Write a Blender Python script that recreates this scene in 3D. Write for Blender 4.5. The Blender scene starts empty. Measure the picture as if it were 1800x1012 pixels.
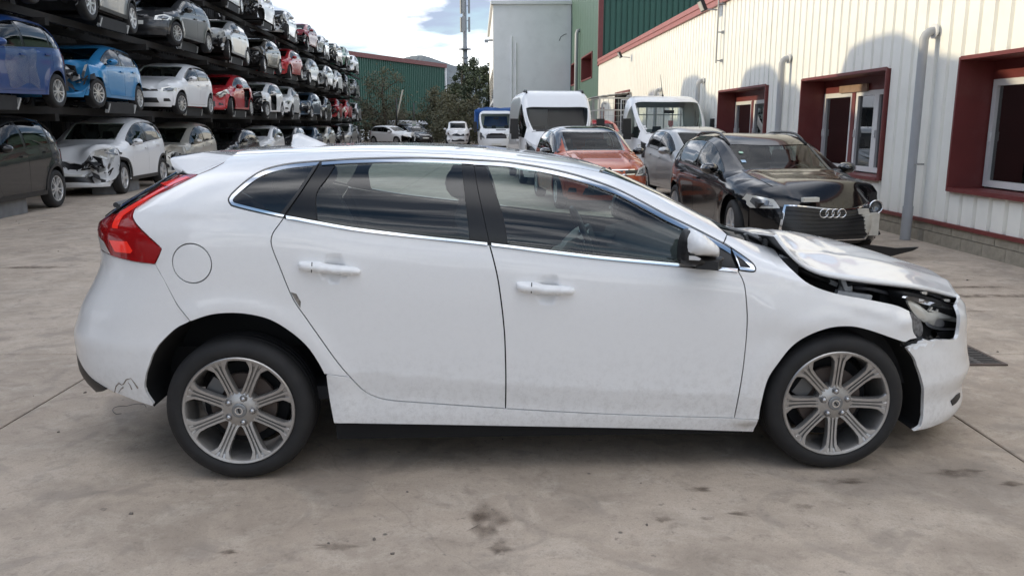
import bpy, bmesh, math, random
import numpy as np
from mathutils import Vector, Matrix
from mathutils.geometry import delaunay_2d_cdt

# ------------------------------------------------------------------ camera, world, sun, exposure
SC = bpy.context.scene
COL = SC.collection
R_ = math.radians
RNG = random.Random(11)
FPX, PITCH, CAMH = 1432.5, R_(11.3313), 1.5453

cam = bpy.data.cameras.new('camera')
cam.sensor_width = 36.0
cam.lens = FPX / 1800 * 36.0
cam.clip_start, cam.clip_end = 0.05, 9000
camo = bpy.data.objects.new('camera', cam)
COL.objects.link(camo)
camo.location = (0, 0, CAMH)
camo.rotation_euler = (math.pi / 2 - PITCH, 0, 0)
SC.camera = camo

SUN_EL, SUN_AZ = R_(15.6), R_(7.0)      # azimuth: swung from -X towards +Y
sd = Vector((-math.cos(SUN_EL) * math.cos(SUN_AZ), math.cos(SUN_EL) * math.sin(SUN_AZ), math.sin(SUN_EL)))
sun = bpy.data.lights.new('sun', 'SUN')
sun.energy, sun.angle, sun.color = 2.0, R_(0.55), (1.0, 0.85, 0.58)
suno = bpy.data.objects.new('sun', sun)
COL.objects.link(suno)
suno.rotation_euler = sd.to_track_quat('Z', 'Y').to_euler()
suno.location = (-30, 10, 30)

world = bpy.data.worlds.new('World')
SC.world = world
world.use_nodes = True
wn, wl_ = world.node_tree.nodes, world.node_tree.links
wn.clear()
def wnode(t, **k):
    n = wn.new(t)
    for a, b in k.items():
        setattr(n, a, b)
    return n
w_out = wnode('ShaderNodeOutputWorld')
w_bg = wnode('ShaderNodeBackground')
w_bg.inputs[1].default_value = 0.15
w_sky = wnode('ShaderNodeTexSky', sky_type='NISHITA', sun_disc=False)
w_sky.sun_elevation = SUN_EL
w_sky.sun_rotation = math.atan2(sd.x, sd.y)
w_sky.altitude, w_sky.air_density, w_sky.dust_density, w_sky.ozone_density = 50, 1.0, .25, 1.6
w_tc = wnode('ShaderNodeTexCoord')
w_sep = wnode('ShaderNodeSeparateXYZ')
wl_.new(w_tc.outputs['Generated'], w_sep.inputs[0])
def wmath(op, a, b=None):
    n = wnode('ShaderNodeMath', operation=op)
    for i, v in enumerate((a, b)):
        if v is None: continue
        if isinstance(v, (int, float)): n.inputs[i].default_value = v
        else: wl_.new(v, n.inputs[i])
    return n.outputs[0]
w_h = wmath('ADD', wmath('MAXIMUM', w_sep.outputs[2], 0.0), 0.16)
w_cx, w_cy = wmath('DIVIDE', w_sep.outputs[0], w_h), wmath('DIVIDE', w_sep.outputs[1], w_h)
w_cmb = wnode('ShaderNodeCombineXYZ')
wl_.new(w_cx, w_cmb.inputs[0]); wl_.new(w_cy, w_cmb.inputs[1])
w_n1 = wnode('ShaderNodeTexNoise')
w_n1.inputs['Scale'].default_value = 1.15
w_n1.inputs['Detail'].default_value = 9
w_n1.inputs['Roughness'].default_value = 0.56
w_n1.inputs['Distortion'].default_value = 0.35
wl_.new(w_cmb.outputs[0], w_n1.inputs['Vector'])
w_ramp = wnode('ShaderNodeValToRGB')
w_ramp.color_ramp.elements[0].position = 0.40
w_ramp.color_ramp.elements[1].position = 0.56
wl_.new(w_n1.outputs[0], w_ramp.inputs[0])
w_n2 = wnode('ShaderNodeTexNoise')
w_n2.inputs['Scale'].default_value = 1.6
w_n2.inputs['Detail'].default_value = 7
wl_.new(w_cmb.outputs[0], w_n2.inputs['Vector'])
w_ramp2 = wnode('ShaderNodeValToRGB')
w_ramp2.color_ramp.elements[0].position = 0.43
w_ramp2.color_ramp.elements[0].color = (2.3, 2.75, 3.6, 1)
w_ramp2.color_ramp.elements[1].position = 0.59
w_ramp2.color_ramp.elements[1].color = (12.6, 12.7, 13.2, 1)
wl_.new(w_n2.outputs[0], w_ramp2.inputs[0])
w_mix = wnode('ShaderNodeMixRGB')
w_hz = wnode('ShaderNodeMapRange')          # cloud cover closes up towards the horizon
w_hz.inputs[1].default_value, w_hz.inputs[2].default_value, w_hz.inputs[3].default_value, w_hz.inputs[4].default_value = 0.0, 0.22, 0.9, 0.0
wl_.new(w_sep.outputs[2], w_hz.inputs[0])
wl_.new(wmath('MAXIMUM', w_ramp.outputs[0], w_hz.outputs[0]), w_mix.inputs[0])
wl_.new(w_sky.outputs[0], w_mix.inputs[1])
wl_.new(w_ramp2.outputs[0], w_mix.inputs[2])
wl_.new(w_mix.outputs[0], w_bg.inputs[0])
wl_.new(w_bg.outputs[0], w_out.inputs[0])

SC.view_settings.view_transform = 'Standard'
SC.view_settings.look = 'None'
SC.view_settings.exposure = 0.58
SC.view_settings.gamma = 1.0
SC.view_settings.use_curve_mapping = False
SC.cycles.max_bounces = 8
SC.cycles.transparent_max_bounces = 16
SC.cycles.caustics_reflective = False
SC.cycles.caustics_refractive = False

# ------------------------------------------------------------------ materials
MATS = {}
def pbr(name, col, rough=0.5, metal=0.0, coat=0.0, spec=0.5, var=0.0, vscale=6.0, bump=0.0, bscale=40.0, dirt=None, emit=None, detail=5.0):
    """plain procedural material; var = colour variation, dirt = (colour, amount, scale) noise stains"""
    if name in MATS: return MATS[name]
    m = bpy.data.materials.new(name)
    m.use_nodes = True
    nt = m.node_tree; b = nt.nodes['Principled BSDF']
    b.inputs['Base Color'].default_value = (*col, 1)
    b.inputs['Roughness'].default_value = rough
    b.inputs['Metallic'].default_value = metal
    b.inputs['Coat Weight'].default_value = coat
    b.inputs['Coat Roughness'].default_value = 0.03
    b.inputs['Specular IOR Level'].default_value = spec
    if emit:
        b.inputs['Emission Color'].default_value = (*emit[0], 1); b.inputs['Emission Strength'].default_value = emit[1]
    out = None
    if var or bump or dirt:
        tc = nt.nodes.new('ShaderNodeTexCoord')
    if var:
        n = nt.nodes.new('ShaderNodeTexNoise'); n.inputs['Scale'].default_value = vscale; n.inputs['Detail'].default_value = detail
        nt.links.new(tc.outputs['Object'], n.inputs['Vector'])
        mr = nt.nodes.new('ShaderNodeMapRange'); mr.inputs[1].default_value = 0.25; mr.inputs[2].default_value = 0.75
        mr.inputs[3].default_value = 1 - var; mr.inputs[4].default_value = 1 + var
        nt.links.new(n.outputs[0], mr.inputs[0])
        mx = nt.nodes.new('ShaderNodeMixRGB'); mx.blend_type = 'MULTIPLY'; mx.inputs[0].default_value = 1
        mx.inputs[1].default_value = (*col, 1)
        nt.links.new(mr.outputs[0], mx.inputs[2])
        out = mx.outputs[0]
    if dirt:
        n = nt.nodes.new('ShaderNodeTexNoise'); n.inputs['Scale'].default_value = dirt[2]; n.inputs['Detail'].default_value = 8
        n.inputs['Roughness'].default_value = 0.65
        nt.links.new(tc.outputs['Object'], n.inputs['Vector'])
        mr = nt.nodes.new('ShaderNodeMapRange'); mr.inputs[1].default_value = 0.5; mr.inputs[2].default_value = 0.8
        mr.inputs[3].default_value = 0; mr.inputs[4].default_value = dirt[1]
        nt.links.new(n.outputs[0], mr.inputs[0])
        mx = nt.nodes.new('ShaderNodeMixRGB')
        nt.links.new(mr.outputs[0], mx.inputs[0])
        if out: nt.links.new(out, mx.inputs[1])
        else: mx.inputs[1].default_value = (*col, 1)
        mx.inputs[2].default_value = (*dirt[0], 1)
        out = mx.outputs[0]
        mr2 = nt.nodes.new('ShaderNodeMapRange'); mr2.inputs[3].default_value = rough; mr2.inputs[4].default_value = min(1, rough + 0.35)
        nt.links.new(mr.outputs[0], mr2.inputs[0]); nt.links.new(mr2.outputs[0], b.inputs['Roughness'])
    if out: nt.links.new(out, b.inputs['Base Color'])
    if bump:
        n = nt.nodes.new('ShaderNodeTexNoise'); n.inputs['Scale'].default_value = bscale; n.inputs['Detail'].default_value = 6
        nt.links.new(tc.outputs['Object'], n.inputs['Vector'])
        bp = nt.nodes.new('ShaderNodeBump'); bp.inputs['Strength'].default_value = bump; bp.inputs['Distance'].default_value = 0.02
        nt.links.new(n.outputs[0], bp.inputs['Height']); nt.links.new(bp.outputs[0], b.inputs['Normal'])
    MATS[name] = m
    return m

def paint(name, col, rough=0.32, metal=0.0, dirt=0.35, coat=1.0):
    """car paint: clear coat over colour, road film that thickens low on the body"""
    if name in MATS: return MATS[name]
    m = bpy.data.materials.new(name); m.use_nodes = True
    nt = m.node_tree; b = nt.nodes['Principled BSDF']; L = nt.links.new
    tc = nt.nodes.new('ShaderNodeTexCoord')
    n = nt.nodes.new('ShaderNodeTexNoise'); n.inputs['Scale'].default_value = 30; n.inputs['Detail'].default_value = 7; n.inputs['Roughness'].default_value = .85
    L(tc.outputs['Object'], n.inputs['Vector'])
    sp = nt.nodes.new('ShaderNodeSeparateXYZ'); L(tc.outputs['Object'], sp.inputs[0])
    mh = nt.nodes.new('ShaderNodeMapRange'); mh.inputs[1].default_value = 0.15; mh.inputs[2].default_value = 0.62
    mh.inputs[3].default_value = 1.0; mh.inputs[4].default_value = 0.12
    L(sp.outputs[2], mh.inputs[0])
    mn = nt.nodes.new('ShaderNodeMapRange'); mn.inputs[1].default_value = 0.46; mn.inputs[2].default_value = 0.78; mn.inputs[4].default_value = dirt
    L(n.outputs[0], mn.inputs[0])
    mu = nt.nodes.new('ShaderNodeMath'); mu.operation = 'MULTIPLY'; L(mh.outputs[0], mu.inputs[0]); L(mn.outputs[0], mu.inputs[1])
    mx = nt.nodes.new('ShaderNodeMixRGB'); L(mu.outputs[0], mx.inputs[0]); mx.inputs[1].default_value = (*col, 1); mx.inputs[2].default_value = (.20, .175, .15, 1)
    L(mx.outputs[0], b.inputs['Base Color'])
    b.inputs['Roughness'].default_value = rough; b.inputs['Metallic'].default_value = metal
    mc = nt.nodes.new('ShaderNodeMapRange'); mc.inputs[2].default_value = .5; mc.inputs[3].default_value = coat; mc.inputs[4].default_value = coat * .15
    L(mu.outputs[0], mc.inputs[0]); L(mc.outputs[0], b.inputs['Coat Weight'])
    b.inputs['Coat Roughness'].default_value = 0.04
    b.inputs['Specular IOR Level'].default_value = 0.2
    MATS[name] = m
    return m

def glass(name, tint, ior=1.5, boost=1.0):
    """thin glazing: tinted see-through plus mirror reflection that grows at grazing angles"""
    if name in MATS: return MATS[name]
    m = bpy.data.materials.new(name); m.use_nodes = True
    nt = m.node_tree; nt.nodes.clear(); L = nt.links.new
    o = nt.nodes.new('ShaderNodeOutputMaterial'); mx = nt.nodes.new('ShaderNodeMixShader')
    tr = nt.nodes.new('ShaderNodeBsdfTransparent'); tr.inputs[0].default_value = (*tint, 1)
    gl = nt.nodes.new('ShaderNodeBsdfGlossy'); gl.inputs['Roughness'].default_value = 0.015; gl.inputs[0].default_value = (1, 1, 1, 1)
    fr = nt.nodes.new('ShaderNodeFresnel')
    ge = nt.nodes.new('ShaderNodeNewGeometry'); mi_ = nt.nodes.new('ShaderNodeMapRange'); mi_.inputs[3].default_value = ior; mi_.inputs[4].default_value = 1 / ior   # same pane from either side
    L(ge.outputs['Backfacing'], mi_.inputs[0]); L(mi_.outputs[0], fr.inputs[0])
    mm = nt.nodes.new('ShaderNodeMath'); mm.operation = 'MULTIPLY'; mm.inputs[1].default_value = boost; mm.use_clamp = True
    L(fr.outputs[0], mm.inputs[0]); L(mm.outputs[0], mx.inputs[0]); L(tr.outputs[0], mx.inputs[1]); L(gl.outputs[0], mx.inputs[2]); L(mx.outputs[0], o.inputs[0])
    MATS[name] = m
    return m

M_BLACK = pbr('black_plastic', (.012, .012, .013), .45)
M_TRIM = pbr('satin_black_trim', (.008, .008, .009), .25, spec=.4)
M_RUBBER = pbr('tyre_rubber', (.011, .011, .012), .72, var=.35, vscale=14, dirt=((.06, .054, .048), .22, 12))
M_DARK = pbr('dark_cavity', (.010, .010, .011), .9)
M_INT = pbr('dark_interior', (.022, .022, .024), .8, var=.3, vscale=9)
M_SEAT = pbr('seat_cloth', (.05, .05, .055), .9, var=.2)
M_CHROME = pbr('chrome', (.82, .83, .85), .08, metal=1)
M_ALLOY = pbr('alloy_silver', (.42, .41, .40), .33, metal=.75, var=.12, vscale=12, dirt=((.16, .13, .10), .5, 14))
M_ALLOY2 = pbr('alloy_bright', (.55, .55, .55), .3, metal=.6, var=.1, vscale=12)
M_STEEL = pbr('rusty_steel', (.13, .10, .085), .75, var=.3, vscale=8, metal=.3)
M_LAMP = pbr('lamp_reflector', (.70, .70, .66), .22, metal=.35)
M_LENS = glass('lamp_lens', (.92, .95, .96), boost=1.3)
M_RED = pbr('tail_lamp_red', (.32, .008, .010), .12, coat=1, spec=.6)
M_GLASS = glass('car_glass', (.60, .68, .65), boost=.8)
M_GLASSD = glass('car_glass_dark', (.32, .35, .34), boost=1.2)

# ------------------------------------------------------------------ mesh helpers
def new_mesh(name, V, F, mats, smooth=True, mi=None, N=None):
    me = bpy.data.meshes.new(name)
    V = np.asarray(V, dtype=np.float64).reshape(-1, 3)
    me.from_pydata(V.tolist(), [], [tuple(int(i) for i in f) for f in F])
    for m in (mats if isinstance(mats, (list, tuple)) else [mats]): me.materials.append(m)
    if mi is not None: me.polygons.foreach_set('material_index', np.asarray(mi, dtype=np.int32))
    me.polygons.foreach_set('use_smooth', [bool(smooth)] * len(me.polygons))
    me.update()
    if N is not None: me.normals_split_custom_set_from_vertices([tuple(n) for n in np.asarray(N, dtype=float)])
    return me

def put(name, me, parent=None, loc=None, rot=None):
    o = bpy.data.objects.new(name, me)
    COL.objects.link(o)
    if parent is not None: o.parent = parent
    if loc is not None: o.location = loc
    if rot is not None: o.rotation_euler = rot
    return o

def tag(o, label=None, cat=None, group=None, kind=None):
    if label: o['label'] = label
    if cat: o['category'] = cat
    if group: o['group'] = group
    if kind: o['kind'] = kind
    return o

def empty(name, loc=(0, 0, 0), rz=0.0, parent=None):
    o = put(name, None, parent, loc, (0, 0, rz))
    o.empty_display_size = .2
    return o

class MB:
    """collects simple solids into one mesh"""
    def __init__(s): s.V, s.F, s.mi = [], [], []
    def add(s, V, F, mi=0):
        b = len(s.V); s.V += [tuple(v) for v in V]; s.F += [tuple(i + b for i in f) for f in F]; s.mi += [mi] * len(F)
    def box(s, c, d, mi=0, rot=None, taper=1.0):
        hx, hy, hz = d[0] / 2, d[1] / 2, d[2] / 2
        V = [Vector((x * hx * (taper if z > 0 else 1), y * hy * (taper if z > 0 else 1), z * hz)) for z in (-1, 1) for y in (-1, 1) for x in (-1, 1)]
        if rot is not None: V = [rot @ v for v in V]
        V = [v + Vector(c) for v in V]
        s.add(V, [(0, 2, 3, 1), (4, 5, 7, 6), (0, 1, 5, 4), (1, 3, 7, 5), (3, 2, 6, 7), (2, 0, 4, 6)], mi)
    def bar(s, a, b, w, h=None, mi=0):
        a, b = Vector(a), Vector(b); d = b - a
        q = d.to_track_quat('Z', 'Y').to_matrix()
        s.box((a + b) / 2, (w, h or w, d.length), mi, q)
    def tube(s, pts, r, n=10, mi=0, caps=True):
        pts = [Vector(p) for p in pts]; b = len(s.V); k = len(pts)
        rs = r if isinstance(r, (list, tuple)) else [r] * k
        up = None
        for i, p in enumerate(pts):
            t = (pts[min(i + 1, k - 1)] - pts[max(i - 1, 0)]).normalized()
            if up is None: up = t.orthogonal().normalized()
            up = (up - t * up.dot(t)).normalized(); sd_ = t.cross(up)
            for j in range(n):
                a = 2 * math.pi * j / n
                s.V.append(tuple(p + (up * math.cos(a) + sd_ * math.sin(a)) * rs[i]))
        for i in range(k - 1):
            for j in range(n):
                s.F.append((b + i * n + j, b + i * n + (j + 1) % n, b + (i + 1) * n + (j + 1) % n, b + (i + 1) * n + j)); s.mi.append(mi)
        if caps:
            s.F.append(tuple(b + j for j in reversed(range(n)))); s.mi.append(mi)
            s.F.append(tuple(b + (k - 1) * n + j for j in range(n))); s.mi.append(mi)
    def lathe(s, prof, axis='y', n=32, c=(0, 0, 0), mi=0, closed=False):
        """prof: (radius, offset along axis)"""
        b = len(s.V); k = len(prof)
        for r, o in prof:
            for j in range(n):
                a = 2 * math.pi * j / n; p, q = r * math.cos(a), r * math.sin(a)
                v = {'y': (p, o, q), 'x': (o, p, q), 'z': (p, q, o)}[axis]
                s.V.append((v[0] + c[0], v[1] + c[1], v[2] + c[2]))
        for i in range(k if closed else k - 1):
            for j in range(n):
                i2 = (i + 1) % k
                s.F.append((b + i * n + j, b + i * n + (j + 1) % n, b + i2 * n + (j + 1) % n, b + i2 * n + j)); s.mi.append(mi)
    def prism(s, poly, a, b, axis='y', mi=0):
        """extrude a 2D polygon between a and b along an axis"""
        def P(u, v, w): return {'y': (u, w, v), 'x': (w, u, v), 'z': (u, v, w)}[axis]
        n = len(poly)
        V = [P(u, v, a) for u, v in poly] + [P(u, v, b) for u, v in poly]
        F = [tuple(range(n)), tuple(range(2 * n - 1, n - 1, -1))] + [(i, n + i, n + (i + 1) % n, (i + 1) % n) for i in range(n)]
        s.add(V, F, mi)
    def mesh(s, name, mats, smooth=False, recalc=True):
        me = new_mesh(name, s.V, s.F, mats, smooth, s.mi)
        if recalc:
            bm = bmesh.new(); bm.from_mesh(me); bmesh.ops.recalc_face_normals(bm, faces=bm.faces); bm.to_mesh(me); bm.free()
        return me
    def build(s, name, mats, parent=None, smooth=False, loc=None, rot=None, sharp=None):
        me = s.mesh(name, mats, smooth)
        if sharp is not None:
            me.polygons.foreach_set('use_smooth', [True] * len(me.polygons)); me.set_sharp_from_angle(angle=R_(sharp))
        return put(name, me, parent, loc, rot)

def cr(pts, n=8, closed=False):
    """Catmull-Rom through 2D/3D points"""
    P = np.asarray(pts, dtype=float); k = len(P); out = []
    for i in range(k if closed else k - 1):
        if closed: p0, p1, p2, p3 = P[(i - 1) % k], P[i], P[(i + 1) % k], P[(i + 2) % k]
        else: p0, p1, p2, p3 = P[max(i - 1, 0)], P[i], P[i + 1], P[min(i + 2, k - 1)]
        for j in range(n):
            t = j / n
            out.append(.5 * ((2 * p1) + (-p0 + p2) * t + (2 * p0 - 5 * p1 + 4 * p2 - p3) * t * t + (-p0 + 3 * p1 - 3 * p2 + p3) * t ** 3))
    if not closed: out.append(P[-1])
    return np.array(out)

def resample(P, step, closed=True):
    P = np.asarray(P, dtype=float)
    Q = np.vstack([P, P[:1]]) if closed else P
    out = []
    for a, b in zip(Q[:-1], Q[1:]):
        d = np.linalg.norm(b - a)
        if d < 1e-5: continue
        k = max(1, int(math.ceil(d / step)))
        for j in range(k): out.append(a + (b - a) * j / k)
    if not closed: out.append(Q[-1])
    return np.array(out)

def inside(P, poly):
    x, y = P[:, 0], P[:, 1]; r = np.zeros(len(P), bool); n = len(poly); j = n - 1
    for i in range(n):
        xi, yi = poly[i]; xj, yj = poly[j]
        c = ((yi > y) != (yj > y)) & (x < (xj - xi) * (y - yi) / (yj - yi + 1e-15) + xi)
        r ^= c; j = i
    return r

def area2(P):
    x, y = P[:, 0], P[:, 1]
    return .5 * float(np.sum(x * np.roll(y, -1) - np.roll(x, -1) * y))

def edge_dist(P, poly):
    A = poly; B = np.roll(poly, -1, axis=0); d = np.full(len(P), 1e9)
    for a, b in zip(A, B):
        ab = b - a; l2 = ab @ ab + 1e-15
        t = np.clip(((P - a) @ ab) / l2, 0, 1)[:, None]
        d = np.minimum(d, np.linalg.norm(P - (a + t * ab), axis=1))
    return d

def tri_poly(poly, holes=(), res=.05, gap=0.0):
    loops = [resample(poly, res)] + [resample(h, res) for h in holes]
    loops = [l if (area2(l) > 0) == (i == 0) else l[::-1] for i, l in enumerate(loops)]
    if gap:
        nl = []
        for l in loops:
            t = np.roll(l, -1, axis=0) - np.roll(l, 1, axis=0); t /= np.linalg.norm(t, axis=1)[:, None] + 1e-12
            nl.append(l + np.stack([-t[:, 1], t[:, 0]], 1) * gap)
        loops = nl
    lo, hi = loops[0].min(0), loops[0].max(0)
    gx = np.arange(lo[0] + res * .5, hi[0], res); gy = np.arange(lo[1] + res * .5, hi[1], res * .9)
    if len(gx) and len(gy):
        G = np.array([(x + (res / 2 if j % 2 else 0), y) for j, y in enumerate(gy) for x in gx])
        k = inside(G, loops[0])
        for h in loops[1:]: k &= ~inside(G, h)
        G = G[k]
        if len(G):
            d = np.min([edge_dist(G, l) for l in loops], axis=0); G = G[d > res * .5]
    else: G = np.zeros((0, 2))
    P, E = [], []
    for l in loops:
        b = len(P); P += l.tolist(); E += [(b + i, b + (i + 1) % len(l)) for i in range(len(l))]
    P += G.tolist()
    r = delaunay_2d_cdt([Vector(p) for p in P], E, [], 0, 1e-7)
    V = np.array([(v.x, v.y) for v in r[0]]); F = np.array([f for f in r[2] if len(f) == 3], dtype=int).reshape(-1, 3)
    C = V[F].mean(1); k = inside(C, loops[0])
    for h in loops[1:]: k &= ~inside(C, h)
    F = F[k]
    # consistent winding
    a = V[F[:, 1]] - V[F[:, 0]]; b = V[F[:, 2]] - V[F[:, 0]]; cr_ = a[:, 0] * b[:, 1] - a[:, 1] * b[:, 0]
    F[cr_ < 0] = F[cr_ < 0][:, ::-1]
    return V, F

def panel_data(poly, fn, out, holes=(), res=.05, gap=0.0, lip=.012, off=0.0, lipdir=None):
    """curved sheet: 2D polygon laid on the surface fn(u, v); out = outward direction; lip = turned-in edge depth"""
    V2, F = tri_poly(np.asarray(poly, float), [np.asarray(h, float) for h in holes], res, gap)
    e = .004; u, v = V2[:, 0], V2[:, 1]
    P = fn(u, v)
    N = np.cross(fn(u + e, v) - fn(u - e, v), fn(u, v + e) - fn(u, v - e))
    N /= np.linalg.norm(N, axis=1)[:, None] + 1e-12
    O = np.asarray(out, float)
    flip = (N @ O).mean() < 0
    if flip: N = -N; F = F[:, ::-1]
    P = P + N * off
    VV, NN, FF = [P], [N], F.tolist()
    if lip:
        cnt = {}
        for f in F:
            for a, b in ((f[0], f[1]), (f[1], f[2]), (f[2], f[0])):
                if (b, a) in cnt: cnt.pop((b, a))
                else: cnt[(a, b)] = 1
        base = len(P); ex, en = [], []
        for (a, b) in cnt:
            d = P[b] - P[a]; nn = np.cross(d, N[a] + N[b]); nn /= np.linalg.norm(nn) + 1e-12
            i = base + len(ex)
            la, lb = (-N[a], -N[b]) if lipdir is None else (np.asarray(lipdir, float),) * 2
            ex += [P[a], P[b], P[b] + lb * lip, P[a] + la * lip]; en += [nn] * 4
            FF.append([i + 1, i, i + 3, i + 2])
        VV.append(np.array(ex)); NN.append(np.array(en))
    return np.vstack(VV), FF, np.vstack(NN)

def inflate_data(poly, fn, out, res, lip):
    """pillow: fn(u, v, e) with e rising from 0 at the outline to 1 in the middle"""
    V2, F = tri_poly(np.asarray(poly, float), (), res)
    n = len(V2); A = [[] for _ in range(n)]; cnt = {}
    for f in F:
        for a, b in ((f[0], f[1]), (f[1], f[2]), (f[2], f[0])):
            A[a].append(b); A[b].append(a)
            if (b, a) in cnt: cnt.pop((b, a))
            else: cnt[(a, b)] = 1
    bd = np.zeros(n, bool)
    for a, b in cnt: bd[a] = bd[b] = True
    I = np.repeat(np.arange(n), [len(x) for x in A]); J = np.array([j for x in A for j in x]); deg = np.bincount(I, minlength=n)
    h = np.zeros(n)
    for _ in range(500):
        h = np.bincount(I, weights=h[J], minlength=n) / np.maximum(deg, 1) + 1; h[bd] = 0
    e = np.sqrt(h / h.max()); e = np.where(e > .999, 1, e)
    P = fn(V2[:, 0], V2[:, 1], e)
    N = np.zeros((n, 3)); fnm = np.cross(P[F[:, 1]] - P[F[:, 0]], P[F[:, 2]] - P[F[:, 0]])
    if (fnm @ np.asarray(out, float)).mean() < 0: F = F[:, ::-1]; fnm = -fnm; cnt = {(b, a): 1 for a, b in cnt}
    for k in range(3): np.add.at(N, F[:, k], fnm)
    N /= np.linalg.norm(N, axis=1)[:, None] + 1e-15
    VV, NN, FF = P.tolist(), N.tolist(), F.tolist(); lv = -np.asarray(out, float) * lip
    for a, b in cnt:
        nn = np.cross(P[b] - P[a], np.asarray(out, float)); nn /= np.linalg.norm(nn) + 1e-15
        na, nb = N[a] + nn, N[b] + nn; i = len(VV)
        VV += [P[a], P[b], P[b] + lv, P[a] + lv]; NN += [na / np.linalg.norm(na), nb / np.linalg.norm(nb), nn, nn]; FF.append([i + 1, i, i + 3, i + 2])
    return np.array(VV), FF, np.array(NN)

def join_data(*ds):
    V, F, N, b = [], [], [], 0
    for v, f, n in ds:
        V.append(v); N.append(n); F += [[i + b for i in q] for q in f]; b += len(v)
    return np.vstack(V), F, np.vstack(N)

def mirror_y(d):
    v, f, n = d
    k = np.array([1, -1, 1.])
    return v * k, [q[::-1] for q in f], n * k

def pmesh(name, d, mat): return new_mesh(name, d[0], d[1], mat, True, None, d[2])

def grid_data(P, out=None):
    """P: (a, b, 3) array of points -> smooth sheet"""
    a, b = P.shape[:2]
    du = np.gradient(P, axis=0); dv = np.gradient(P, axis=1); N = np.cross(du, dv)
    N /= np.linalg.norm(N, axis=2)[..., None] + 1e-12
    F = [[i * b + j, (i + 1) * b + j, (i + 1) * b + j + 1, i * b + j + 1] for i in range(a - 1) for j in range(b - 1)]
    if out is not None and float((N.reshape(-1, 3) @ np.asarray(out, float)).mean()) < 0:
        N = -N; F = [f[::-1] for f in F]
    return P.reshape(-1, 3), F, N.reshape(-1, 3)

# ------------------------------------------------------------------ photo pixel -> ray (pixel of the 1800 x 1012 photograph)
def ray(u, v):
    a, b = (u - 900) / FPX, (506 - v) / FPX; c, s = math.cos(PITCH), math.sin(PITCH)
    return np.array([a, c + b * s, -s + b * c])
def ground_at(u, v, z=0.0):
    d = ray(u, v); t = (z - CAMH) / d[2]
    return Vector((d[0] * t, d[1] * t, z))
def at_depth(u, v, y):
    d = ray(u, v); t = y / d[1]
    return Vector((d[0] * t, y, CAMH + d[2] * t))

# ------------------------------------------------------------------ car body shape
def curve1(pts, n=10):
    P = cr(np.asarray(pts, float), n); o = np.argsort(P[:, 0], kind='stable'); P = P[o]
    return lambda x: np.interp(x, P[:, 0], P[:, 1])

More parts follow.
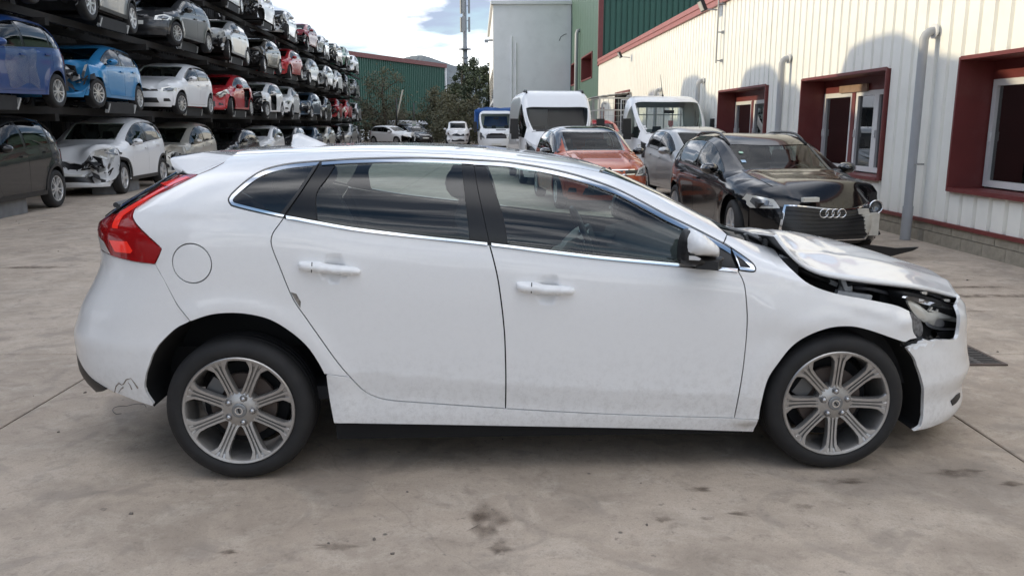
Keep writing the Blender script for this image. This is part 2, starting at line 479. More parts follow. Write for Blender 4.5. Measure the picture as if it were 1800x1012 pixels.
class Shape:
    """car surface in its own frame: x forward from the rear axle, y to the left, z up"""
    def __init__(s, wb, hw, roof, belt, nose, tail, sill, prof, xf0, xr0, m=5.2, n=1.6, pf=3.0, pr=3.2, hood=.10, arch=None, flare=.0):
        s.wb, s.hw, s.m, s.n, s.pf, s.pr, s.xf0, s.xr0, s.hood = wb, hw, m, n, pf, pr, xf0, xr0, hood
        s.zc, s.belt, s.sill = curve1(roof), curve1(belt), curve1(sill, 1)
        s.nose, s.tail = curve1(nose), curve1(tail)
        s.prof = curve1(prof, 6); s.arch = arch or []; s.flare = flare
    def zb(s, x):
        return np.minimum(s.belt(x), s.zc(x) - s.hood)
    def wl(s, x, z):
        zs = s.sill(x); return s.hw * s.prof((z - zs) / (s.zb(x) - zs))
    def plan(s, x, z):
        tf = np.clip((x - s.xf0) / (s.nose(z) - s.xf0), 0, .99999); tr = np.clip((s.xr0 - x) / (s.xr0 - s.tail(z)), 0, .99999)
        return (1 - tf ** s.pf) ** (1 / s.pf) * (1 - tr ** s.pr) ** (1 / s.pr)
    def up(s, x, z):
        zb, zc = s.zb(x), s.zc(x)
        t = np.clip((z - zb) / (zc - zb), 0, .9999)
        return (1 - t ** s.n) ** (1 / s.m)
    def W(s, x, z):
        x, z = np.asarray(x, float), np.asarray(z, float)
        w = np.where(z > s.zb(x), s.hw * s.prof(1.0) * s.up(x, z), s.wl(x, z)) * s.plan(x, z)
        for ax, az, ar in s.arch:
            r = np.hypot(x - ax, z - az)
            w = w + s.flare * np.exp(-((r - ar) / .055) ** 2) * (z > az - .1)
        return w
    def T(s, x, y):
        x, y = np.asarray(x, float), np.asarray(y, float)
        zb, zc = s.zb(x), s.zc(x); w = s.hw * s.prof(1.0) * s.plan(x, zb)
        q = np.clip(np.abs(y) / w, 0, 1)
        return zb + (zc - zb) * (1 - q ** s.m) ** (1 / s.n)
    def ze(s, x, k=.85):
        zb = s.zb(x); return zb + k * (s.zc(x) - zb)
    def end(s, z, phi, front):
        """point on the wrapped nose or tail at height z, plan angle phi (0 = centre line, pi/2 = side)"""
        x0, xe, p = (s.xf0, s.nose(z), s.pf) if front else (s.xr0, s.tail(z), s.pr)
        xx = x0 + (xe - x0) * np.cos(phi) ** (2 / p)
        xq = np.full_like(xx, x0) if front else np.maximum(xx, s.xr0 - .45)
        w = np.where(z > s.zb(xq), s.hw * s.prof(1.0) * s.up(xq, z), s.hw * s.prof((z - s.sill(xq)) / (s.zb(xq) - s.sill(xq))))
        return xx, w * np.sin(phi) ** (2 / p)
    def F(s, y, z, front=True):
        x0, xe, p = (s.xf0, s.nose(z), s.pf) if front else (s.xr0, s.tail(z), s.pr)
        xq = np.full_like(z, x0) if front else np.full_like(z, x0 - .3)
        w = np.where(z > s.zb(xq), s.hw * s.prof(1.0) * s.up(xq, z), s.hw * s.prof((z - s.sill(xq)) / (s.zb(xq) - s.sill(xq))))
        q = np.clip(np.abs(y) / w, 0, .9999)
        return x0 + (xe - x0) * (1 - q ** p) ** (1 / p)
    # surface maps
    def side(s, sg, off=0.0): return lambda u, v: np.stack([u, sg * (s.W(u, v) + off), v], 1)
    def top(s, off=0.0): return lambda u, v: np.stack([u, v, s.T(u, v) + off], 1)
    def front(s, off=0.0): return lambda u, v: np.stack([s.F(u, v) + off, u, v], 1)
    def rear(s, off=0.0): return lambda u, v: np.stack([s.F(u, v, False) - off, u, v], 1)
    def wrap(s, xs, z0, z1, front, nz=24, na=28, zcap=None):
        """nose/tail shell from x = xs round to the other side, z0..z1"""
        rows = []
        for z in np.linspace(z0, z1, nz):
            x0, xe, p = (s.xf0, float(s.nose(z)), s.pf) if front else (s.xr0, float(s.tail(z)), s.pr)
            c = np.clip((xs - x0) / (xe - x0), 0, 1); pm = math.acos(c ** (p / 2)) if c < 1 else 0.0
            ph = np.linspace(-1, 1, na) * pm
            xx, yy = s.end(np.full(na, z), np.abs(ph), front)
            rows.append(np.stack([xx, yy * np.sign(ph), np.full(na, z)], 1))
        return grid_data(np.array(rows), (1 if front else -1, 0, 0))
# ------------------------------------------------------------------ ground
def concrete_mat():
    m = bpy.data.materials.new('worn_concrete'); m.use_nodes = True
    nt = m.node_tree; b = nt.nodes['Principled BSDF']; L = nt.links.new
    geo = nt.nodes.new('ShaderNodeNewGeometry')
    def noise(sc, det=6, ro=.6, dist=0, vec=None):
        n = nt.nodes.new('ShaderNodeTexNoise'); n.inputs['Scale'].default_value = sc; n.inputs['Detail'].default_value = det; n.inputs['Roughness'].default_value = ro; n.inputs['Distortion'].default_value = dist
        L(vec or geo.outputs['Position'], n.inputs['Vector']); return n.outputs[0]
    def ramp(v, a, b_, c0, c1):
        r = nt.nodes.new('ShaderNodeMapRange'); r.inputs[1].default_value = a; r.inputs[2].default_value = b_; r.inputs[3].default_value = c0; r.inputs[4].default_value = c1; r.clamp = True
        L(v, r.inputs[0]); return r.outputs[0]
    def mix(f, a, b_, mode='MIX'):
        n = nt.nodes.new('ShaderNodeMixRGB'); n.blend_type = mode
        if isinstance(f, float): n.inputs[0].default_value = f
        else: L(f, n.inputs[0])
        for i, v in ((1, a), (2, b_)):
            if isinstance(v, tuple): n.inputs[i].default_value = (*v, 1)
            else: L(v, n.inputs[i])
        return n.outputs[0]
    mp = nt.nodes.new('ShaderNodeMapping'); mp.inputs['Scale'].default_value = (1.0, 1.25, 1); mp.inputs['Rotation'].default_value = (0, 0, .25); L(geo.outputs['Position'], mp.inputs[0])
    c = mix(ramp(noise(.35, 5), .35, .68, 0, 1), (.43, .348, .272), (.60, .505, .410))
    c = mix(ramp(noise(1.7, 8, .7, .4, mp.outputs[0]), .36, .60, .62, 0), c, (.26, .212, .166))
    c = mix(ramp(noise(4.2, 9, .75, .6), .50, .70, 0, .55), c, (.66, .575, .48))
    c = mix(ramp(noise(9.0, 9, .8, .3), .32, .47, .62, 0), c, (.215, .176, .14))
    c = mix(ramp(noise(17.0, 6, .6, .2), .655, .70, 0, .65), c, (.17, .145, .122))
    c = mix(ramp(noise(2.6, 5, .55, 1.6), .56, .64, 0, .42), c, (.25, .215, .18))
    c = mix(ramp(noise(.9, 4, .5, 1.2), .60, .66, 0, .30), c, (.19, .165, .145))
    c = mix(ramp(noise(55, 4, .7), .56, .74, 0, .5), c, (.13, .118, .108))
    c = mix(ramp(noise(140, 3, .7), .35, .65, .30, 0), c, (.22, .19, .16))
    ve = nt.nodes.new('ShaderNodeTexVoronoi'); ve.feature = 'DISTANCE_TO_EDGE'; ve.inputs['Scale'].default_value = .42
    dn = nt.nodes.new('ShaderNodeTexNoise'); dn.inputs['Scale'].default_value = 2.2; dn.inputs['Detail'].default_value = 7; L(geo.outputs['Position'], dn.inputs['Vector'])
    dm = nt.nodes.new('ShaderNodeMixRGB'); dm.inputs[0].default_value = .22; L(geo.outputs['Position'], dm.inputs[1]); L(dn.outputs['Color'], dm.inputs[2]); L(dm.outputs[0], ve.inputs['Vector'])
    c = mix(ramp(ve.outputs[0], .0008, .0022, .16, 0), c, (.10, .085, .07))
    v = nt.nodes.new('ShaderNodeTexVoronoi'); v.inputs['Scale'].default_value = 3.2; L(geo.outputs['Position'], v.inputs['Vector'])
    c = mix(ramp(v.outputs[0], .020, .038, .75, 0), c, (.06, .055, .05))
    L(c, b.inputs['Base Color'])
    L(ramp(noise(2.2, 6), .3, .7, .62, .92), b.inputs['Roughness'])
    bp = nt.nodes.new('ShaderNodeBump'); bp.inputs['Strength'].default_value = .35; bp.inputs['Distance'].default_value = .01
    L(noise(34, 8, .7), bp.inputs['Height']); L(bp.outputs[0], b.inputs['Normal'])
    return m
M_CONC = concrete_mat()
mb = MB(); mb.box((0, 900, -.53), (6000, 6000, 1.0))
ground = tag(mb.build('ground', pbr('yard_dirt', (.20, .18, .16), .95, var=.3, vscale=.5)), kind='structure')
SL = 5.06; JX = [-2.66 + SL * k for k in (-5, -4, -3, -2, -1, 0, 1)] ; JY = [5.40 + SL * k for k in range(-2, 15)]
slab_me = MB()
g = .006; a = SL / 2 - g
slab_me.add([(-a, -a, -.004), (a, -a, -.004), (a, a, -.004), (-a, a, -.004), (-a + .006, -a + .006, 0), (a - .006, -a + .006, 0), (a - .006, a - .006, 0), (-a + .006, a - .006, 0), (-a, -a, -.05), (a, -a, -.05), (a, a, -.05), (-a, a, -.05)],
            [(4, 5, 6, 7), (0, 1, 5, 4), (1, 2, 6, 5), (2, 3, 7, 6), (3, 0, 4, 7), (8, 9, 1, 0), (9, 10, 2, 1), (10, 11, 3, 2), (11, 8, 0, 3)])
slab_me = slab_me.mesh('concrete_slab', M_CONC)
for x in JX:
    for y in JY: put('concrete_slab', slab_me, ground, (x + SL / 2, y + SL / 2, 0))
def grate(x0, x1, y0, y1, nx, ny):
    r = empty('drain_grate', ((x0 + x1) / 2, (y0 + y1) / 2, .004)); w, d = x1 - x0, y1 - y0
    mb = MB(); mb.box((0, 0, -.001), (w, d, .002)); mb.build('drain_pit', M_DARK, r)
    mb = MB()
    for s in (-1, 1): mb.box((s * (w / 2 - .012), 0, .004), (.024, d, .008)); mb.box((0, s * (d / 2 - .012), .004), (w - .05, .024, .008))
    mb.build('frame', M_STEEL, r)
    bm = MB(); bm.box((0, 0, .004), ((w - .05), (d - .05) / ny * .42, .007)); bme = bm.mesh('bar', pbr('cast_iron', (.075, .068, .062), .7, var=.3))
    for j in range(ny): put('bar', bme, r, (0, -d / 2 + .025 + (d - .05) * (j + .5) / ny, 0))
    bm = MB(); bm.box((0, 0, .004), ((w - .05) / nx * .3, d - .05, .0066)); bme = bm.mesh('cross_bar', MATS['cast_iron'])
    for j in range(1, nx): put('cross_bar', bme, r, (-w / 2 + .025 + (w - .05) * j / nx, 0, 0))
    return r
tag(grate(2.62, 3.24, 5.12, 5.62, 4, 11), 'rusty slotted drain grate in the concrete by the white bumper', 'drain grate')
tag(grate(.2, .95, 13.8, 14.5, 5, 9), 'slotted drain grate in the concrete beyond the white hatchback', 'drain grate')
# oil stains and litter
rg = random.Random(21)
def blot(u, v, rx, ry, col, name='oil_stain', seed=0):
    p = ground_at(u, v); r = random.Random(seed); n = 22; ph = [r.random() * 6 for _ in range(3)]
    P = [(p.x + rx * math.cos(t) * (1 + .22 * math.sin(3 * t + ph[0]) + .15 * math.sin(5 * t + ph[1]) + .12 * math.sin(8 * t + ph[2])), p.y + ry * math.sin(t) * (1 + .2 * math.sin(4 * t + ph[1]) + .15 * math.sin(7 * t + ph[0])), .0014) for t in np.linspace(0, 2 * math.pi, n + 1)[:-1]]
    return P
def stain_mat():
    m = bpy.data.materials.new('damp_stain'); m.use_nodes = True; nt = m.node_tree; L = nt.links.new; nt.nodes.clear()
    o = nt.nodes.new('ShaderNodeOutputMaterial'); mx = nt.nodes.new('ShaderNodeMixShader'); t = nt.nodes.new('ShaderNodeBsdfTransparent'); d = nt.nodes.new('ShaderNodeBsdfDiffuse'); d.inputs[0].default_value = (.12, .09, .07, 1)
    n = nt.nodes.new('ShaderNodeTexNoise'); n.inputs['Scale'].default_value = 9; n.inputs['Detail'].default_value = 8; g_ = nt.nodes.new('ShaderNodeNewGeometry'); L(g_.outputs['Position'], n.inputs['Vector'])
    at = nt.nodes.new('ShaderNodeAttribute'); at.attribute_name = 'fade'
    mr = nt.nodes.new('ShaderNodeMapRange'); mr.inputs[1].default_value = .35; mr.inputs[2].default_value = .65; mr.inputs[4].default_value = .62; L(n.outputs[0], mr.inputs[0])
    mu = nt.nodes.new('ShaderNodeMath'); mu.operation = 'MULTIPLY'; L(mr.outputs[0], mu.inputs[0]); L(at.outputs['Fac'], mu.inputs[1])
    L(mu.outputs[0], mx.inputs[0]); L(t.outputs[0], mx.inputs[1]); L(d.outputs[0], mx.inputs[2]); L(mx.outputs[0], o.inputs[0]); return m
M_STAIN = stain_mat()
for i, (u, v, rx, ry) in enumerate(((1690, 832, .14, .06), (1242, 911, .035, .02), (1305, 903, .06, .025), (1165, 912, .04, .03), (855, 915, .09, .16), (1480, 845, .12, .04), (1230, 860, .06, .03), (590, 960, .10, .03), (1410, 890, .05, .03), (1780, 850, .07, .03), (400, 970, .04, .02), (880, 960, .05, .06), (1640, 545, .5, .12), (1740, 520, .6, .10), (1690, 505, .5, .08), (180, 560, .2, .05), (60, 470, .5, .1))):
    P = blot(u, v, rx, ry, None, seed=i); n = len(P); c = np.mean(P, 0); V = [tuple(c)] + [tuple(c + (np.array(p) - c) * .55) for p in P] + P
    F = [(0, 1 + k, 1 + (k + 1) % n) for k in range(n)] + [(1 + k, 1 + n + k, 1 + n + (k + 1) % n, 1 + (k + 1) % n) for k in range(n)]
    me = new_mesh('damp_stain', V, F, M_STAIN, False); at = me.attributes.new('fade', 'FLOAT', 'POINT'); at.data.foreach_set('value', [1.0] + [.9] * n + [0.0] * n)
    put('damp_stain', me, ground)
mb = MB()
for k in range(150):
    y = rg.uniform(2.7, 16); x = rg.uniform(-.62, .62) * y; s = rg.uniform(.003, .011)
    mb.box((x, y, s * .4), (s * 2, s * 1.3, s), 0, Matrix.Rotation(rg.random() * 3, 3, 'Z') @ Matrix.Rotation(rg.random(), 3, 'X'), .6)
tag(mb.build('gravel', pbr('grit', (.16, .14, .12), .9)), 'loose grit scattered over the concrete yard', 'grit', kind='stuff')
mb = MB(); c = ground_at(228, 722); mb.tube([(c.x + .085 * math.cos(t), c.y + .075 * math.sin(t), .006 + .012 * abs(math.sin(t * 1.5))) for t in np.linspace(.3, 4.6, 22)], .0016, 5)
tag(mb.build('wire_loop', M_BLACK), 'thin black wire curled on the concrete by the rear wheel', 'wire')

# ------------------------------------------------------------------ annex with pale ribbed cladding
M_CLAD = pbr('cream_cladding', (.86, .850, .79), .42, var=.035, vscale=2.5, dirt=((.55, .52, .46), .22, 1.2))
M_DRED = pbr('oxide_red_trim', (.155, .032, .030), .45, var=.08, vscale=5, dirt=((.22, .10, .085), .4, 3))
M_GREEN = pbr('green_cladding', (.018, .085, .060), .45, var=.06, vscale=2, dirt=((.05, .12, .09), .3, 1))
M_PVC = pbr('white_pvc', (.70, .70, .69), .35)
M_PIPE = pbr('grey_pvc_pipe', (.36, .37, .385), .5, var=.06, vscale=4)
M_BLOCK = pbr('concrete_block', (.33, .295, .235), .92, var=.25, vscale=7, bump=.5, bscale=60, dirt=((.10, .092, .075), .8, 4))
M_WGL = glass('building_glass', (.16, .175, .175), boost=2.2)
WX0, WSL = 5.98, -.039
ann = empty('annex_building', (WX0, 0, 0), math.atan2(1, WSL))
tag(ann, 'long low annex with cream ribbed cladding, red fascia and deep red window reveals', 'building')
PIT = .30
def clad_piece(name, x0, x1, z0, z1, mat, parent, pitch=PIT, depth=.045, y=0.0, flat=.74):
    xs, X = [], []
    k = math.floor(x0 / pitch)
    while k * pitch < x1:
        b = k * pitch
        for q, d in ((0, 0), (flat, 0), (flat + .06, -1), (.94, -1)): X.append((b + q * pitch, d * depth))
        k += 1
    X.append((k * pitch, 0))
    def yy(x):
        for (a, d0), (b, d1) in zip(X[:-1], X[1:]):
            if a <= x <= b: return d0 + (d1 - d0) * (x - a) / (b - a + 1e-9)
        return 0
    P = [(x0, yy(x0))] + [p for p in X if x0 + .001 < p[0] < x1 - .001] + [(x1, yy(x1))]
    V = [(x, y + d, z) for z in (z0, z1) for x, d in P]; n = len(P)
    F = [(i + 1, i, n + i, n + i + 1) for i in range(n - 1)]
    return put(name, new_mesh(name, V, F, mat, False), parent)
YE = 42.2
WIN = [(7.0, 10.42), (12.27, 15.47), (17.4, 20.8), (40.0, 41.6)]
ZW0, ZW1, ZC0, ZC1 = .74, 2.33, .31, 4.46
cuts = sorted(set([-8.0, YE] + [w for p in WIN for w in p]))
for a, b in zip(cuts[:-1], cuts[1:]):
    isw = any(abs(a - p[0]) < 1e-6 for p in WIN); n = max(1, round((b - a) / 1.2))
    for k in range(n):
        p, q = a + (b - a) * k / n + .0015, a + (b - a) * (k + 1) / n - .0015
        if isw: clad_piece('cladding_sheet', p, q, ZW1, ZC1, M_CLAD, ann); clad_piece('cladding_sheet', p, q, ZC0, ZW0, M_CLAD, ann)
        else: clad_piece('cladding_sheet', p, q, ZC0, ZC1, M_CLAD, ann)
mb = MB(); mb.box((17, -.0, 4.60), (50.4, .09, .30)); mb.box((17, .055, 4.665), (50.4, .03, .13)); mb.box((17, .05, 4.462), (50.4, .05, .035)); mb.build('fascia', pbr('sunlit_red', (.34, .125, .115), .5, var=.08, vscale=2), ann)  # fascia red lighter than the other trim: sunlight put into the colour
mb = MB(); mb.box((17.1, .012, .288), (50.2, .05, .048)); mb.build('drip_strip', M_DRED, ann)
mb = MB(); mb.box((17, -5.1, 4.58), (50, 10, .2)); mb.build('flat_roof', pbr('roof_sheet', (.3, .3, .3), .8), ann)
mb = MB(); mb.box((-8.05, -5, 2.2), (.1, 10, 4.4)); mb.box((17, -10.1, 2.2), (50, .1, 4.4)); mb.box((17.1, -5, .13), (50, 9.8, .04)); mb.build('outer_wall', M_CLAD, ann)
# blocks of the plinth
bk = MB(); bk.box((0, 0, 0), (.432, .10, .152)); bk1 = bk.mesh('block', M_BLOCK)
bk = MB(); bk.box((0, 0, 0), (.432, .10, .098)); bk2 = bk.mesh('block', M_BLOCK)
for k in range(44):
    r1, r2 = rg.uniform(-.004, .003), rg.uniform(-.004, .003)
    put('block', bk1, ann, (5 + k * .44, -.045 + r1, .076)); put('block', bk2, ann, (5.22 + k * .44, -.045 + r2, .209))
mb = MB(); mb.box((17, -.075, .132), (50, .08, .262)); mb.build('plinth', pbr('mortar', (.20, .185, .16), .95), ann)
# windows
def opening(x0, x1, z0, z1, dep=.46, style=3):
    w = empty('window', ((x0 + x1) / 2, 0, z0), 0, ann); W, H = x1 - x0, z1 - z0; hx = W / 2
    for nm, c, d in (('jamb', (-hx, -dep / 2 + .03, H / 2), (.03, dep, H)), ('jamb', (hx, -dep / 2 + .03, H / 2), (.03, dep, H)), ('lintel', (0, -dep / 2 + .03, H), (W + .03, dep, .03)), ('sill', (0, -dep / 2 + .045, 0), (W + .03, dep, .035))):
        mb = MB(); mb.box(c, d); mb.build(nm, M_DRED, w)
    mb = MB()
    for s in (-1, 1): mb.box((s * (hx + .0), .04, H / 2), (.034, .025, H + .05))
    mb.box((0, .04, H + .015), (W - .04, .025, .045)); mb.box((0, .046, .0), (W - .04, .03, .05)); mb.build('surround', M_DRED, w)
    yb = -dep + .04
    mb = MB(); mb.box((0, yb - .02, H - .13), (W - .05, .10, .24)); mb.build('shutter_box', M_DRED, w)
    spans = {3: ((-hx + .04, -hx * .30), (-hx * .30, hx * .16), (hx * .24, hx - .04)), 2: ((-hx + .04, -.02), (.02, hx - .04))}[style]
    for a, b in spans:
        s = empty('sash', ((a + b) / 2, yb, 0), 0, w); ww, hh = (b - a), H - .28
        mb = MB(); z0_ = .04
        for sg in (-1, 1): mb.box((sg * (ww / 2 - .04), 0, z0_ + hh / 2), (.08, .07, hh))
        mb.box((0, 0.001, z0_ + .04), (ww - .16, .07, .08)); mb.box((0, .001, z0_ + hh - .04), (ww - .16, .07, .08)); mb.box((ww / 2 - .05, .045, hh * .5), (.02, .03, .12)); mb.build('frame', M_PVC, s)
        mb = MB(); mb.box((0, -.01, z0_ + hh / 2), (ww - .15, .008, hh - .15)); mb.build('pane', M_WGL, s)
    if style == 3: mb = MB(); mb.box((hx * .20, yb + .0, (H - .25) / 2), (hx * .08 - .004, .10, H - .26)); mb.build('mullion', M_DRED, w)
    mb = MB(); mb.box((0, yb - .5, H / 2), (W - .08, .9, H - .06)); me = mb.mesh('room', pbr('room_dark', (.06, .058, .055), .9)); 
    for p in me.polygons: p.flip()
    put('room', me, w)
for p in WIN[:3]: opening(*p, ZW0, ZW1)
opening(*WIN[3], ZW0, ZW1, .3, 2)
mb = MB(); mb.box((14.2, -.36, ZW1 - .19), (1.05, .03, .12)); mb.build('wooden_slat', pbr('wood_slat', (.30, .20, .14), .7, var=.2), ann)
# vent pipes
for y, zt in ((11.08, 2.69), (16.2, 2.74), (22.3, 2.64), (27.6, 2.62), (33.0, 2.6), (39.5, 2.5)):
    r = empty('vent_pipe', (0, 0, 0), 0, ann); o = .17
    mb = MB(); mb.tube([(y, o, .40), (y, o, zt - .12), (y, o, zt - .05), (y, o - .02, zt), (y, o - .06, zt + .035), (y, o - .12, zt + .045), (y, -.01, zt + .045)], .058, 16); mb.build('pipe', M_PIPE, r, sharp=50)
    mb = MB(); mb.tube([(y, o, .004), (y, o, .46)], .068, 16); mb.build('socket', M_PIPE, r, sharp=50)
    mb = MB(); mb.tube([(y, .06, zt + .045), (y, .036, zt + .045)], .095, 18); mb.build('flange', M_PVC, r, sharp=50)
    mb = MB(); mb.tube([(y - .075, o, 1.02), (y + .075, o, 1.02)], .010, 6); mb.bar((y + .02, 0, 1.02), (y + .02, o, 1.02), .02); mb.build('clamp', pbr('zinc', (.35, .35, .35), .4, metal=.8), r)
# floodlights, conduit
def flood(y, z, s=1.0):
    r = empty('floodlight', (y, .05, z), 0, ann)
    mb = MB(); mb.bar((0, 0, 0), (0, .30, .02), .03); mb.bar((0, .30, .02), (0, .34, .06), .03); mb.build('arm', M_PIPE, r)
    mb = MB(); q = Matrix.Rotation(R_(-25), 3, 'X'); mb.box((0, .40, .10), (.34 * s, .08, .28 * s), 0, q); mb.build('housing', M_BLACK, r)
    mb = MB(); mb.box((0, .40 + .042, .085), (.29 * s, .012, .23 * s), 0, q); mb.build('lens', pbr('flood_lens', (.6, .6, .55), .2), r)
flood(33.2, 4.12, .9); flood(21.15, 4.32)
r = empty('conduit', (20.75, .16, 0), 0, ann)
mb = MB(); mb.tube([(0, 0, 3.02), (0, 0, 5.4)], .022, 8); mb.build('tube', pbr('zinc', (.35, .35, .35), .4), r)
for z in (3.08, 3.75, 4.42): mb = MB(); mb.bar((0, -.16, z), (0, 0, z), .03); mb.box((0, -.13, z), (.10, .03, .07)); mb.build('bracket', M_PIPE, r)
mb = MB(); mb.tube([(-.9, .05, 4.85), (-.3, .04, 4.98), (.5, .02, 4.72)], .02, 6); mb.tube([(.02, 0, 4.75), (.25, -.1, 4.80)], .012, 6); mb.build('cable', M_BLACK, r)
# caged porch round the side door
r = empty('door_cage', (34.5, 0, 0), 0, ann)
mb = MB()
for k in range(6): mb.bar((-1.6, .05 + k * .24, 2.78 - .03 * k), (2.2, .05 + k * .24, 2.78 - .03 * k), .20, .03)
mb.build('slatted_canopy', pbr('galvanised', (.50, .50, .47), .5, metal=.3), r)
mb = MB()
for x in (-1.55, .2, 2.1):
    mb.bar((x, 1.25, 0), (x, 1.25, 2.6), .07); 
for z in (.1, 1.1, 2.1, 2.56): mb.bar((-1.55, 1.25, z), (2.1, 1.25, z), .05); mb.bar((-1.55, 0.05, z), (-1.55, 1.25, z), .05)
for k in range(16): mb.bar((-1.5 + k * .23, 1.25, .1), (-1.5 + k * .23, 1.25, 2.56), .014)
for k in range(6): mb.bar((-1.55, .1 + k * .2, .1), (-1.55, .1 + k * .2, 2.56), .014)
for k in range(10): mb.bar((-1.55, .05, .2 + k * .24), (-1.55, 1.25, .2 + k * .24), .012)
mb.build('mesh_panel', MATS['galvanised'], r)
mb = MB(); mb.box((-1.2, .02, 1.42), (.12, .10, 2.84)); mb.box((2.0, .02, 1.42), (.12, .10, 2.84)); mb.box((.4, .02, 2.84), (3.3, .10, .12)); mb.build('door_frame', M_DRED, r)
mb = MB(); mb.box((.4, .0, 1.38), (3.0, .05, 2.7)); mb.build('door_leaf', M_DARK, r)

# ------------------------------------------------------------------ tall green hall behind the annex
hall = empty('green_hall', (WX0 + WSL * YE, YE, 0), 0)
tag(hall, 'tall green ribbed hall with red corner trim rising behind the cream annex', 'building')
for k in range(22): 
    o = clad_piece('cladding_sheet', .16 + k * 1.12, .16 + (k + 1) * 1.12 - .004, 4.70, 13, M_GREEN, hall, .28, .05, 0, .70)
    o.rotation_euler = (0, 0, 0); o.scale = (1, -1, 1)
mb = MB(); mb.box((.06, -.03, 8.7), (.24, .2, 8.6)); mb.build('corner_trim', M_DRED, hall)
la = math.atan2(1, WSL)
M_GREEN2 = pbr('sunlit_green_cladding', (.095, .165, .132), .5, var=.06, vscale=2)  # hall green lightened, the sun on this flank put into the colour
flank = empty('flank_wall', (0, .12, 0), la, hall)
for k in range(12):
    x0, x1 = k * 1.12, (k + 1) * 1.12 - .004
    holes = [(2.4, 6.5), (8.9, 12.4)]
    if any(a < (x0 + x1) / 2 < b for a, b in holes):
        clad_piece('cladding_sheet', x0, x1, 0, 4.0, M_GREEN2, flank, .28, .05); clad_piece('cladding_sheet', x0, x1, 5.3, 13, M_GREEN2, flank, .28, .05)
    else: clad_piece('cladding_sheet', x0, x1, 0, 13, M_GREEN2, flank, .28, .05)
for a, b in ((2.24, 6.72), (8.96, 12.32)):
    mb = MB()
    for c, d in (((a, -.3, 4.65), (.08, .7, 1.35)), ((b, -.3, 4.65), (.08, .7, 1.35)), (((a + b) / 2, -.3, 5.3), (b - a, .7, .08)), (((a + b) / 2, -.3, 4.0), (b - a, .7, .08)), (((a + b) / 2, -.62, 4.65), (b - a, .04, 1.3))): mb.box(c, d)
    mb.build('window_reveal', M_DRED, flank)
    mb = MB(); mb.box((a + .5, -.5, 4.65), (.12, .05, 1.2)); mb.box(((a + b) / 2, -.5, 4.65), (.12, .05, 1.2)); mb.build('window_frame', M_PVC, flank)
mb = MB(); mb.tube([(7.9, .2, .0), (7.9, .2, 6.8), (7.9, .15, 6.95), (7.9, 0, 7.0)], .11, 10); mb.build('flue', M_PIPE, flank, True)
mb = MB(); mb.box((10, 8, 12.9), (25, 20, .2)); mb.box((12, 18, 6.4), (24, .2, 12.8)); mb.build('roof', M_GREEN, hall)

# ------------------------------------------------------------------ white rendered block
M_REND = pbr('white_render', (.84, .84, .83), .85, var=.04, vscale=1.2, dirt=((.42, .41, .39), .25, .8))
blk_ = empty('white_block', (0, 55.0, 0), 0)
tag(blk_, 'plain white rendered office block standing against the green hall', 'building')
XL, XR = -1.22, 3.82
P4 = [(XL, 0), (XR, 0), (XR - .8, 20), (XL - .8, 20)]
mb = MB(); mb.add([(x, y, z) for z in (0, 9.15) for x, y in P4], [(0, 1, 5, 4), (1, 2, 6, 5), (2, 3, 7, 6), (4, 5, 6, 7)])
for z0, z1 in ((0, .05), (3.0, 3.25), (5.2, 9.15)): mb.add([(XL, 0, z0), (XL - .8, 20, z0), (XL - .8, 20, z1), (XL, 0, z1)], [(0, 1, 2, 3)])
for k in range(5):
    a = k * 4.4; b = a + 1.2
    for z0, z1 in ((.05, 3.0), (3.25, 5.2)): mb.add([(XL - .04 * a, a, z0), (XL - .04 * b, b, z0), (XL - .04 * b, b, z1), (XL - .04 * a, a, z1)], [(0, 1, 2, 3)])
mb.build('wall', M_REND, blk_)
mb = MB(); mb.box(((XL + XR) / 2, -.02, 9.22), (XR - XL + .2, .3, .22)); mb.bar((XL - .03, -.1, 9.22), (XL - .85, 20, 9.22), .25, .22); mb.build('parapet', M_REND, blk_)
for k in range(4):
    a, b = k * 4.4 + 1.2, k * 4.4 + 4.4
    mb = MB(); mb.bar((XL - .04 * a + .25, a, 4.2), (XL - .04 * b + .25, b, 4.2), .05, 1.9); mb.build('window_band', M_WGL, blk_)
    mb = MB(); mb.bar((XL - .04 * a + .4, a, 1.5), (XL - .04 * b + .4, b, 1.5), .05, 3.0); mb.build('red_door', M_DRED, blk_)
for x in (-.02, .26): mb = MB(); mb.tube([(x, -.07, .5), (x, -.07, 7.1 - x * 1.4)], .05, 8); mb.build('downpipe', M_REND, blk_)
mb = MB(); mb.bar((XL - .02, .1, 6.9), (XL - .4, .1, 6.9), .1); mb.box((XL - .45, .1, 6.85), (.25, .2, .2)); mb.build('camera_box', M_PIPE, blk_)
mb = MB(); pts = [at_depth(u, v, 54.93) for u, v in ((983, 72), (986, 65), (992, 61), (996, 60))]; mb.tube([(p.x, -.01, p.z) for p in pts], .025, 5); mb.build('wall_crack', pbr('crack', (.2, .2, .2), .9), blk_)

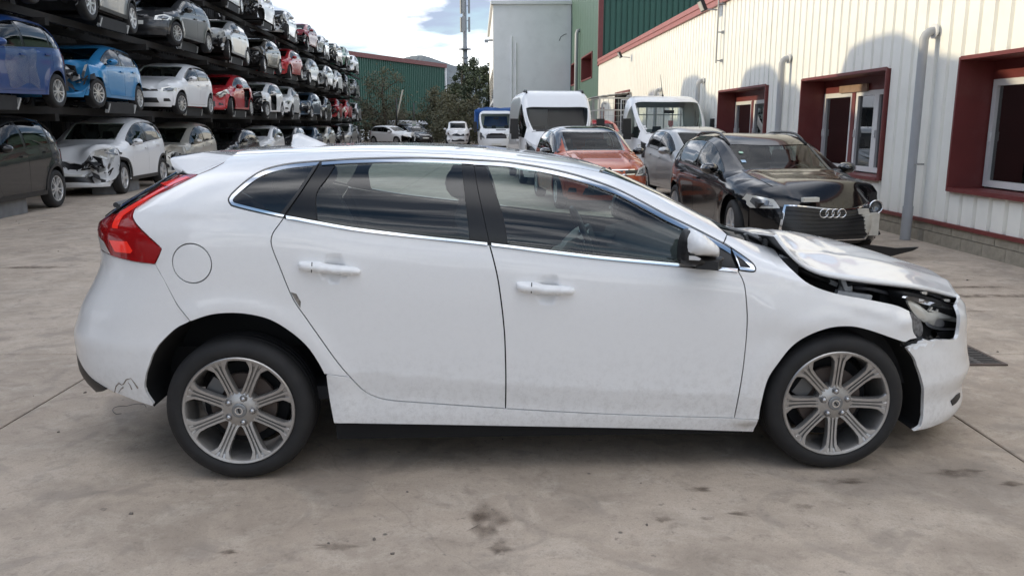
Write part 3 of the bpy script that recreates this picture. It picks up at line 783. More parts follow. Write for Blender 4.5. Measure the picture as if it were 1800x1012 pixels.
# ------------------------------------------------------------------ far green warehouse
wh_ = empty('green_warehouse', (-8.1, 101, 0), 0)
tag(wh_, 'distant green ribbed warehouse with a red eave seen past the car rack', 'building')
wd = Vector((-15.4 + 8.1, 85 - 101)).normalized(); wa = math.atan2(wd.y, wd.x)
face = empty('wall', (0, 0, 0), wa, wh_)
for k in range(20):
    o = clad_piece('cladding_sheet', k * 1.6, (k + 1) * 1.6 - .004, 1.0, 8.3, M_GREEN, face, .4, .07)
    o.scale = (1, -1, 1)
mb = MB(); mb.box((16, .0, .5), (32, .3, 1.0)); mb.build('concrete_base', M_REND, face)
mb = MB(); mb.box((16, -.0, 8.4), (32.3, .5, .45)); mb.build('red_eave', M_DRED, face)
mb = MB(); mb.box((-.1, 0, 4.4), (.25, .3, 7.6)); mb.build('corner_post', M_REND, face)
mb = MB(); mb.box((16, -8, 4.3), (31.8, 15.6, 8.4)); mb.build('hall_body', M_GREEN, face)
# ------------------------------------------------------------------ generic vehicles
PAINT = pbr('vehicle_paint_base', (.5, .5, .5), .3)
M_PLATE = pbr('number_plate_blank', (.62, .62, .58), .4)
M_GRILLE = pbr('grille_black', (.014, .014, .015), .35)
M_BAG = pbr('airbag_white', (.60, .60, .58), .9)

def rim_mesh(style, r):
    """simple wheel rims for the parked cars; outer face towards -y"""
    mb = MB()
    mb.lathe([(r, -.085), (r * .985, -.095), (r * .93, -.092), (r * .90, -.07), (r * .88, .02), (r * .98, .08)], 'y', 28)
    if style == 'cover':
        mb.lathe([(r * .93, -.088), (r * .75, -.098), (r * .45, -.094), (r * .2, -.10), (0, -.10)], 'y', 28)
        for k in range(9):
            a = 2 * math.pi * k / 9; mb.box((r * .70 * math.cos(a), -.0985, r * .70 * math.sin(a)), (r * .16, .004, r * .10), 1, Matrix.Rotation(-a, 3, 'Y'))
    else:
        n, w = {'five': (5, .16), 'ten': (10, .075), 'seven': (7, .11), 'twin': (10, .07)}[style]
        mb.lathe([(0, -.082), (r * .24, -.080), (r * .27, -.06), (r * .27, -.03)], 'y', 18)
        for k in range(n):
            a = 2 * math.pi * k / n + (.10 if k % 2 else -.10) * (style == 'twin'); c, s = math.cos(a), math.sin(a); V = []
            for rr, ww, d in ((r * .2, w * 1.15, -.078), (r * .6, w * .85, -.082), (r * .95, w * 1.1, -.088)):
                for q, dd in ((-1, .03), (-.8, 0), (.8, 0), (1, .03)):
                    t = q * ww * r * 1.0; V.append((rr * c - t * s, d + dd, rr * s + t * c))
            mb.add(V, [(i * 4 + j, i * 4 + j + 1, i * 4 + j + 5, i * 4 + j + 4) for i in range(2) for j in range(3)])
        mb.lathe([(0, .0), (r * .85, .0)], 'y', 20, (0, 0, 0), 1)
    me = mb.mesh('rim', [M_ALLOY2, M_DARK], True); me.set_sharp_from_angle(angle=R_(35))
    return me
def tyre_mesh(R, r, w=.10):
    mb = MB(); mb.lathe([(r * .97, -w * .85), (r * 1.05, -w), (R * .9, -w), (R * .97, -w * .85), (R, -w * .55), (R, w * .55), (R * .97, w * .85), (R * .9, w), (r, w * .9)], 'y', 36)
    return mb.mesh('tyre', M_RUBBER, True)
_WH = {}
def wheel_set(R, style):
    k = (round(R, 3), style)
    if k not in _WH: r = R * .70; _WH[k] = (tyre_mesh(R, r), rim_mesh(style, r * .97))
    return _WH[k]

HATCH = dict(wb=2.55, hw=.87, R=.305, zs=.20,
    roof=[(-.8, 1.27), (-.5, 1.36), (0, 1.44), (.5, 1.47), (1.0, 1.46), (1.3, 1.41), (1.5, 1.34), (1.8, 1.20), (2.14, 1.02), (2.4, .96), (2.8, .885), (3.1, .80), (3.3, .70), (3.45, .62)],
    belt=[(-.9, 1.02), (.2, 1.0), (1.2, .945), (2.0, .90), (2.4, .85), (3.0, .74), (3.4, .62)],
    nose=[(.1, 3.22), (.3, 3.36), (.45, 3.38), (.6, 3.33), (.75, 3.24), (.9, 3.1)],
    tail=[(.2, -.62), (.35, -.70), (.5, -.72), (.7, -.70), (.9, -.67), (1.05, -.62), (1.25, -.50), (1.4, -.40), (1.5, -.36), (1.8, -.3)],
    cowl=2.12, header=1.42, xq=-.42, xC=.12, xB=.98, xA=1.98, m=5.2, n=1.6, lamp=[(.50, .575), (.80, .60), (.835, .70), (.70, .745), (.52, .69)], wheel='ten')
def variant(base, **k):
    d = dict(base); sx, sz, sy = k.pop('sx', 1), k.pop('sz', 1), k.pop('sy', 1)
    d['wb'] = base['wb'] * sx; d['hw'] = base['hw'] * sy
    for n in ('roof', 'belt'): d[n] = [(a * sx, b * sz) for a, b in base[n]]
    for n in ('nose', 'tail'): d[n] = [(a * sz, b * sx) for a, b in base[n]]
    for n in ('cowl', 'header', 'xq', 'xC', 'xB', 'xA'): d[n] = base[n] * sx
    d['lamp'] = [(a, b * sz) for a, b in base['lamp']]
    d.update(k); return d
SUV = variant(HATCH, sx=1.04, sz=1.165, sy=1.04, R=.355, zs=.26, wheel='five', clad=True)
MPV = variant(HATCH, sx=1.06, sz=1.07, sy=1.02, R=.315, wheel='seven',
    roof=[(-.85, 1.42), (-.5, 1.52), (0, 1.59), (.6, 1.62), (1.1, 1.60), (1.45, 1.53), (1.75, 1.40), (2.1, 1.20), (2.42, 1.02), (2.7, .96), (3.0, .89), (3.25, .80), (3.45, .70), (3.6, .62)], cowl=2.40, header=1.60, xA=2.15)
COUPE = variant(HATCH, sx=1.03, sz=.975, wheel='twin',
    roof=[(-.85, 1.16), (-.5, 1.27), (0, 1.385), (.5, 1.43), (.95, 1.425), (1.25, 1.37), (1.5, 1.28), (1.8, 1.145), (2.16, .98), (2.4, .93), (2.8, .86), (3.15, .77), (3.4, .67), (3.55, .60)])
CITY = variant(HATCH, sx=.90, sz=1.02, sy=.94, R=.28, wheel='cover')

def car_shape(sp):
    return Shape(sp['wb'], sp['hw'], sp['roof'], sp['belt'], sp['nose'], sp['tail'], [(-2, sp['zs']), (5, sp['zs'])],
        sp.get('prof', [(-.5, .93), (0, .955), (.12, .972), (.2, .98), (.45, .993), (.68, 1), (.82, .998), (.92, .985), (1, .962), (1.2, .95)]),
        xf0=sp.get('xf0', sp['wb'] - .35), xr0=sp.get('xr0', .25), m=sp['m'], n=sp['n'], pf=sp.get('pf', 2.8), pr=3.4, hood=sp.get('hood', .09), arch=[(0, sp['R'], sp['R'] + .10), (sp['wb'], sp['R'], sp['R'] + .10)], flare=.012)

def car_proto(sp, deform=None, res=.09, extras=None):
    sh = car_shape(sp); wb, R, zs = sp['wb'], sp['R'], sp['zs']
    parts = []                                              # (name, mesh, [(subname, mesh), ...], key)
    D = (lambda d: (deform(d[0]), d[1], d[2])) if deform else (lambda d: d)
    def add(name, d, mat, key=None, sub=()):
        if deform:
            v = deform(d[0]); me = new_mesh(name, v, d[1], mat, True)
        else: me = pmesh(name, d, mat)
        parts.append((name, me, list(sub), key or name)); return me
    def two(name, d, mat, key=None):
        add(name, d, mat, (key or name) + '_r'); add(name, mirror_y(d), mat, (key or name) + '_l')
    NEAR = (0, -1, 0); S = sh.side(-1)
    xsF, xsR, KE = wb + .44, sp.get('xsR', -.46), .90; van = sp.get('van'); cab = sp.get('cab')
    ra, az = R + .055, R + .01
    def arc(cx, r, z0):
        a0 = math.asin(max(-1, (z0 - az) / r)); return [(cx + r * math.cos(a), az + r * math.sin(a)) for a in np.linspace(a0, math.pi - a0, 22)]
    xe = np.linspace(xsR, xsF, 70)
    poly = [(xsF, .24)] + arc(wb, ra, zs + .04) + ([] if cab else arc(0, ra, zs + .04)) + [(xsR, zs + .05 if cab else .27)] + list(zip(xe, sh.ze(xe, KE)))
    # daylight opening
    def band(a, b, ins=0.0):
        x = np.linspace(a, b, 26); lo = sh.belt(x) + .018 + ins; hi = sh.ze(x, KE) - .05 - ins
        hi = np.minimum(hi, lo + np.maximum(0, (x - sp['xq']) * 1.25)); k = hi - lo > .012
        x, lo, hi = x[k], lo[k], hi[k]
        return np.vstack([np.stack([x, lo], 1), np.stack([x, hi], 1)[::-1]])
    xfr = sp['cowl'] - .10
    dlo = band(sp['xq'], xfr)
    xB, xC, xA = sp['xB'], sp['xC'], sp['xA']; zd = zs + .10
    def bt(a, b): x = np.linspace(a, b, 10); return np.stack([x, sh.belt(x) - .004], 1)
    fd = np.vstack([[(xB, zd), (xA - .12, zd), (xA - .02, zd + .10), (xA + .02, .55)], bt(xB, xA)[::-1]])
    ar2 = [(p[0], p[1]) for p in arc(0, ra + .05, zd + .02) if p[0] > .12][:9]
    rd = np.vstack([[(xB - .0, zd), (ra + .16, zd)], ar2, bt(xC, xB)])
    def section(x, z0, inset=0.0):
        zz = np.linspace(z0, float(sh.zc(x)) - .03, 22); w = sh.W(np.full(22, x), zz) - inset
        return np.vstack([np.stack([w, zz], 1), np.stack([-w, zz], 1)[::-1]])
    def cab_back(): return panel_data(section(xsR, .55), lambda u, v: np.stack([np.full_like(u, xsR), u, v], 1), (-1, 0, 0), [[(-.68, 1.42), (.68, 1.42), (.62, 1.98), (-.62, 1.98)]], .15, 0, .02)
    if van and not cab: add('bulkhead', panel_data(section(2.3, .5, .03), lambda u, v: np.stack([np.full_like(u, 2.3), u, v], 1), (1, 0, 0), [[(-.75, 1.50), (-.1, 1.50), (-.1, 1.95), (-.75, 1.95)]], .2, 0, 0), M_INT)
    add('body', join_data(*[f(panel_data(poly, S, NEAR, [fd, dlo] if van else [fd, rd, dlo], res, 0, .02)) for f in (lambda d: d, mirror_y)],
        cab_back() if cab else sh.wrap(xsR, sp.get('z_rear', .27), float(sh.zc(xsR)) - .035, False, 20, 22)), PAINT)
    two('front_door', panel_data(fd, S, NEAR, (), res, .004, .02), PAINT)
    if not van: two('rear_door', panel_data(rd, S, NEAR, (), res, .004, .02), PAINT)
    for k in ('front', 'rear'):
        hx = (xB + .16) if k == 'front' else (xC + .20); hz = float(sh.belt(hx)) - .11; hm = MB()
        for sg in (-1, 1): pass
        for nm, me, sub, key in parts:
            if key.startswith(k + '_door'):
                sg = -1 if key.endswith('_r') else 1; h = MB(); y = sg * (float(sh.W(hx, hz)) + .015); h.box((hx, y, hz), (.19, .03, .032)); V = np.array(h.V)
                if deform: h.V = [tuple(v) for v in deform(V)]
                sub.append(('handle', h.mesh('handle', sp.get('handle_mat', PAINT))))
    G = sp.get('glass', M_GLASSD)
    two('side_window', panel_data(band(xB + .045, xfr - .02, .012), sh.side(-1, -.006), NEAR, (), .15, 0, 0), M_GLASS, 'window_front')
    if not van: two('side_window', panel_data(band(xC + .035, xB - .045, .012), sh.side(-1, -.006), NEAR, (), .15, 0, 0), G, 'window_rear')
    if not van and xC - .04 - sp['xq'] > .2: two('quarter_window', panel_data(band(sp['xq'] + .04, xC - .03, .012), sh.side(-1, -.006), NEAR, (), .15, 0, 0), G, 'window_quarter')
    two('window_frame', panel_data(dlo, sh.side(-1, -.012), NEAR, [band(xB + .045, xfr - .02, .014)] if van else [q for q in (band(xB + .045, xfr - .02, .014), band(xC + .035, xB - .045, .014)) + ((band(sp['xq'] + .04, xC - .03, .014),) if xC - .04 - sp['xq'] > .2 else ())], .12, -.004, 0), M_TRIM)
    # roof with windscreen opening
    xr = np.linspace(xsR, sp['cowl'], 40); yr = sh.W(xr, sh.ze(xr, KE))
    top = np.vstack([np.stack([xr, yr], 1), np.stack([xr, -yr], 1)[::-1]])
    xw = np.linspace(sp['header'], sp['cowl'] - .02, 16); yw = sh.W(xw, sh.ze(xw, KE)) - .045
    bow = sp.get('bow', .07)
    ws = np.vstack([np.stack([xw, yw], 1), [(sp['cowl'] - .02, y) for y in np.linspace(yw[-1], -yw[-1], 9)[1:-1]], np.stack([xw, -yw], 1)[::-1], [(sp['header'] + bow * (1 - (y / yw[0]) ** 2), y) for y in np.linspace(-yw[0], yw[0], 9)[1:-1]]])
    add('roof', panel_data(top, sh.top(), (0, 0, 1), [ws], res, 0, .02), sp.get('roof_mat', PAINT))
    add('windscreen', panel_data(ws, sh.top(-.004), (0, 0, 1), (), .12, 0, 0), glass('windscreen_sheet', (.66, .74, .71), boost=.42))
    # nose columns
    ts = np.linspace(-1, 1, 25); cols = []; z0 = sp.get('z_front', .20)
    for t in ts:
        z = .7
        def at(z, t=t):
            xe_ = float(sh.nose(z)); c = min(1, max(0, (xsF - sh.xf0) / (xe_ - sh.xf0))); pm = math.acos(c ** (sh.pf / 2)) if c < 1 else 0
            x, y = sh.end(np.array([z]), np.array([abs(t) * pm]), True); return float(x[0]), float(y[0]) * (1 if t > 0 else -1 if t < 0 else 0)
        for _ in range(14): z = .5 * z + .5 * float(sh.zb(at(z)[0])) 
        cols.append([(*at(zz), zz) for zz in np.linspace(z0, z, 14)])
    Gd = np.array(cols)
    add('front_bumper', grid_data(Gd, (1, 0, 0)), PAINT)
    edge = Gd[:, -1]
    xh = np.linspace(sp['cowl'] + .015, xsF, 16); yh = sh.W(xh, sh.ze(xh, KE))
    hood = np.vstack([np.stack([xh, -yh], 1), edge[:, :2], np.stack([xh, yh], 1)[::-1]])
    def hood_fn(u, v):
        P = sh.top(.004)(u, v); P[:, 2] += .012 * np.exp(-((np.abs(v) - .45) / .05) ** 2) * np.clip((u - sp['cowl']) / .3, 0, 1); return P
    add('bonnet', panel_data(hood, hood_fn, (0, 0, 1), (), res, .004, .02), PAINT)
    # face
    hw = sp['hw']
    def fpan(P, off=.006, lip=.02): return panel_data(P, sh.front(off), (1, -.2, 0), (), .06, 0, lip)
    lp = [(-a * hw / .87, b) for a, b in sp['lamp']]
    lamp_d = fpan(lp, .008)
    inner = np.array(lp); c0 = inner.mean(0); li = (inner - c0) * .62 + c0
    for sg, key in ((1, 'r'), (-1, 'l')):
        f = (lambda d: d) if sg > 0 else mirror_y
        add('headlamp', f(lamp_d), M_LAMP, 'headlamp_' + key)
        d2 = f(fpan(li, .014)); sub = parts[-1][2]
        sub.append(('lamp_lens', new_mesh('lamp_lens', deform(d2[0]) if deform else d2[0], d2[1], pbr('lamp_core', (.20, .21, .22), .1, metal=.5), True)))
    zl = min(b for a, b in sp['lamp']); zt = max(b for a, b in sp['lamp'])
    gy = min(a for a, b in sp['lamp']) * .92 * hw / .87
    add('grille', fpan(sp.get('grille', [(-gy, zl + .03), (gy, zl + .03), (gy * .96, zt - .09), (-gy * .96, zt - .09)])), M_GRILLE)
    add('lower_grille', fpan([(-.55 * hw, .30), (.55 * hw, .30), (.50 * hw, .43), (-.50 * hw, .43)]), M_GRILLE)
    add('number_plate', fpan([(-.26, .45), (.26, .45), (.26, .55), (-.26, .55)], .018, .01), M_PLATE)
    two('fog_lamp', fpan([(-.82 * hw, .34), (-.66 * hw, .34), (-.67 * hw, .42), (-.79 * hw, .42)]), M_GRILLE)
    if sp.get('clad'):
        zc_ = zs + .10
        two('sill_cladding', panel_data([(wb - ra - .02, zs + .02), (wb - ra - .02, zc_), (ra + .02, zc_), (ra + .02, zs + .02)], sh.side(-1, .012), NEAR, (), .15, 0, .02), M_BLACK)
        for cx, nm in ((wb, 'f'), (0, 'b')):
            a = arc(cx, ra - .004, zs + .08); b = arc(cx, ra + .055, zs + .08)
            two('arch_cladding', panel_data(np.vstack([a, b[::-1]]), sh.side(-1, .012), NEAR, (), .08, 0, .02), M_BLACK, 'clad' + nm)
    # tail
    def rpan(P, off=.006): return panel_data(P, sh.rear(off), (-1, -.2, 0), (), .08, 0, .015)
    zbk = float(sh.belt(-.3)); zr = float(sh.zc(sp.get('xsR', -.4)))
    if not cab: add('rear_window', rpan([(-.60 * hw, zbk + .06), (.60 * hw, zbk + .06), (.52 * hw, zr - .10), (-.52 * hw, zr - .10)]), G)
    if not cab: two('tail_lamp', rpan([(-.90 * hw, zbk - .28), (-.66 * hw, zbk - .26), (-.64 * hw, zbk - .02), (-.86 * hw, zbk + .04), (-.93 * hw, zbk - .1)], .010), M_RED)
    # mirrors
    for sg, key in ((-1, 'r'), (1, 'l')):
        mx, mz = sp['xA'] - .16, float(sh.belt(sp['xA'] - .16)) + .09; y0 = float(sh.W(mx, mz))
        mb = MB(); rr = []
        for i, (xx, w, hh) in enumerate(((-.05, .10, .065), (-.02, .115, .078), (.05, .11, .07), (.10, .07, .045), (.115, .03, .02))):
            rr.append([(mx + xx, sg * (y0 + .12 + w * math.cos(a)), mz + hh * math.sin(a)) for a in np.linspace(0, 2 * math.pi, 13)])
        d = grid_data(np.array(rr), None); mb.add(d[0], d[1]); mb.F.append(tuple(range(12))); mb.mi.append(0); mb.bar((mx + .02, sg * (y0 - .02), mz - .07), (mx + .02, sg * (y0 + .08), mz - .04), .06, .03)
        if deform: mb.V = [tuple(v) for v in deform(np.array(mb.V))]
        parts.append(('door_mirror', mb.mesh('door_mirror', sp.get('mirror_mat', PAINT), True), [], 'mirror_' + key))
    # inside
    nx, tx = float(sh.nose(.5)), float(sh.tail(.6)); cw = sp['cowl']; bz = float(sh.belt(cw))
    mb = MB(); hwi = hw * .86
    mb.prism([(tx + .14, .33), (-ra - .05, .33), (-ra, az + ra), (ra, az + ra), (ra + .02, .26), (wb - ra - .02, .26), (wb - ra, az + ra - .05), (nx - .24, az + ra - .05), (nx - .30, float(sh.zb(nx - .3)) - .10), (cw + .25, float(sh.zb(cw + .25)) - .06), (cw + .02, bz - .03), (cw - .30, bz - .04), (cw - .42, .60), (.4, .52), (.0, .72), (-.12, zbk - .1), (tx + .22, zbk - .1)], -hwi, hwi, 'y')
    if cab:
        mb = MB(); mb.prism([(xsR + .1, .45), (wb - ra - .05, .45), (wb - ra, az + ra), (nx - .25, az + ra), (nx - .3, .95), (cw + .2, bz - .08), (cw - .1, bz + .02), (cw - .45, bz - .05), (cw - .55, .85), (xsR + .15, .85)], -hwi, hwi, 'y')
    if deform: mb.V = [tuple(v) for v in deform(np.array(mb.V))]
    parts.append(('inner_body', mb.mesh('inner_body', M_INT), [], 'inner'))
    dz = sp.get('seat_z', 0.0)
    for sx_, sy_ in (((cw - 1.15, -.62), (cw - 1.15, -.12), (cw - 1.15, .58)) if van else ((cw - .98, -.36), (cw - .98, .36), (cw - 1.85, -.33), (cw - 1.85, .33))):
        s = MB(); zz = float(sh.belt(1.2)) - dz
        s.box((sx_ + .22, sy_, .60), (.50, .46, .14)); s.box((sx_ - .06, sy_, .62 + (zz - .55) / 2), (.13, .44, zz - .50), 0, Matrix.Rotation(-.22, 3, 'Y'), .86); s.box((sx_ - .155, sy_, zz + .18), (.10, .26, .17), 0, Matrix.Rotation(-.2, 3, 'Y'), .8)
        s.V = [(x, y, z + dz) for x, y, z in s.V]; parts.append(('seat', s.mesh('seat', M_SEAT), [], 'seat'))
    s = MB(); s.tube([(cw - .52 + .06 * math.sin(a), .36 + .17 * math.cos(a), bz - .02 + .16 * math.sin(a)) for a in np.linspace(0, 2 * math.pi, 17)], .017, 6, caps=False); s.bar((cw - .52, .2, bz - .02), (cw - .52, .52, bz - .02), .03); parts.append(('steering_wheel', s.mesh('steering_wheel', M_BLACK), [], 'steer'))
    if extras: extras(parts, sh, sp, add, two, fpan)
    return dict(parts=parts, sp=sp, sh=sh)

def spawn(proto, name, loc, rz, pmat, label=None, cat='car', group=None, skip=(), few=False, wheels=True, wheel_style=None, turn=0.0, nowheel=(), roll=0.0):
    root = empty(name, loc, rz)
    if roll: root.rotation_euler = (roll[0], roll[1], rz)
    tag(root, label, cat, group)
    def obj(nm, me, par):
        o = put(nm, me, par)
        for i, m in enumerate(me.materials):
            if m is PAINT: o.material_slots[i].link = 'OBJECT'; o.material_slots[i].material = pmat
        return o
    for nm, me, sub, key in proto['parts']:
        if key in skip or nm in skip: continue
        if few and nm in ('handle', 'seat', 'steering_wheel', 'fog_lamp', 'number_plate', 'door_mirror', 'lower_grille', 'grille', 'tail_lamp', 'quarter_window', 'window_frame'): continue
        o = obj(nm, me, root)
        if not few:
            for sn, sm in sub: obj(sn, sm, o)
    sp = proto['sp']
    ty, rm = wheel_set(sp['R'], wheel_style or sp['wheel'])
    for i, (x, sg) in enumerate(((sp['wb'], -1), (0, -1), (sp['wb'], 1), (0, 1))):
        if i in nowheel: continue
        a = (0 if sg < 0 else math.pi) + (turn if i in (0, 2) else 0)
        w = empty('wheel', (x, sg * (sp['hw'] - .115), sp['R']), a, root)
        put('tyre', ty, w); put('rim', rm, w)
    return root

def crush(wb, side=-1, amt=1.0, seed=1, back=0.0):
    """front-end crash: pushes the nose back and crumples it, worse on one side"""
    rg = random.Random(seed); K = [(rg.uniform(3, 9), rg.uniform(3, 9), rg.uniform(3, 9), rg.uniform(0, 6), rg.uniform(0, 6), rg.uniform(0, 6)) for _ in range(6)]
    def f(V):
        V = np.array(V, float); x, y, z = V[:, 0].copy(), V[:, 1].copy(), V[:, 2].copy()
        w = np.clip((x - (wb - .25)) / .9, 0, 1) ** 1.3 * np.clip(.55 + .75 * side * y, .1, 1.3) * np.clip((z - .25) / .35, 0, 1)
        d = np.zeros((len(V), 3))
        for i, (a, b, c, p, q, r) in enumerate(K):
            s = np.sin(a * x + p) * np.sin(b * y + q) * np.sin(c * z + r); d[:, i % 3] += s * .11
        V = V + d * w[:, None] * amt
        V[:, 0] -= .20 * amt * w * np.clip((x - wb) / .8, 0, 1); V[:, 2] += .10 * amt * w * np.exp(-((x - (wb + .35)) / .3) ** 2) * (z > .7)
        return V
    return f

CP = {k: paint('paint_' + k, c, r, m, .22, .7) for k, (c, r, m) in dict(
    white=((.72, .73, .74), .3, 0), silver=((.42, .43, .43), .28, .35), beige=((.45, .43, .38), .3, .3), grey=((.17, .175, .18), .3, .3), dark=((.035, .037, .04), .3, .1), black=((.010, .010, .011), .25, 0),
    blue=((.014, .052, .185), .28, .1), sky=((.030, .20, .42), .28, .1), red=((.36, .018, .025), .28, 0), maroon=((.20, .018, .03), .28, .1), slate=((.05, .085, .13), .3, .2), green=((.05, .14, .10), .3, .1),
    brown=((.055, .05, .042), .3, .2), orange=((.42, .095, .038), .25, .15)).items()}

PROTO = {}
def proto(kind, dmg=0):
    k = (kind, dmg)
    if k not in PROTO:
        sp = dict(hatch=HATCH, suv=SUV, mpv=MPV, coupe=COUPE, city=CITY)[kind]
        PROTO[k] = car_proto(sp, crush(sp['wb'], 1, .75 + .45 * dmg, dmg * 7) if dmg else None)
    return PROTO[k]
# ------------------------------------------------------------------ four-level car rack
RX0, RSL = -7.485, -.072
RA = math.atan2(-1, -RSL)                         # cars point at the camera side
LEV = [0.0, 1.84, 3.66, 5.46]
RY = [12.55 + 5.32 * k for k in range(-3, 11)]     # y of the front axle of each bay
def rack_x(y): return RX0 + RSL * y
M_RACK = pbr('rack_steel', (.014, .013, .0125), .85, var=.3, vscale=3, metal=.2, dirt=((.04, .028, .02), .5, 3))
M_GALV = pbr('galvanised_bracket', (.42, .42, .41), .5, metal=.4)
rack = empty('car_rack', (rack_x(0), 0, 0), math.atan2(1, RSL))
tag(rack, 'dark steel four-level storage rack loaded with wrecked cars', 'car rack')
# rack frame: local x runs along the rack away from the camera, local y points to the -X side (behind the cars)
mb = MB(); mb.box((0, 0, 0), (76, .10, .15)); beam = mb.mesh('beam', M_RACK)
mb = MB(); mb.box((0, 0, 3.3), (.18, .22, 6.6)); post = mb.mesh('post', M_RACK)
mb = MB(); mb.box((0, 0, 0), (1.50, 1.52, .05)); mb.box((0, -.74, -.10), (1.50, .05, .24)); mb.box((0, .74, -.10), (1.50, .05, .24)); tray = mb.mesh('tray', pbr('tray_steel', (.020, .020, .021), .7, var=.25, vscale=4, metal=.3))
mb = MB(); mb.box((0, 0, 0), (.04, .07, .24), 0, Matrix.Rotation(R_(38), 3, 'Y')); brk = mb.mesh('bracket', M_GALV)
mb = MB(); mb.box((0, 0, 0), (.16, 2.4, .14)); cross = mb.mesh('cross_beam', M_RACK)
for z in LEV[1:]:
    for yy in (.60, 1.55, 2.55): put('beam', beam, rack, (36, yy, z - .02))
for k in range(len(RY)):
    xb = RY[k] - 1.28
    for yy in (1.95, 2.75): put('post', post, rack, (xb, yy, 0))
    for z in LEV[1:]: put('cross_beam', cross, rack, (xb, 1.55, z - .16))
for i, z in enumerate(LEV):
    for y in RY:
        if i: put('tray', tray, rack, (y + 1.28, .84, z + .17))
        if i:
            for s in (-.70, .80): put('bracket', brk, rack, (y + 1.28 + s, .10, z + .06))
mb = MB(); mb.box((0, 0, 0), (1.45, .5, .30)); blk2 = mb.mesh('support_block', pbr('grey_block', (.16, .165, .17), .85, var=.2))
for y in RY[2:9]: put('support_block', blk2, rack, (y + 1.30, .36, .152))

# bays front to back; (kind, colour, damage, missing parts)
N = ()
BAYS = [
 # ground
 [('hatch', 'grey', 0, N), ('city', 'white', 0, N), ('mpv', 'dark', 0, N), ('suv', 'black', 0, N), ('suv', 'white', 2, N), ('mpv', 'beige', 2, ('headlamp_l',)), ('coupe', 'black', 0, N), ('city', 'white', 0, N), ('hatch', 'grey', 3, ('headlamp_l', 'bonnet')), ('coupe', 'slate', 0, N), ('hatch', 'beige', 1, N), ('hatch', 'black', 2, ('front_bumper', 'grille')), ('mpv', 'silver', 0, N), ('hatch', 'grey', 2, ('bonnet',))],
 # second
 [('coupe', 'silver', 0, N), ('hatch', 'dark', 0, N), ('suv', 'grey', 0, N), ('mpv', 'blue', 0, N), ('hatch', 'sky', 2, ('headlamp_l', 'headlamp_r', 'grille', 'lower_grille')), ('hatch', 'white', 0, ('number_plate',)), ('hatch', 'red', 1, ('rear_door_l',)), ('hatch', 'white', 3, ('front_bumper', 'headlamp_l', 'headlamp_r', 'grille', 'bonnet', 'front_door_l', 'lower_grille', 'fog_lamp', 'number_plate')), ('city', 'white', 0, N), ('coupe', 'slate', 2, N), ('hatch', 'black', 0, N), ('hatch', 'red', 2, ('headlamp_l', 'bonnet')), ('city', 'red', 3, ('front_bumper', 'grille', 'lower_grille')), ('hatch', 'silver', 3, ('bonnet', 'headlamp_l'))],
 # third
 [('hatch', 'black', 0, N), ('mpv', 'white', 0, N), ('hatch', 'dark', 0, N), ('coupe', 'dark', 0, N), ('suv', 'grey', 3, ('front_bumper', 'grille', 'headlamp_l')), ('hatch', 'dark', 0, N), ('hatch', 'silver', 2, ('front_bumper', 'lower_grille', 'fog_lamp', 'grille', 'number_plate')), ('coupe', 'brown', 3, ('front_bumper', 'bonnet', 'headlamp_l', 'headlamp_r', 'grille', 'lower_grille', 'fog_lamp', 'number_plate')), ('hatch', 'red', 0, ('headlamp_l', 'headlamp_r')), ('hatch', 'silver', 3, ('headlamp_l', 'headlamp_r', 'bonnet')), ('hatch', 'silver', 2, N), ('city', 'white', 0, N), ('mpv', 'black', 3, ('bonnet', 'front_bumper')), ('hatch', 'grey', 2, N)],
 # top
 [('mpv', 'dark', 0, N), ('hatch', 'silver', 0, N), ('suv', 'black', 0, N), ('hatch', 'dark', 0, N), ('hatch', 'black', 1, N), ('mpv', 'dark', 1, N), ('hatch', 'grey', 2, N), ('hatch', 'white', 3, ('front_bumper', 'headlamp_l', 'headlamp_r', 'grille', 'lower_grille', 'fog_lamp', 'number_plate', 'bonnet')), ('hatch', 'silver', 3, ('headlamp_l', 'bonnet')), ('hatch', 'maroon', 2, ('front_bumper', 'lower_grille', 'headlamp_l', 'number_plate', 'fog_lamp')), ('coupe', 'silver', 1, N), ('hatch', 'beige', 3, ('bonnet', 'front_bumper')), ('suv', 'green', 0, N), ('city', 'white', 2, N)],
]
CN = dict(white='white', silver='silver', beige='champagne silver', grey='grey', dark='charcoal', black='black', blue='dark blue', sky='light blue', red='red', maroon='maroon', slate='slate blue', green='green', brown='dark brown')
KN = dict(hatch='hatchback', suv='crossover', mpv='people carrier', coupe='low hatchback', city='small city car')
LN = ['ground', 'second', 'third', 'top']
HEAD = {'headlamp_l': 'missing a headlamp', 'front_bumper': 'with its bumper torn off', 'bonnet': 'without a bonnet', 'rear_door_l': 'missing a rear door'}
seen = {}
def film_mat():
    m = glass('clear_film', (.86, .88, .91), boost=1.0)
    next(n for n in m.node_tree.nodes if n.type == 'BSDF_GLOSSY').inputs['Roughness'].default_value = .35
    return m
_DB = {}
def debris(wb, seed):
    """torn dark plastic and bent metal hanging out of a smashed front corner"""
    if (wb, seed) in _DB: return _DB[(wb, seed)]
    r = random.Random(seed); mb = MB()
    for k in range(22):
        c = (wb + r.uniform(.30, .74), r.uniform(.30, .86), r.uniform(.34, .78))
        q = Matrix.Rotation(r.uniform(-1.2, 1.2), 3, 'X') @ Matrix.Rotation(r.uniform(-1, 1), 3, 'Y') @ Matrix.Rotation(r.uniform(-1, 1), 3, 'Z')
        mb.box(c, (r.uniform(.04, .26), r.uniform(.03, .22), r.uniform(.006, .05)), 1 if k % 5 == 0 else 0, q, r.uniform(.4, 1))
    _DB[(wb, seed)] = mb.mesh('crash_debris', [M_INT, M_GALV]); return _DB[(wb, seed)]
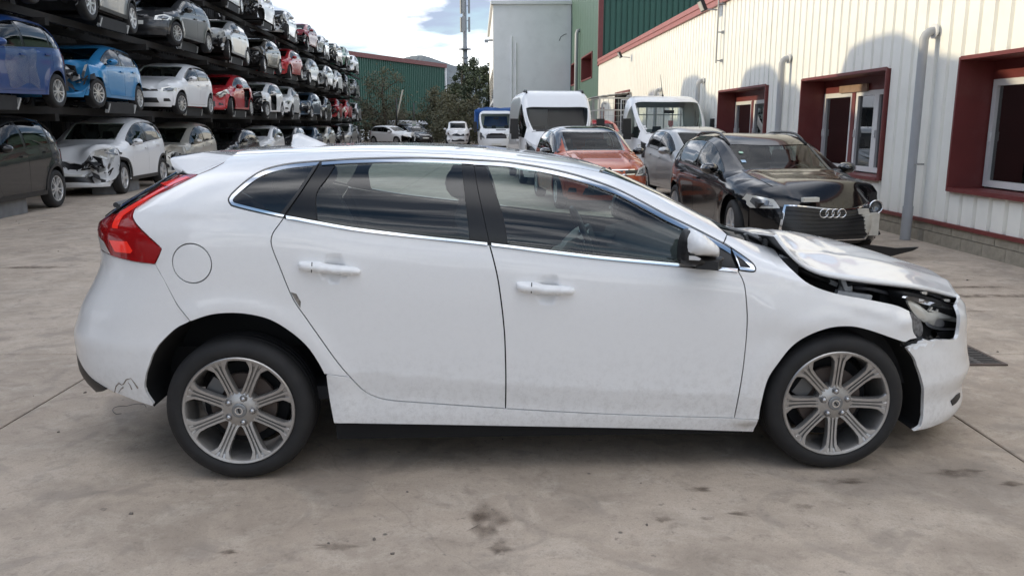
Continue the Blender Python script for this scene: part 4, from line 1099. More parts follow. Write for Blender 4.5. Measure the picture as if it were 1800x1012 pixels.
WS = ['ten', 'five', 'seven', 'cover', 'twin']
for i, row in enumerate(BAYS):
    for k, (kind, col, dmg, skip) in enumerate(row):
        y = RY[k] + RNG.uniform(-.22, .22) + (.45 if i == 0 else .65 if (i, k) == (1, 3) else 0); pr = proto(kind, dmg); sp = pr['sp']
        xf = rack_x(y) - sp['hw'] + .02 + RNG.uniform(-.06, .05)
        a = RA + RNG.uniform(-.05, .05)
        rx, ry = xf - sp['wb'] * math.cos(a), y - sp['wb'] * math.sin(a)
        det = next((HEAD[q] for q in ('front_bumper', 'bonnet', 'headlamp_l', 'rear_door_l') if q in skip), 'with a crumpled nose' if dmg else '')
        prev = CN[row[k - 1][1]] if k else None
        base = ' '.join(f"{CN[col]} {KN[kind]} {det} on the {LN[i]} rack level".split())
        below = f"over the {CN[BAYS[i - 1][k][1]]} one" if i else (f"under the {CN[BAYS[1][k][1]]} one")
        if len(base.split()) > 11: base = ' '.join(f"{CN[col]} {KN[kind]} on the {LN[i]} rack level".split())
        lab = f"{base}, {below}"
        if lab in seen: lab = ' '.join(f"{CN[col]} {KN[kind]} on the {LN[i]} rack level behind the {prev} one, {below}".split())
        seen[lab] = 1
        few = k < 3 or (ry > 62)
        nm = {'hatch': 'wrecked_hatchback', 'suv': 'wrecked_crossover', 'mpv': 'wrecked_people_carrier', 'coupe': 'wrecked_low_hatchback', 'city': 'wrecked_city_car'}[kind]
        z = LEV[i] + (RNG.uniform(-.015, .02) if i else .002)
        nw = (2,) if (dmg == 3 and 'front_bumper' in skip and i and RNG.random() < .5) else ()
        o = spawn(pr, nm, (rx, ry, z), a, CP[col], lab, 'car', 'wrecked cars stored on the rack', skip, few, wheel_style=WS[(i * 5 + k * 3) % 5] if (i, k) not in ((1, 4), (0, 4)) else None, nowheel=nw, turn=RNG.uniform(-.22, .22), roll=(RNG.uniform(-.02, .02), RNG.uniform(-.022, .022)) if i else (.0001, .0001))
        if dmg >= 2 and not few: put('crash_debris', debris(sp['wb'], dmg + k % 3), o)['kind'] = 'stuff'
        if (i, k) in ((0, 3), (0, 4), (1, 7)):
            V = np.array([(x, y_, z_) for x in np.linspace(-.28, .28, 9) for y_ in np.linspace(-.3, .3, 9) for z_ in (0,)])
            V[:, 2] = [.30 * (1 - (q[0] / .29) ** 2) * (1 - (q[1] / .31) ** 2) + .02 * math.sin(q[0] * 31 + q[1] * 23) for q in V]
            F = [(p * 9 + q, p * 9 + q + 1, (p + 1) * 9 + q + 1, (p + 1) * 9 + q) for p in range(8) for q in range(8)]
            put('deployed_airbag', new_mesh('deployed_airbag', V, F, M_BAG, True), o, (sp['cowl'] - .55, .30, float(pr['sh'].belt(1.5)) - .16))
        if (i, k) == (1, 3):                                   # clear film taped over the blue car's side
            rgf = random.Random(8); sh = pr['sh']; fm = MB()
            xs_, zs_ = np.linspace(.75, 1.75, 26), np.linspace(.38, 1.02, 20); G = np.array([[(x + .05 * math.sin(z_ * 11), float(sh.W(x, z_)) + .012 + .004 * math.sin(x * 19 + 5 * math.sin(z_ * 9)) * math.sin(z_ * 15 + x * 5), z_) for z_ in zs_ + .05 * math.sin(x * 7) * np.linspace(1, -.6, 20)] for x in xs_])
            d = grid_data(G, None); me = new_mesh('plastic_film', d[0], d[1], film_mat(), True); put('plastic_film', me, o)
# ------------------------------------------------------------------ far planting, mast, hill
def leaf_mat(name, c1, c2):
    m = bpy.data.materials.new(name); m.use_nodes = True; nt = m.node_tree; b = nt.nodes['Principled BSDF']; L = nt.links.new
    g_ = nt.nodes.new('ShaderNodeNewGeometry'); n = nt.nodes.new('ShaderNodeTexNoise'); n.inputs['Scale'].default_value = 1.3; n.inputs['Detail'].default_value = 4; L(g_.outputs['Position'], n.inputs['Vector'])
    mx = nt.nodes.new('ShaderNodeMixRGB'); mx.inputs[1].default_value = (*c1, 1); mx.inputs[2].default_value = (*c2, 1)
    ad = nt.nodes.new('ShaderNodeMath'); ad.operation = 'ADD'; L(n.outputs[0], ad.inputs[0]); mr = nt.nodes.new('ShaderNodeMapRange'); mr.inputs[3].default_value = -.3; mr.inputs[4].default_value = .3; L(g_.outputs['Random Per Island'], mr.inputs[0]); L(mr.outputs[0], ad.inputs[1])
    L(ad.outputs[0], mx.inputs[0]); L(mx.outputs[0], b.inputs['Base Color']); b.inputs['Roughness'].default_value = .7
    return m
L_DARK = leaf_mat('dark_conifer_leaf', (.018, .030, .014), (.060, .080, .034))
L_OLIVE = leaf_mat('olive_leaf', (.045, .050, .026), (.115, .110, .062))
L_BROWN = leaf_mat('dry_leaf', (.07, .058, .036), (.15, .125, .08))
M_BARK = pbr('bark', (.075, .058, .042), .9, var=.3, vscale=6)
def plant(name, label, cat, u, y, vtop, width, mat, seed, vbase=None, n=2600, leaf=.20, conic=.5, group=None, sparse=0.0):
    r = random.Random(seed); top = at_depth(u, vtop, y); base = Vector((top.x, y, 0)); H = max(.6, top.z)
    root = empty(name, base); tag(root, label, cat, group)
    mb = MB(); tr = .035 * H
    mb.tube([(0, 0, 0), (.02 * H, .01, H * .3), (-.01 * H, 0, H * .62), (0, 0, H * .93)], [tr, tr * .75, tr * .45, tr * .12], 7)
    cl = []
    for k in range(16):
        t = .14 + .80 * (k + r.random()) / 16; a = r.random() * 6.28; rad = width * .5 * ((1 - t) ** conic) * r.uniform(.55, 1.0) * (1.0 if t > .25 else .75)
        p = Vector((math.cos(a) * rad, math.sin(a) * rad, t * H)); cl.append((p, width * r.uniform(.10, .24) * (1 - t * .45)))
        mb.tube([(0, 0, t * H * .8), tuple(p * .5 + Vector((0, 0, t * H * .42))), tuple(p)], [tr * .35 * (1 - t * .6), tr * .2, tr * .06], 5)
    mb.build('trunk', M_BARK, root, True)
    for k in range(26):
        t = .05 + .95 * (k + r.random()) / 26; a = r.random() * 6.28; rad = width * .5 * ((1 - t * .97) ** conic) * math.sqrt(r.random())
        cl.append((Vector((math.cos(a) * rad, math.sin(a) * rad, t * H)), width * r.uniform(.07, .18) * (1.1 - t * .6)))
    V, F = [], []
    for k in range(n):
        c, s = cl[int(r.random() * len(cl))]
        p = c + Vector((r.gauss(0, 1), r.gauss(0, 1), r.gauss(0, .8))) * s * .62
        if p.z < .05: p.z = abs(p.z) + .05
        d1 = Vector((r.gauss(0, 1), r.gauss(0, 1), r.gauss(0, 1))).normalized(); d2 = d1.orthogonal().normalized(); l = leaf * r.uniform(.5, 1.25)
        b = len(V); V += [tuple(p), tuple(p + d1 * l * .5 + d2 * l * .28), tuple(p + d1 * l), tuple(p + d1 * l * .5 - d2 * l * .28)]; F.append((b, b + 1, b + 2, b + 3))
    put('crown', new_mesh('crown', V, F, mat, False), root)
GC, GS = 'dark conifers beside the white block', 'scrub bushes along the yard end'
plant('conifer_tree', 'tallest dark conifer growing beside the white block', 'tree', 838, 78, 104, 4.2, L_DARK, 1, n=5200, leaf=.24, conic=.42, group=GC)
plant('conifer_tree', 'dark conifer touching the white block wall', 'tree', 860, 75, 112, 3.4, L_DARK, 2, n=4200, leaf=.24, conic=.40, group=GC)
plant('conifer_tree', 'dark conifer with a pointed tip in front of the radio mast', 'tree', 812, 80, 114, 4.0, L_DARK, 3, n=4600, leaf=.24, conic=.5, group=GC)
plant('conifer_tree', 'shorter dark conifer nearest the warehouse corner', 'tree', 795, 74, 150, 3.4, L_DARK, 4, n=3600, leaf=.22, conic=.5, group=GC)
plant('olive_tree', 'loose olive green tree in front of the green warehouse', 'tree', 672, 74, 124, 5.6, L_OLIVE, 5, n=3300, leaf=.20, conic=.28)
plant('olive_tree', 'brownish bushy tree below the conifers', 'tree', 806, 68, 168, 5.4, L_OLIVE, 6, n=4200, leaf=.2, conic=.25)
plant('olive_tree', 'grey green tree growing at the warehouse corner', 'tree', 765, 72, 158, 4.2, L_OLIVE, 7, n=3600, leaf=.2, conic=.35)
for i, (u, vt, w, m) in enumerate(((655, 190, 4.6, L_BROWN), (690, 200, 3.6, L_BROWN), (716, 196, 3.4, L_OLIVE), (742, 202, 4.0, L_DARK), (772, 198, 4.4, L_OLIVE), (800, 205, 3.6, L_BROWN), (640, 170, 4.2, L_OLIVE), (832, 198, 4.2, L_BROWN), (855, 200, 3.6, L_DARK))):
    plant('scrub_bush', ['dry brown scrub bush half hidden by the end of the car rack', 'dry brown scrub bush beneath the two short poles', 'olive scrub bush beside the small white sign', 'dark green scrub bush in front of the warehouse base', 'olive scrub bush at the warehouse corner post', 'dry brown scrub bush behind the dark parked cars', 'tall olive scrub bush behind the last racked cars', 'dry brown scrub bush behind the white off-roader', 'dark green scrub bush at the foot of the white block'][i], 'bush', u, 76 + (i % 3) * 2, vt, w, m, 20 + i, n=2300, leaf=.19, conic=.22, group=GS)
# poles and small sign
def pole(u0, v0, u1, v1, y, r_, name, label, mat, cat='pole'):
    a, b = at_depth(u0, v0, y), at_depth(u1, v1, y); k = a.z / (a.z - b.z) if a.z != b.z else 1
    foot = a + (b - a) * k; mb = MB(); mb.tube([(0, 0, 0), tuple(a - foot)], [r_, r_ * .7], 7); o = mb.build(name, mat, None, True); o.location = foot; tag(o, label, cat); return o
pole(697, 172, 697, 205, 71, .09, 'dark_pole', 'short dark pole standing in front of the green warehouse', M_BLACK)
pole(708, 158, 699, 200, 71.5, .09, 'leaning_pole', 'pale pole leaning beside the short dark pole', pbr('pale_wood', (.40, .38, .32), .8))
sgn = empty('sign_post', (at_depth(728, 215, 69).x, 69, 0)); tag(sgn, 'small white sign on a thin dark post in front of the warehouse', 'sign')
mb = MB(); mb.tube([(0, 0, 0), (0, 0, 3.3)], .06, 7); mb.build('post', M_BLACK, sgn, True)
mb = MB(); mb.box((0, -.08, 1.62), (.34, .03, .42)); mb.build('sign_plate', pbr('sign_white', (.65, .65, .62), .5), sgn); mb = MB(); mb.box((0, -.099, 1.50), (.30, .004, .10)); mb.build('sign_band', pbr('sign_green', (.30, .42, .30), .5), sgn)
# chain-link fence at the yard end
fen = empty('mesh_fence', (-14, 76, 0)); tag(fen, 'low wire mesh fence along the planted end of the yard', 'fence')
mbp = MB(); mbp.tube([(0, 0, 0), (0, 0, 1.7)], .04, 6); pm = mbp.mesh('fence_post', M_PIPE, True)
for k in range(7): put('fence_post', pm, fen, (k * 2.4, 0, 0))
mb = MB()
for k in range(9): mb.bar((0, 0, .15 + k * .19), (14.4, 0, .15 + k * .19), .012)
mb.build('mesh_wire', M_PIPE, fen)
# radio mast
ms = empty('radio_mast', (at_depth(817, 60, 96).x, 96, 0)); tag(ms, 'tall grey radio mast with panel aerials rising behind the conifers', 'mast')
M_MAST = pbr('mast_grey', (.20, .215, .23), .5, metal=.2)
mb = MB(); mb.tube([(0, 0, 0), (0, 0, 10.2), (0, 0, 10.25), (0, 0, 20)], [.38, .30, .24, .20], 14); mb.build('pole', M_MAST, ms, True)
mb = MB(); mb.lathe([(.2, 9.85), (.75, 9.85), (.75, 9.97), (.2, 9.97)], 'z', 20, (0, 0, 0)); mb.build('platform', M_MAST, ms)
mb = MB(); mb.lathe([(.25, 8.9), (.40, 8.9), (.40, 9.05), (.25, 9.05)], 'z', 16); mb.build('collar', M_MAST, ms)
for z, L_ in ((15.0, 2.4), (17.6, 2.2), (12.6, 1.6)):
    for a in (.3, 2.4, 4.5):
        mb = MB(); mb.box((.52 * math.cos(a), .52 * math.sin(a), z), (.18, .30, L_), 0, Matrix.Rotation(a, 3, 'Z')); mb.bar((0, 0, z - .4), (.5 * math.cos(a), .5 * math.sin(a), z - .4), .06); mb.bar((0, 0, z + .4), (.5 * math.cos(a), .5 * math.sin(a), z + .4), .06); mb.build('panel_aerial', pbr('aerial_grey', (.28, .29, .30), .5), ms)
# hill
hp = [(420, 150), (560, 135), (640, 122), (690, 110), (715, 101), (738, 97.5), (755, 101), (775, 108), (800, 116), (840, 128), (900, 150), (1000, 175)]
hp = cr(hp, 6); rg2 = random.Random(2); V, F = [], []; YH = 1900
for i, (u, v) in enumerate(hp):
    p = at_depth(u, v + rg2.gauss(0, .25), YH); V += [(p.x, YH - 700, -5), (p.x * .99, YH - 260, p.z * .62 + rg2.uniform(-4, 4)), (p.x, YH, p.z), (p.x, YH + 500, -5)]
for i in range(len(hp) - 1):
    for j in range(3): F.append((i * 4 + j, i * 4 + j + 1, (i + 1) * 4 + j + 1, (i + 1) * 4 + j))
tag(put('hill', new_mesh('hill', V, F, pbr('hillside', (.12, .135, .14), .95, var=.25, vscale=.02), True)), kind='structure')
# wall added behind the rack to block low sun and sky gaps
bw = empty('sun_block_wall', (rack_x(0) - 2.95, 0, 0), math.atan2(1, RSL)); tag(bw, 'dark sheet-metal wall added behind the car rack to block sun and sky', 'wall')
for k in range(50): clad_piece('cladding_sheet', -12 + k * 1.8, -12 + (k + 1) * 1.8 - .004, 0, 6.6, pbr('dark_sheet', (.022, .022, .023), .9), bw, .3, .04)
# ------------------------------------------------------------------ vehicles parked along the annex
def heading(a): return -math.pi / 2 + a
def place(pr, name, fx, fy, a, *args, **k):
    """put the front axle centre at (fx, fy), nose swung by a from the camera direction"""
    wb = pr['sp']['wb']; rz = heading(a)
    return spawn(pr, name, (fx - wb * math.cos(rz), fy - wb * math.sin(rz), 0.002), rz, *args, **k)

# black damaged hatchback with rings on its grille
A3 = variant(COUPE, sx=1.0, sz=1.0, R=.318, wheel='twin', hw=.89, wb=2.63,
    roof=[(-.80, 1.20), (-.5, 1.30), (0, 1.39), (.5, 1.42), (.95, 1.415), (1.25, 1.37), (1.5, 1.28), (1.8, 1.145), (2.16, .985), (2.4, .94), (2.8, .88), (3.15, .80), (3.4, .70), (3.55, .62)],
    nose=[(.1, 3.40), (.25, 3.50), (.45, 3.52), (.6, 3.50), (.75, 3.44), (.9, 3.3)], pf=3.0,
    lamp=[(.53, .60), (.78, .585), (.83, .66), (.80, .735), (.60, .70)], grille=[(-.46, .24), (.46, .24), (.56, .36), (.50, .64), (-.50, .64), (-.56, .36)], glass=M_GLASSD, mirror_mat=pbr('gloss_black', (.008, .008, .009), .12, coat=1))
def a3_extras(parts, sh, sp, add, two, fpan):
    g = np.array(sp['grille']); c = g.mean(0); inn = (g - c) * np.array([.955, .94]) + c
    add('grille_frame', panel_data(g, sh.front(.016), (1, 0, 0), [inn], .04, 0, .02), M_CHROME)
    for k in range(7):
        z = .29 + k * .047; add('grille_bar', fpan([(-.50, z), (.50, z), (.50, z + .012), (-.50, z + .012)], .014, .012), M_TRIM)
    for k in range(4):
        mb = MB(); y = -.105 + k * .07; x0 = float(sh.F(np.array([0.0]), np.array([.555]))[0]) + .035
        mb.tube([(x0, y + .048 * math.cos(t), .555 + .048 * math.sin(t)) for t in np.linspace(0, 2 * math.pi, 25)], .0058, 8, caps=False)
        parts.append(('emblem_ring', mb.mesh('emblem_ring', M_CHROME, True), [], 'ring'))
    for sg in (-1, 1):
        mb = MB(); xs = np.linspace(-.2, 1.45, 14); mb.tube([(x, sg * (float(sh.W(x, sh.ze(x, .93))) - .02), float(sh.ze(x, .93)) + .045 * min(1, 4 * min(x + .2, 1.45 - x) / 1.65 + .1)) for x in xs], .018, 7)
        parts.append(('roof_rail', mb.mesh('roof_rail', M_TRIM, True), [], 'rail'))
M_GBLACK = paint('paint_gloss_black', (.005, .005, .006), .2, 0, .08, .6)
a3 = car_proto(A3, crush(2.63, 1, .85, 4), .06, a3_extras)
aud = place(a3, 'black_hatchback', 3.58, 10.15, R_(4.0), M_GBLACK, 'crashed glossy black hatchback with four rings on its grille beside the cream wall', 'car', skip=('headlamp_l', 'number_plate', 'lower_grille', 'fog_lamp'), turn=-.10)
sh = a3['sh']
mb = MB(); mb.lathe([(.0, -.13), (.07, -.13), (.085, -.10), (.088, .02), (.080, .08), (.05, .10), (.045, .13), (0, .13)], 'z', 12, (3.36, .47, .44)); mb.box((3.35, .54, .41), (.14, .16, .26)); mb.box((3.38, .42, .54), (.10, .12, .10)); mb.build('washer_tank', pbr('dirty_white_plastic', (.50, .48, .43), .6, var=.15, vscale=14), aud, sharp=35)
mb = MB(); mb.prism([(.20, .03), (.70, .015), (1.05, .10), (1.12, .14), (.85, .13), (.55, .17), (.2, .16)], 3.40, 3.44, 'x'); mb.box((3.30, .55, .10), (.22, .6, .03)); mb.build('torn_bumper_skirt', M_BLACK, aud)
mb = MB(); mb.lathe([(0, .0), (.055, .005), (.07, .03), (.072, .06)], 'x', 18, (3.26, .62, .60)); mb.lathe([(.072, .06), (.080, .07), (.082, .05)], 'x', 18, (3.26, .62, .60), 1); mb.build('exposed_lamp', [pbr('lamp_core', (.2, .21, .22), .1), M_CHROME], aud, True)
mb = MB(); mb.box((3.42, -.22, .70), (.06, .20, .05), 0, Matrix.Rotation(.2, 3, 'Z')); mb.build('white_label', pbr('label', (.6, .6, .55), .6), aud)
mb = MB()
for k in range(40): mb.box((3.12 + RNG.uniform(-.16, .12), RNG.uniform(.15, .70), RNG.uniform(.22, .62)), (RNG.uniform(.03, .12), RNG.uniform(.03, .16), RNG.uniform(.008, .04)), 0, Matrix.Rotation(RNG.uniform(-1, 1), 3, 'X') @ Matrix.Rotation(RNG.uniform(-.6, .6), 3, 'Z'))
tag(mb.build('crash_debris', M_INT, aud), kind='stuff')
stk = MB(); wsx = 2.02
for yy, r_, m_ in ((-.55, .030, 0),):
    x_, z_ = 1.90, float(sh.T(1.90, -.50)) + .002
    stk.lathe([(0, 0), (.032, 0)], 'z', 16, (0, 0, 0))
p_ = stk.build('windscreen_sticker', pbr('sticker_green', (.35, .55, .42), .5), aud); p_.location = (1.72, -.46, float(sh.T(1.72, -.46)) + .004); p_.rotation_euler = (0, R_(24), 0)
mb = MB(); mb.box((0, 0, 0), (.07, .06, .002)); p_ = mb.build('windscreen_sticker', pbr('sticker_blue', (.35, .50, .65), .5), aud); p_.location = (1.95, -.50, float(sh.T(1.95, -.50)) + .004); p_.rotation_euler = (0, R_(24), 0)

# silver city hatchback
sil = place(proto('city', 0), 'silver_hatchback', 4.05, 16.3, R_(6), CP['silver'], 'silver city hatchback parked behind the crashed black hatchback', 'car')
mb = MB(); mb.tube([(1.2, 0, 1.47), (1.05, 0, 1.70)], [.006, .003], 5); mb.build('aerial', M_BLACK, sil)

# orange hatchback with a black roof
ORS = variant(HATCH, sx=1.0, sz=1.03, roof_mat=pbr('gloss_black', (.008, .008, .009), .12, coat=1), mirror_mat=MATS['gloss_black'], wheel='five', lamp=[(.50, .63), (.78, .63), (.83, .73), (.77, .80), (.60, .76)], grille=[(-.62, .66), (.62, .66), (.60, .735), (-.60, .735)], handle_mat=PAINT)
def or_extras(parts, sh, sp, add, two, fpan):
    add('chrome_strip', fpan([(-.5, .735), (.5, .735), (.5, .75), (-.5, .75)], .016, .012), M_CHROME); add('chrome_strip', fpan([(-.5, .655), (.5, .655), (.5, .668), (-.5, .668)], .016, .012), M_CHROME)
    x0 = float(sh.F(np.array([0.0]), np.array([.70]))[0]) + .03
    xx = np.linspace(-.44, 2.06, 40); two('black_roof_edge', panel_data(np.vstack([np.stack([xx, sh.ze(xx, .9) - .052], 1), np.stack([xx, sh.ze(xx, .9) + .004], 1)[::-1]]), sh.side(-1, .004), (0, -1, 0), (), .06, 0, .006), MATS['gloss_black'])
    mb = MB()
    for k in range(4):
        P = [(x0, 0, .79), (x0, .06, .70), (x0, 0, .61), (x0, -.06, .70)]; mb.bar(P[k], P[(k + 1) % 4], .022, .02)
    parts.append(('diamond_emblem', mb.mesh('diamond_emblem', M_CHROME), [], 'emblem'))
orp = car_proto(ORS, None, .07, or_extras)
ora = place(orp, 'orange_hatchback', 1.66, 15.5, R_(6.5), CP['orange'], 'copper orange hatchback with a black roof parked beyond the white hatchback', 'car')

# vans and trucks
VAN = dict(wb=3.45, hw=1.0, R=.34, zs=.32, van=True, xr0=.1, xsR=-.80, xf0=3.0,
    roof=[(-1.1, 2.40), (-.5, 2.43), (1.5, 2.44), (2.6, 2.44), (2.9, 2.41), (3.08, 2.33), (3.22, 2.22), (3.36, 2.10), (3.52, 1.95), (3.77, 1.66), (4.02, 1.36), (4.15, 1.28), (4.35, 1.13), (4.5, .98), (4.6, .9)],
    belt=[(-1.2, 1.22), (2.8, 1.22), (3.6, 1.20), (4.0, 1.16), (4.3, 1.02), (4.6, .85)], nose=[(.2, 4.42), (.4, 4.52), (.7, 4.53), (.9, 4.48), (1.1, 4.38), (1.4, 4.2)],
    tail=[(.3, -1.05), (1.2, -1.06), (2.0, -1.0), (2.6, -.95)], cowl=4.0, header=3.47, xq=2.50, xC=2.6, xB=2.72, xA=3.72, m=13, n=2.2, pf=3.4, hood=.12, bow=.01,
    lamp=[(.52, .80), (.76, .84), (.78, 1.02), (.66, 1.06), (.54, .92)], wheel='cover', mirror_mat=M_BLACK, seat_z=.45, prof=[(-.5, .96), (0, .97), (.2, .985), (.5, 1), (.9, 1), (1, .985), (1.2, .98)])
M_VAN = paint('paint_van_white', (.74, .75, .76), .35, 0, .4, .6)
def van_mirrors(parts, sh, sp, add, two, fpan):
    for sg in (-1, 1):
        y0 = float(sh.W(3.6, 1.4)); mb = MB(); mb.box((3.62, sg * (y0 + .19), 1.50), (.12, .22, .38), 0, None, .9); mb.box((3.62, sg * (y0 + .17), 1.24), (.11, .19, .14)); mb.bar((3.62, sg * (y0 - .02), 1.26), (3.62, sg * (y0 + .12), 1.26), .07)
        parts.append(('wing_mirror', mb.mesh('wing_mirror', M_BLACK), [], 'wing'))
    mb = MB()
    for sg in (-1, 1):
        xs = np.linspace(2.2, 3.0, 8); mb.tube([(x, sg * (float(sh.W(x, sh.ze(x, .92))) - .10), float(sh.T(x, float(sh.W(x, sh.ze(x, .92))) - .10)) + .02) for x in xs], .03, 6)
    parts.append(('roof_gutter', mb.mesh('roof_gutter', M_BLACK, True), [], 'gutter'))
    d = panel_data([(3.98, -.62), (3.98, .62), (4.02, .6), (4.02, -.6)], sh.top(.012), (0, 0, 1), (), .1, 0, .01); add('wiper', d, M_BLACK)
    mb = MB(); mb.box((3.42, .0, 1.86), (.03, .26, .08)); parts.append(('inside_mirror', mb.mesh('inside_mirror', M_BLACK), [], 'imir'))
vanp = car_proto(VAN, None, .10, van_mirrors)
van = place(vanp, 'white_van', 1.18, 22.0, R_(4.5), M_VAN, 'tall white panel van parked behind the orange hatchback', 'van', skip=('door_mirror',))
CAB = dict(VAN); CAB.update(cab=True, xr0=2.55, xsR=2.42, z_rear=.55, tail=[(.3, 2.10), (1.2, 2.10), (2.0, 2.14), (2.6, 2.2)], xq=2.45,
    roof=[(1.9, 2.24), (2.3, 2.28), (2.6, 2.28), (2.9, 2.24), (3.10, 2.15), (3.4, 1.90), (3.7, 1.62), (4.0, 1.33), (4.15, 1.27), (4.4, 1.13), (4.6, .98), (4.7, .9)], header=3.14, hood=.12)
CAB['lamp'] = [(.52, .78), (.78, .86), (.80, 1.05), (.70, 1.08), (.54, .88)]
def cab_extras(parts, sh, sp, add, two, fpan):
    van_mirrors(parts, sh, sp, add, two, fpan); parts[:] = [p for p in parts if p[3] not in ('gutter',)]
    d = panel_data([(4.16, -.02), (4.16, .52), (4.24, .50), (4.24, .0)], sh.top(.012), (0, 0, 1), (), .1, 0, .01); add('air_intake', d, M_BLACK)
cabp = car_proto(CAB, None, .10, cab_extras)
cabp['parts'] = [p for p in cabp['parts'] if p[3] != 'body_shell']
def flatbed(root, wb, L=3.4, tarp=None):
    mb = MB(); mb.box((1.0, 0, .62), (4.4, .8, .16)); mb.build('chassis', M_BLACK, root)
    mb = MB(); mb.box((.35, 0, .92), (L, 2.0, .10)); mb.build('deck', pbr('deck_grey', (.3, .3, .3), .7), root)
    for nm, c, d in (('drop_side', (.35, -1.0, 1.14), (L, .04, .36)), ('drop_side', (.35, 1.0, 1.14), (L, .04, .36)), ('tail_board', (.35 - L / 2, 0, 1.14), (.04, 1.9, .36))): mb = MB(); mb.box(c, d); mb.build(nm, M_ALLOY2, root)
    mb = MB()
    for y in np.linspace(-.95, .95, 9): mb.bar((2.02, y, .97), (2.02, y, 2.2), .03)
    for z in (1.4, 1.8, 2.2): mb.bar((2.02, -.95, z), (2.02, .95, z), .03)
    mb.build('headboard_grille', M_ALLOY2, root)
trk = place(cabp, 'white_flatbed_truck', 4.02, 21.3, R_(4.5), M_VAN, 'white flatbed truck parked tight against the cream annex wall', 'truck', skip=('door_mirror',))
flatbed(trk, 3.45)
mb = MB(); mb.tube([(2.75, 0, 2.28), (2.72, 0, 2.34), (2.4, 0, 2.85)], [.03, .012, .004], 6); mb.build('aerial', M_BLACK, trk)
mb = MB(); mb.tube([(3.40, .06, 1.74), (3.40, .06, 1.62)], .004, 5); mb.box((3.40, .06, 1.58), (.01, .13, .12)); mb.box((3.40, .06, 1.48), (.01, .08, .08)); mb.build('hanging_pennant', pbr('pennant', (.6, .25, .27), .7, var=.6, vscale=30), trk)
for k, (yy, zz) in enumerate(((-.72, 1.48), (-.70, 1.40))):
    mb = MB(); mb.box((0, 0, 0), (.07, .06, .002)); p_ = mb.build('windscreen_sticker', pbr('sticker_pale', (.6, .62, .62), .5), trk); x_ = 3.82 + .06 * k; p_.location = (x_, yy, float(cabp['sh'].T(x_, yy)) + .004); p_.rotation_euler = (0, R_(42), 0)

# truck with a blue tarpaulin
trk2 = place(cabp, 'tarpaulin_truck', -.86, 45.0, R_(2), M_VAN, 'white truck with a blue tarpaulin over its load bed', 'truck', skip=('door_mirror',))
flatbed(trk2, 3.45)
rows = []; rgt = random.Random(4)
for x in np.linspace(2.35, -1.2, 16):
    row = []
    for t in np.linspace(0, 1, 25):
        w = 1.16; ang = t
        if t < .3: y, z = -w - .05 * math.sin(t * 20 + x * 3), 1.15 + (2.32 - 1.15) * t / .3
        elif t > .7: y, z = w + .05 * math.sin(t * 20 + x * 3), 1.15 + (2.32 - 1.15) * (1 - t) / .3
        else: y, z = -w + 2 * w * (t - .3) / .4, 2.40 + .06 * math.sin(x * 4 + t * 11)
        row.append((x + rgt.gauss(0, .02), y, z + rgt.gauss(0, .02)))
    rows.append(row)
d = grid_data(np.array(rows), None); mbt = MB(); mbt.add(d[0], d[1]); mbt.F.append(tuple(range(25))); mbt.mi.append(0)
mbt.build('tarpaulin', pbr('blue_tarpaulin', (.025, .10, .32), .5, var=.25, vscale=3), trk2, True)

# far cars at the end of the yard
place(proto('suv', 0), 'red_crossover', 3.05, 28.0, R_(3), CP['red'], 'red crossover squeezed between the white van and the flatbed truck', 'car')
place(proto('hatch', 2), 'white_wreck', -8.4, 64.5, R_(52), CP['white'], 'white hatchback with a crushed black nose at the end of the yard', 'car', skip=('front_bumper', 'grille', 'lower_grille', 'headlamp_l', 'headlamp_r', 'number_plate', 'fog_lamp'))
place(proto('coupe', 0), 'dark_saloon', -7.2, 66.0, R_(30), CP['black'], 'black low car parked between the white wreck and the white pickup', 'car')
place(proto('mpv', 0), 'dark_estate', -7.6, 70.5, R_(40), CP['dark'], 'charcoal people carrier behind the black low car at the yard end', 'car')
place(vanp, 'small_white_van', -7.4, 73.5, R_(60), M_VAN, 'white van parked crosswise behind the dark cars at the yard end', 'van', skip=('door_mirror',)).scale = (.86, .86, .78)
PK = variant(SUV, sz=1.05, grille=[(-.50, .70), (.50, .70), (.46, .86), (-.46, .86)])
pk = car_proto(PK, crush(PK['wb'], -1, 1.0, 3)); pkr = place(pk, 'white_pickup', -4.05, 62.0, R_(4), CP['white'], 'white off-roader with a crumpled bonnet beside the blue tarpaulin truck', 'car')
# ------------------------------------------------------------------ the white hatchback in front
CAR_LOC, CAR_YAW = (-1.226, 4.2499, 0.0), R_(2.3397)
M_WHITE = paint('pearl_white_paint', (.80, .805, .81), .30, dirt=.55)
M_HEAD = pbr('headliner', (.30, .30, .29), .9)
M_PRIV = glass('privacy_glass', (.26, .29, .28), boost=1.5)
M_CLEAR = glass('window_glass', (.64, .73, .71), boost=1.4)
M_SCUFF = pbr('scuff', (.24, .21, .18), .9, var=.7, vscale=60)
M_GREYP = pbr('grey_primer_metal', (.42, .43, .44), .5, dirt=((.1, .09, .08), .5, 10))
M_LIP = pbr('rim_groove', (.21, .205, .20), .42, metal=.7)

def car_ray(u, v):
    c, s = math.cos(CAR_YAW), math.sin(CAR_YAW)
    R = np.array([[c, s, 0], [-s, c, 0], [0, 0, 1.]])
    return R @ (np.array([0, 0, CAMH]) - np.array(CAR_LOC)), R @ ray(u, v)
def on_y(u, v, Y):
    o, d = car_ray(u, v); t = (Y - o[1]) / d[1]
    return o + d * t

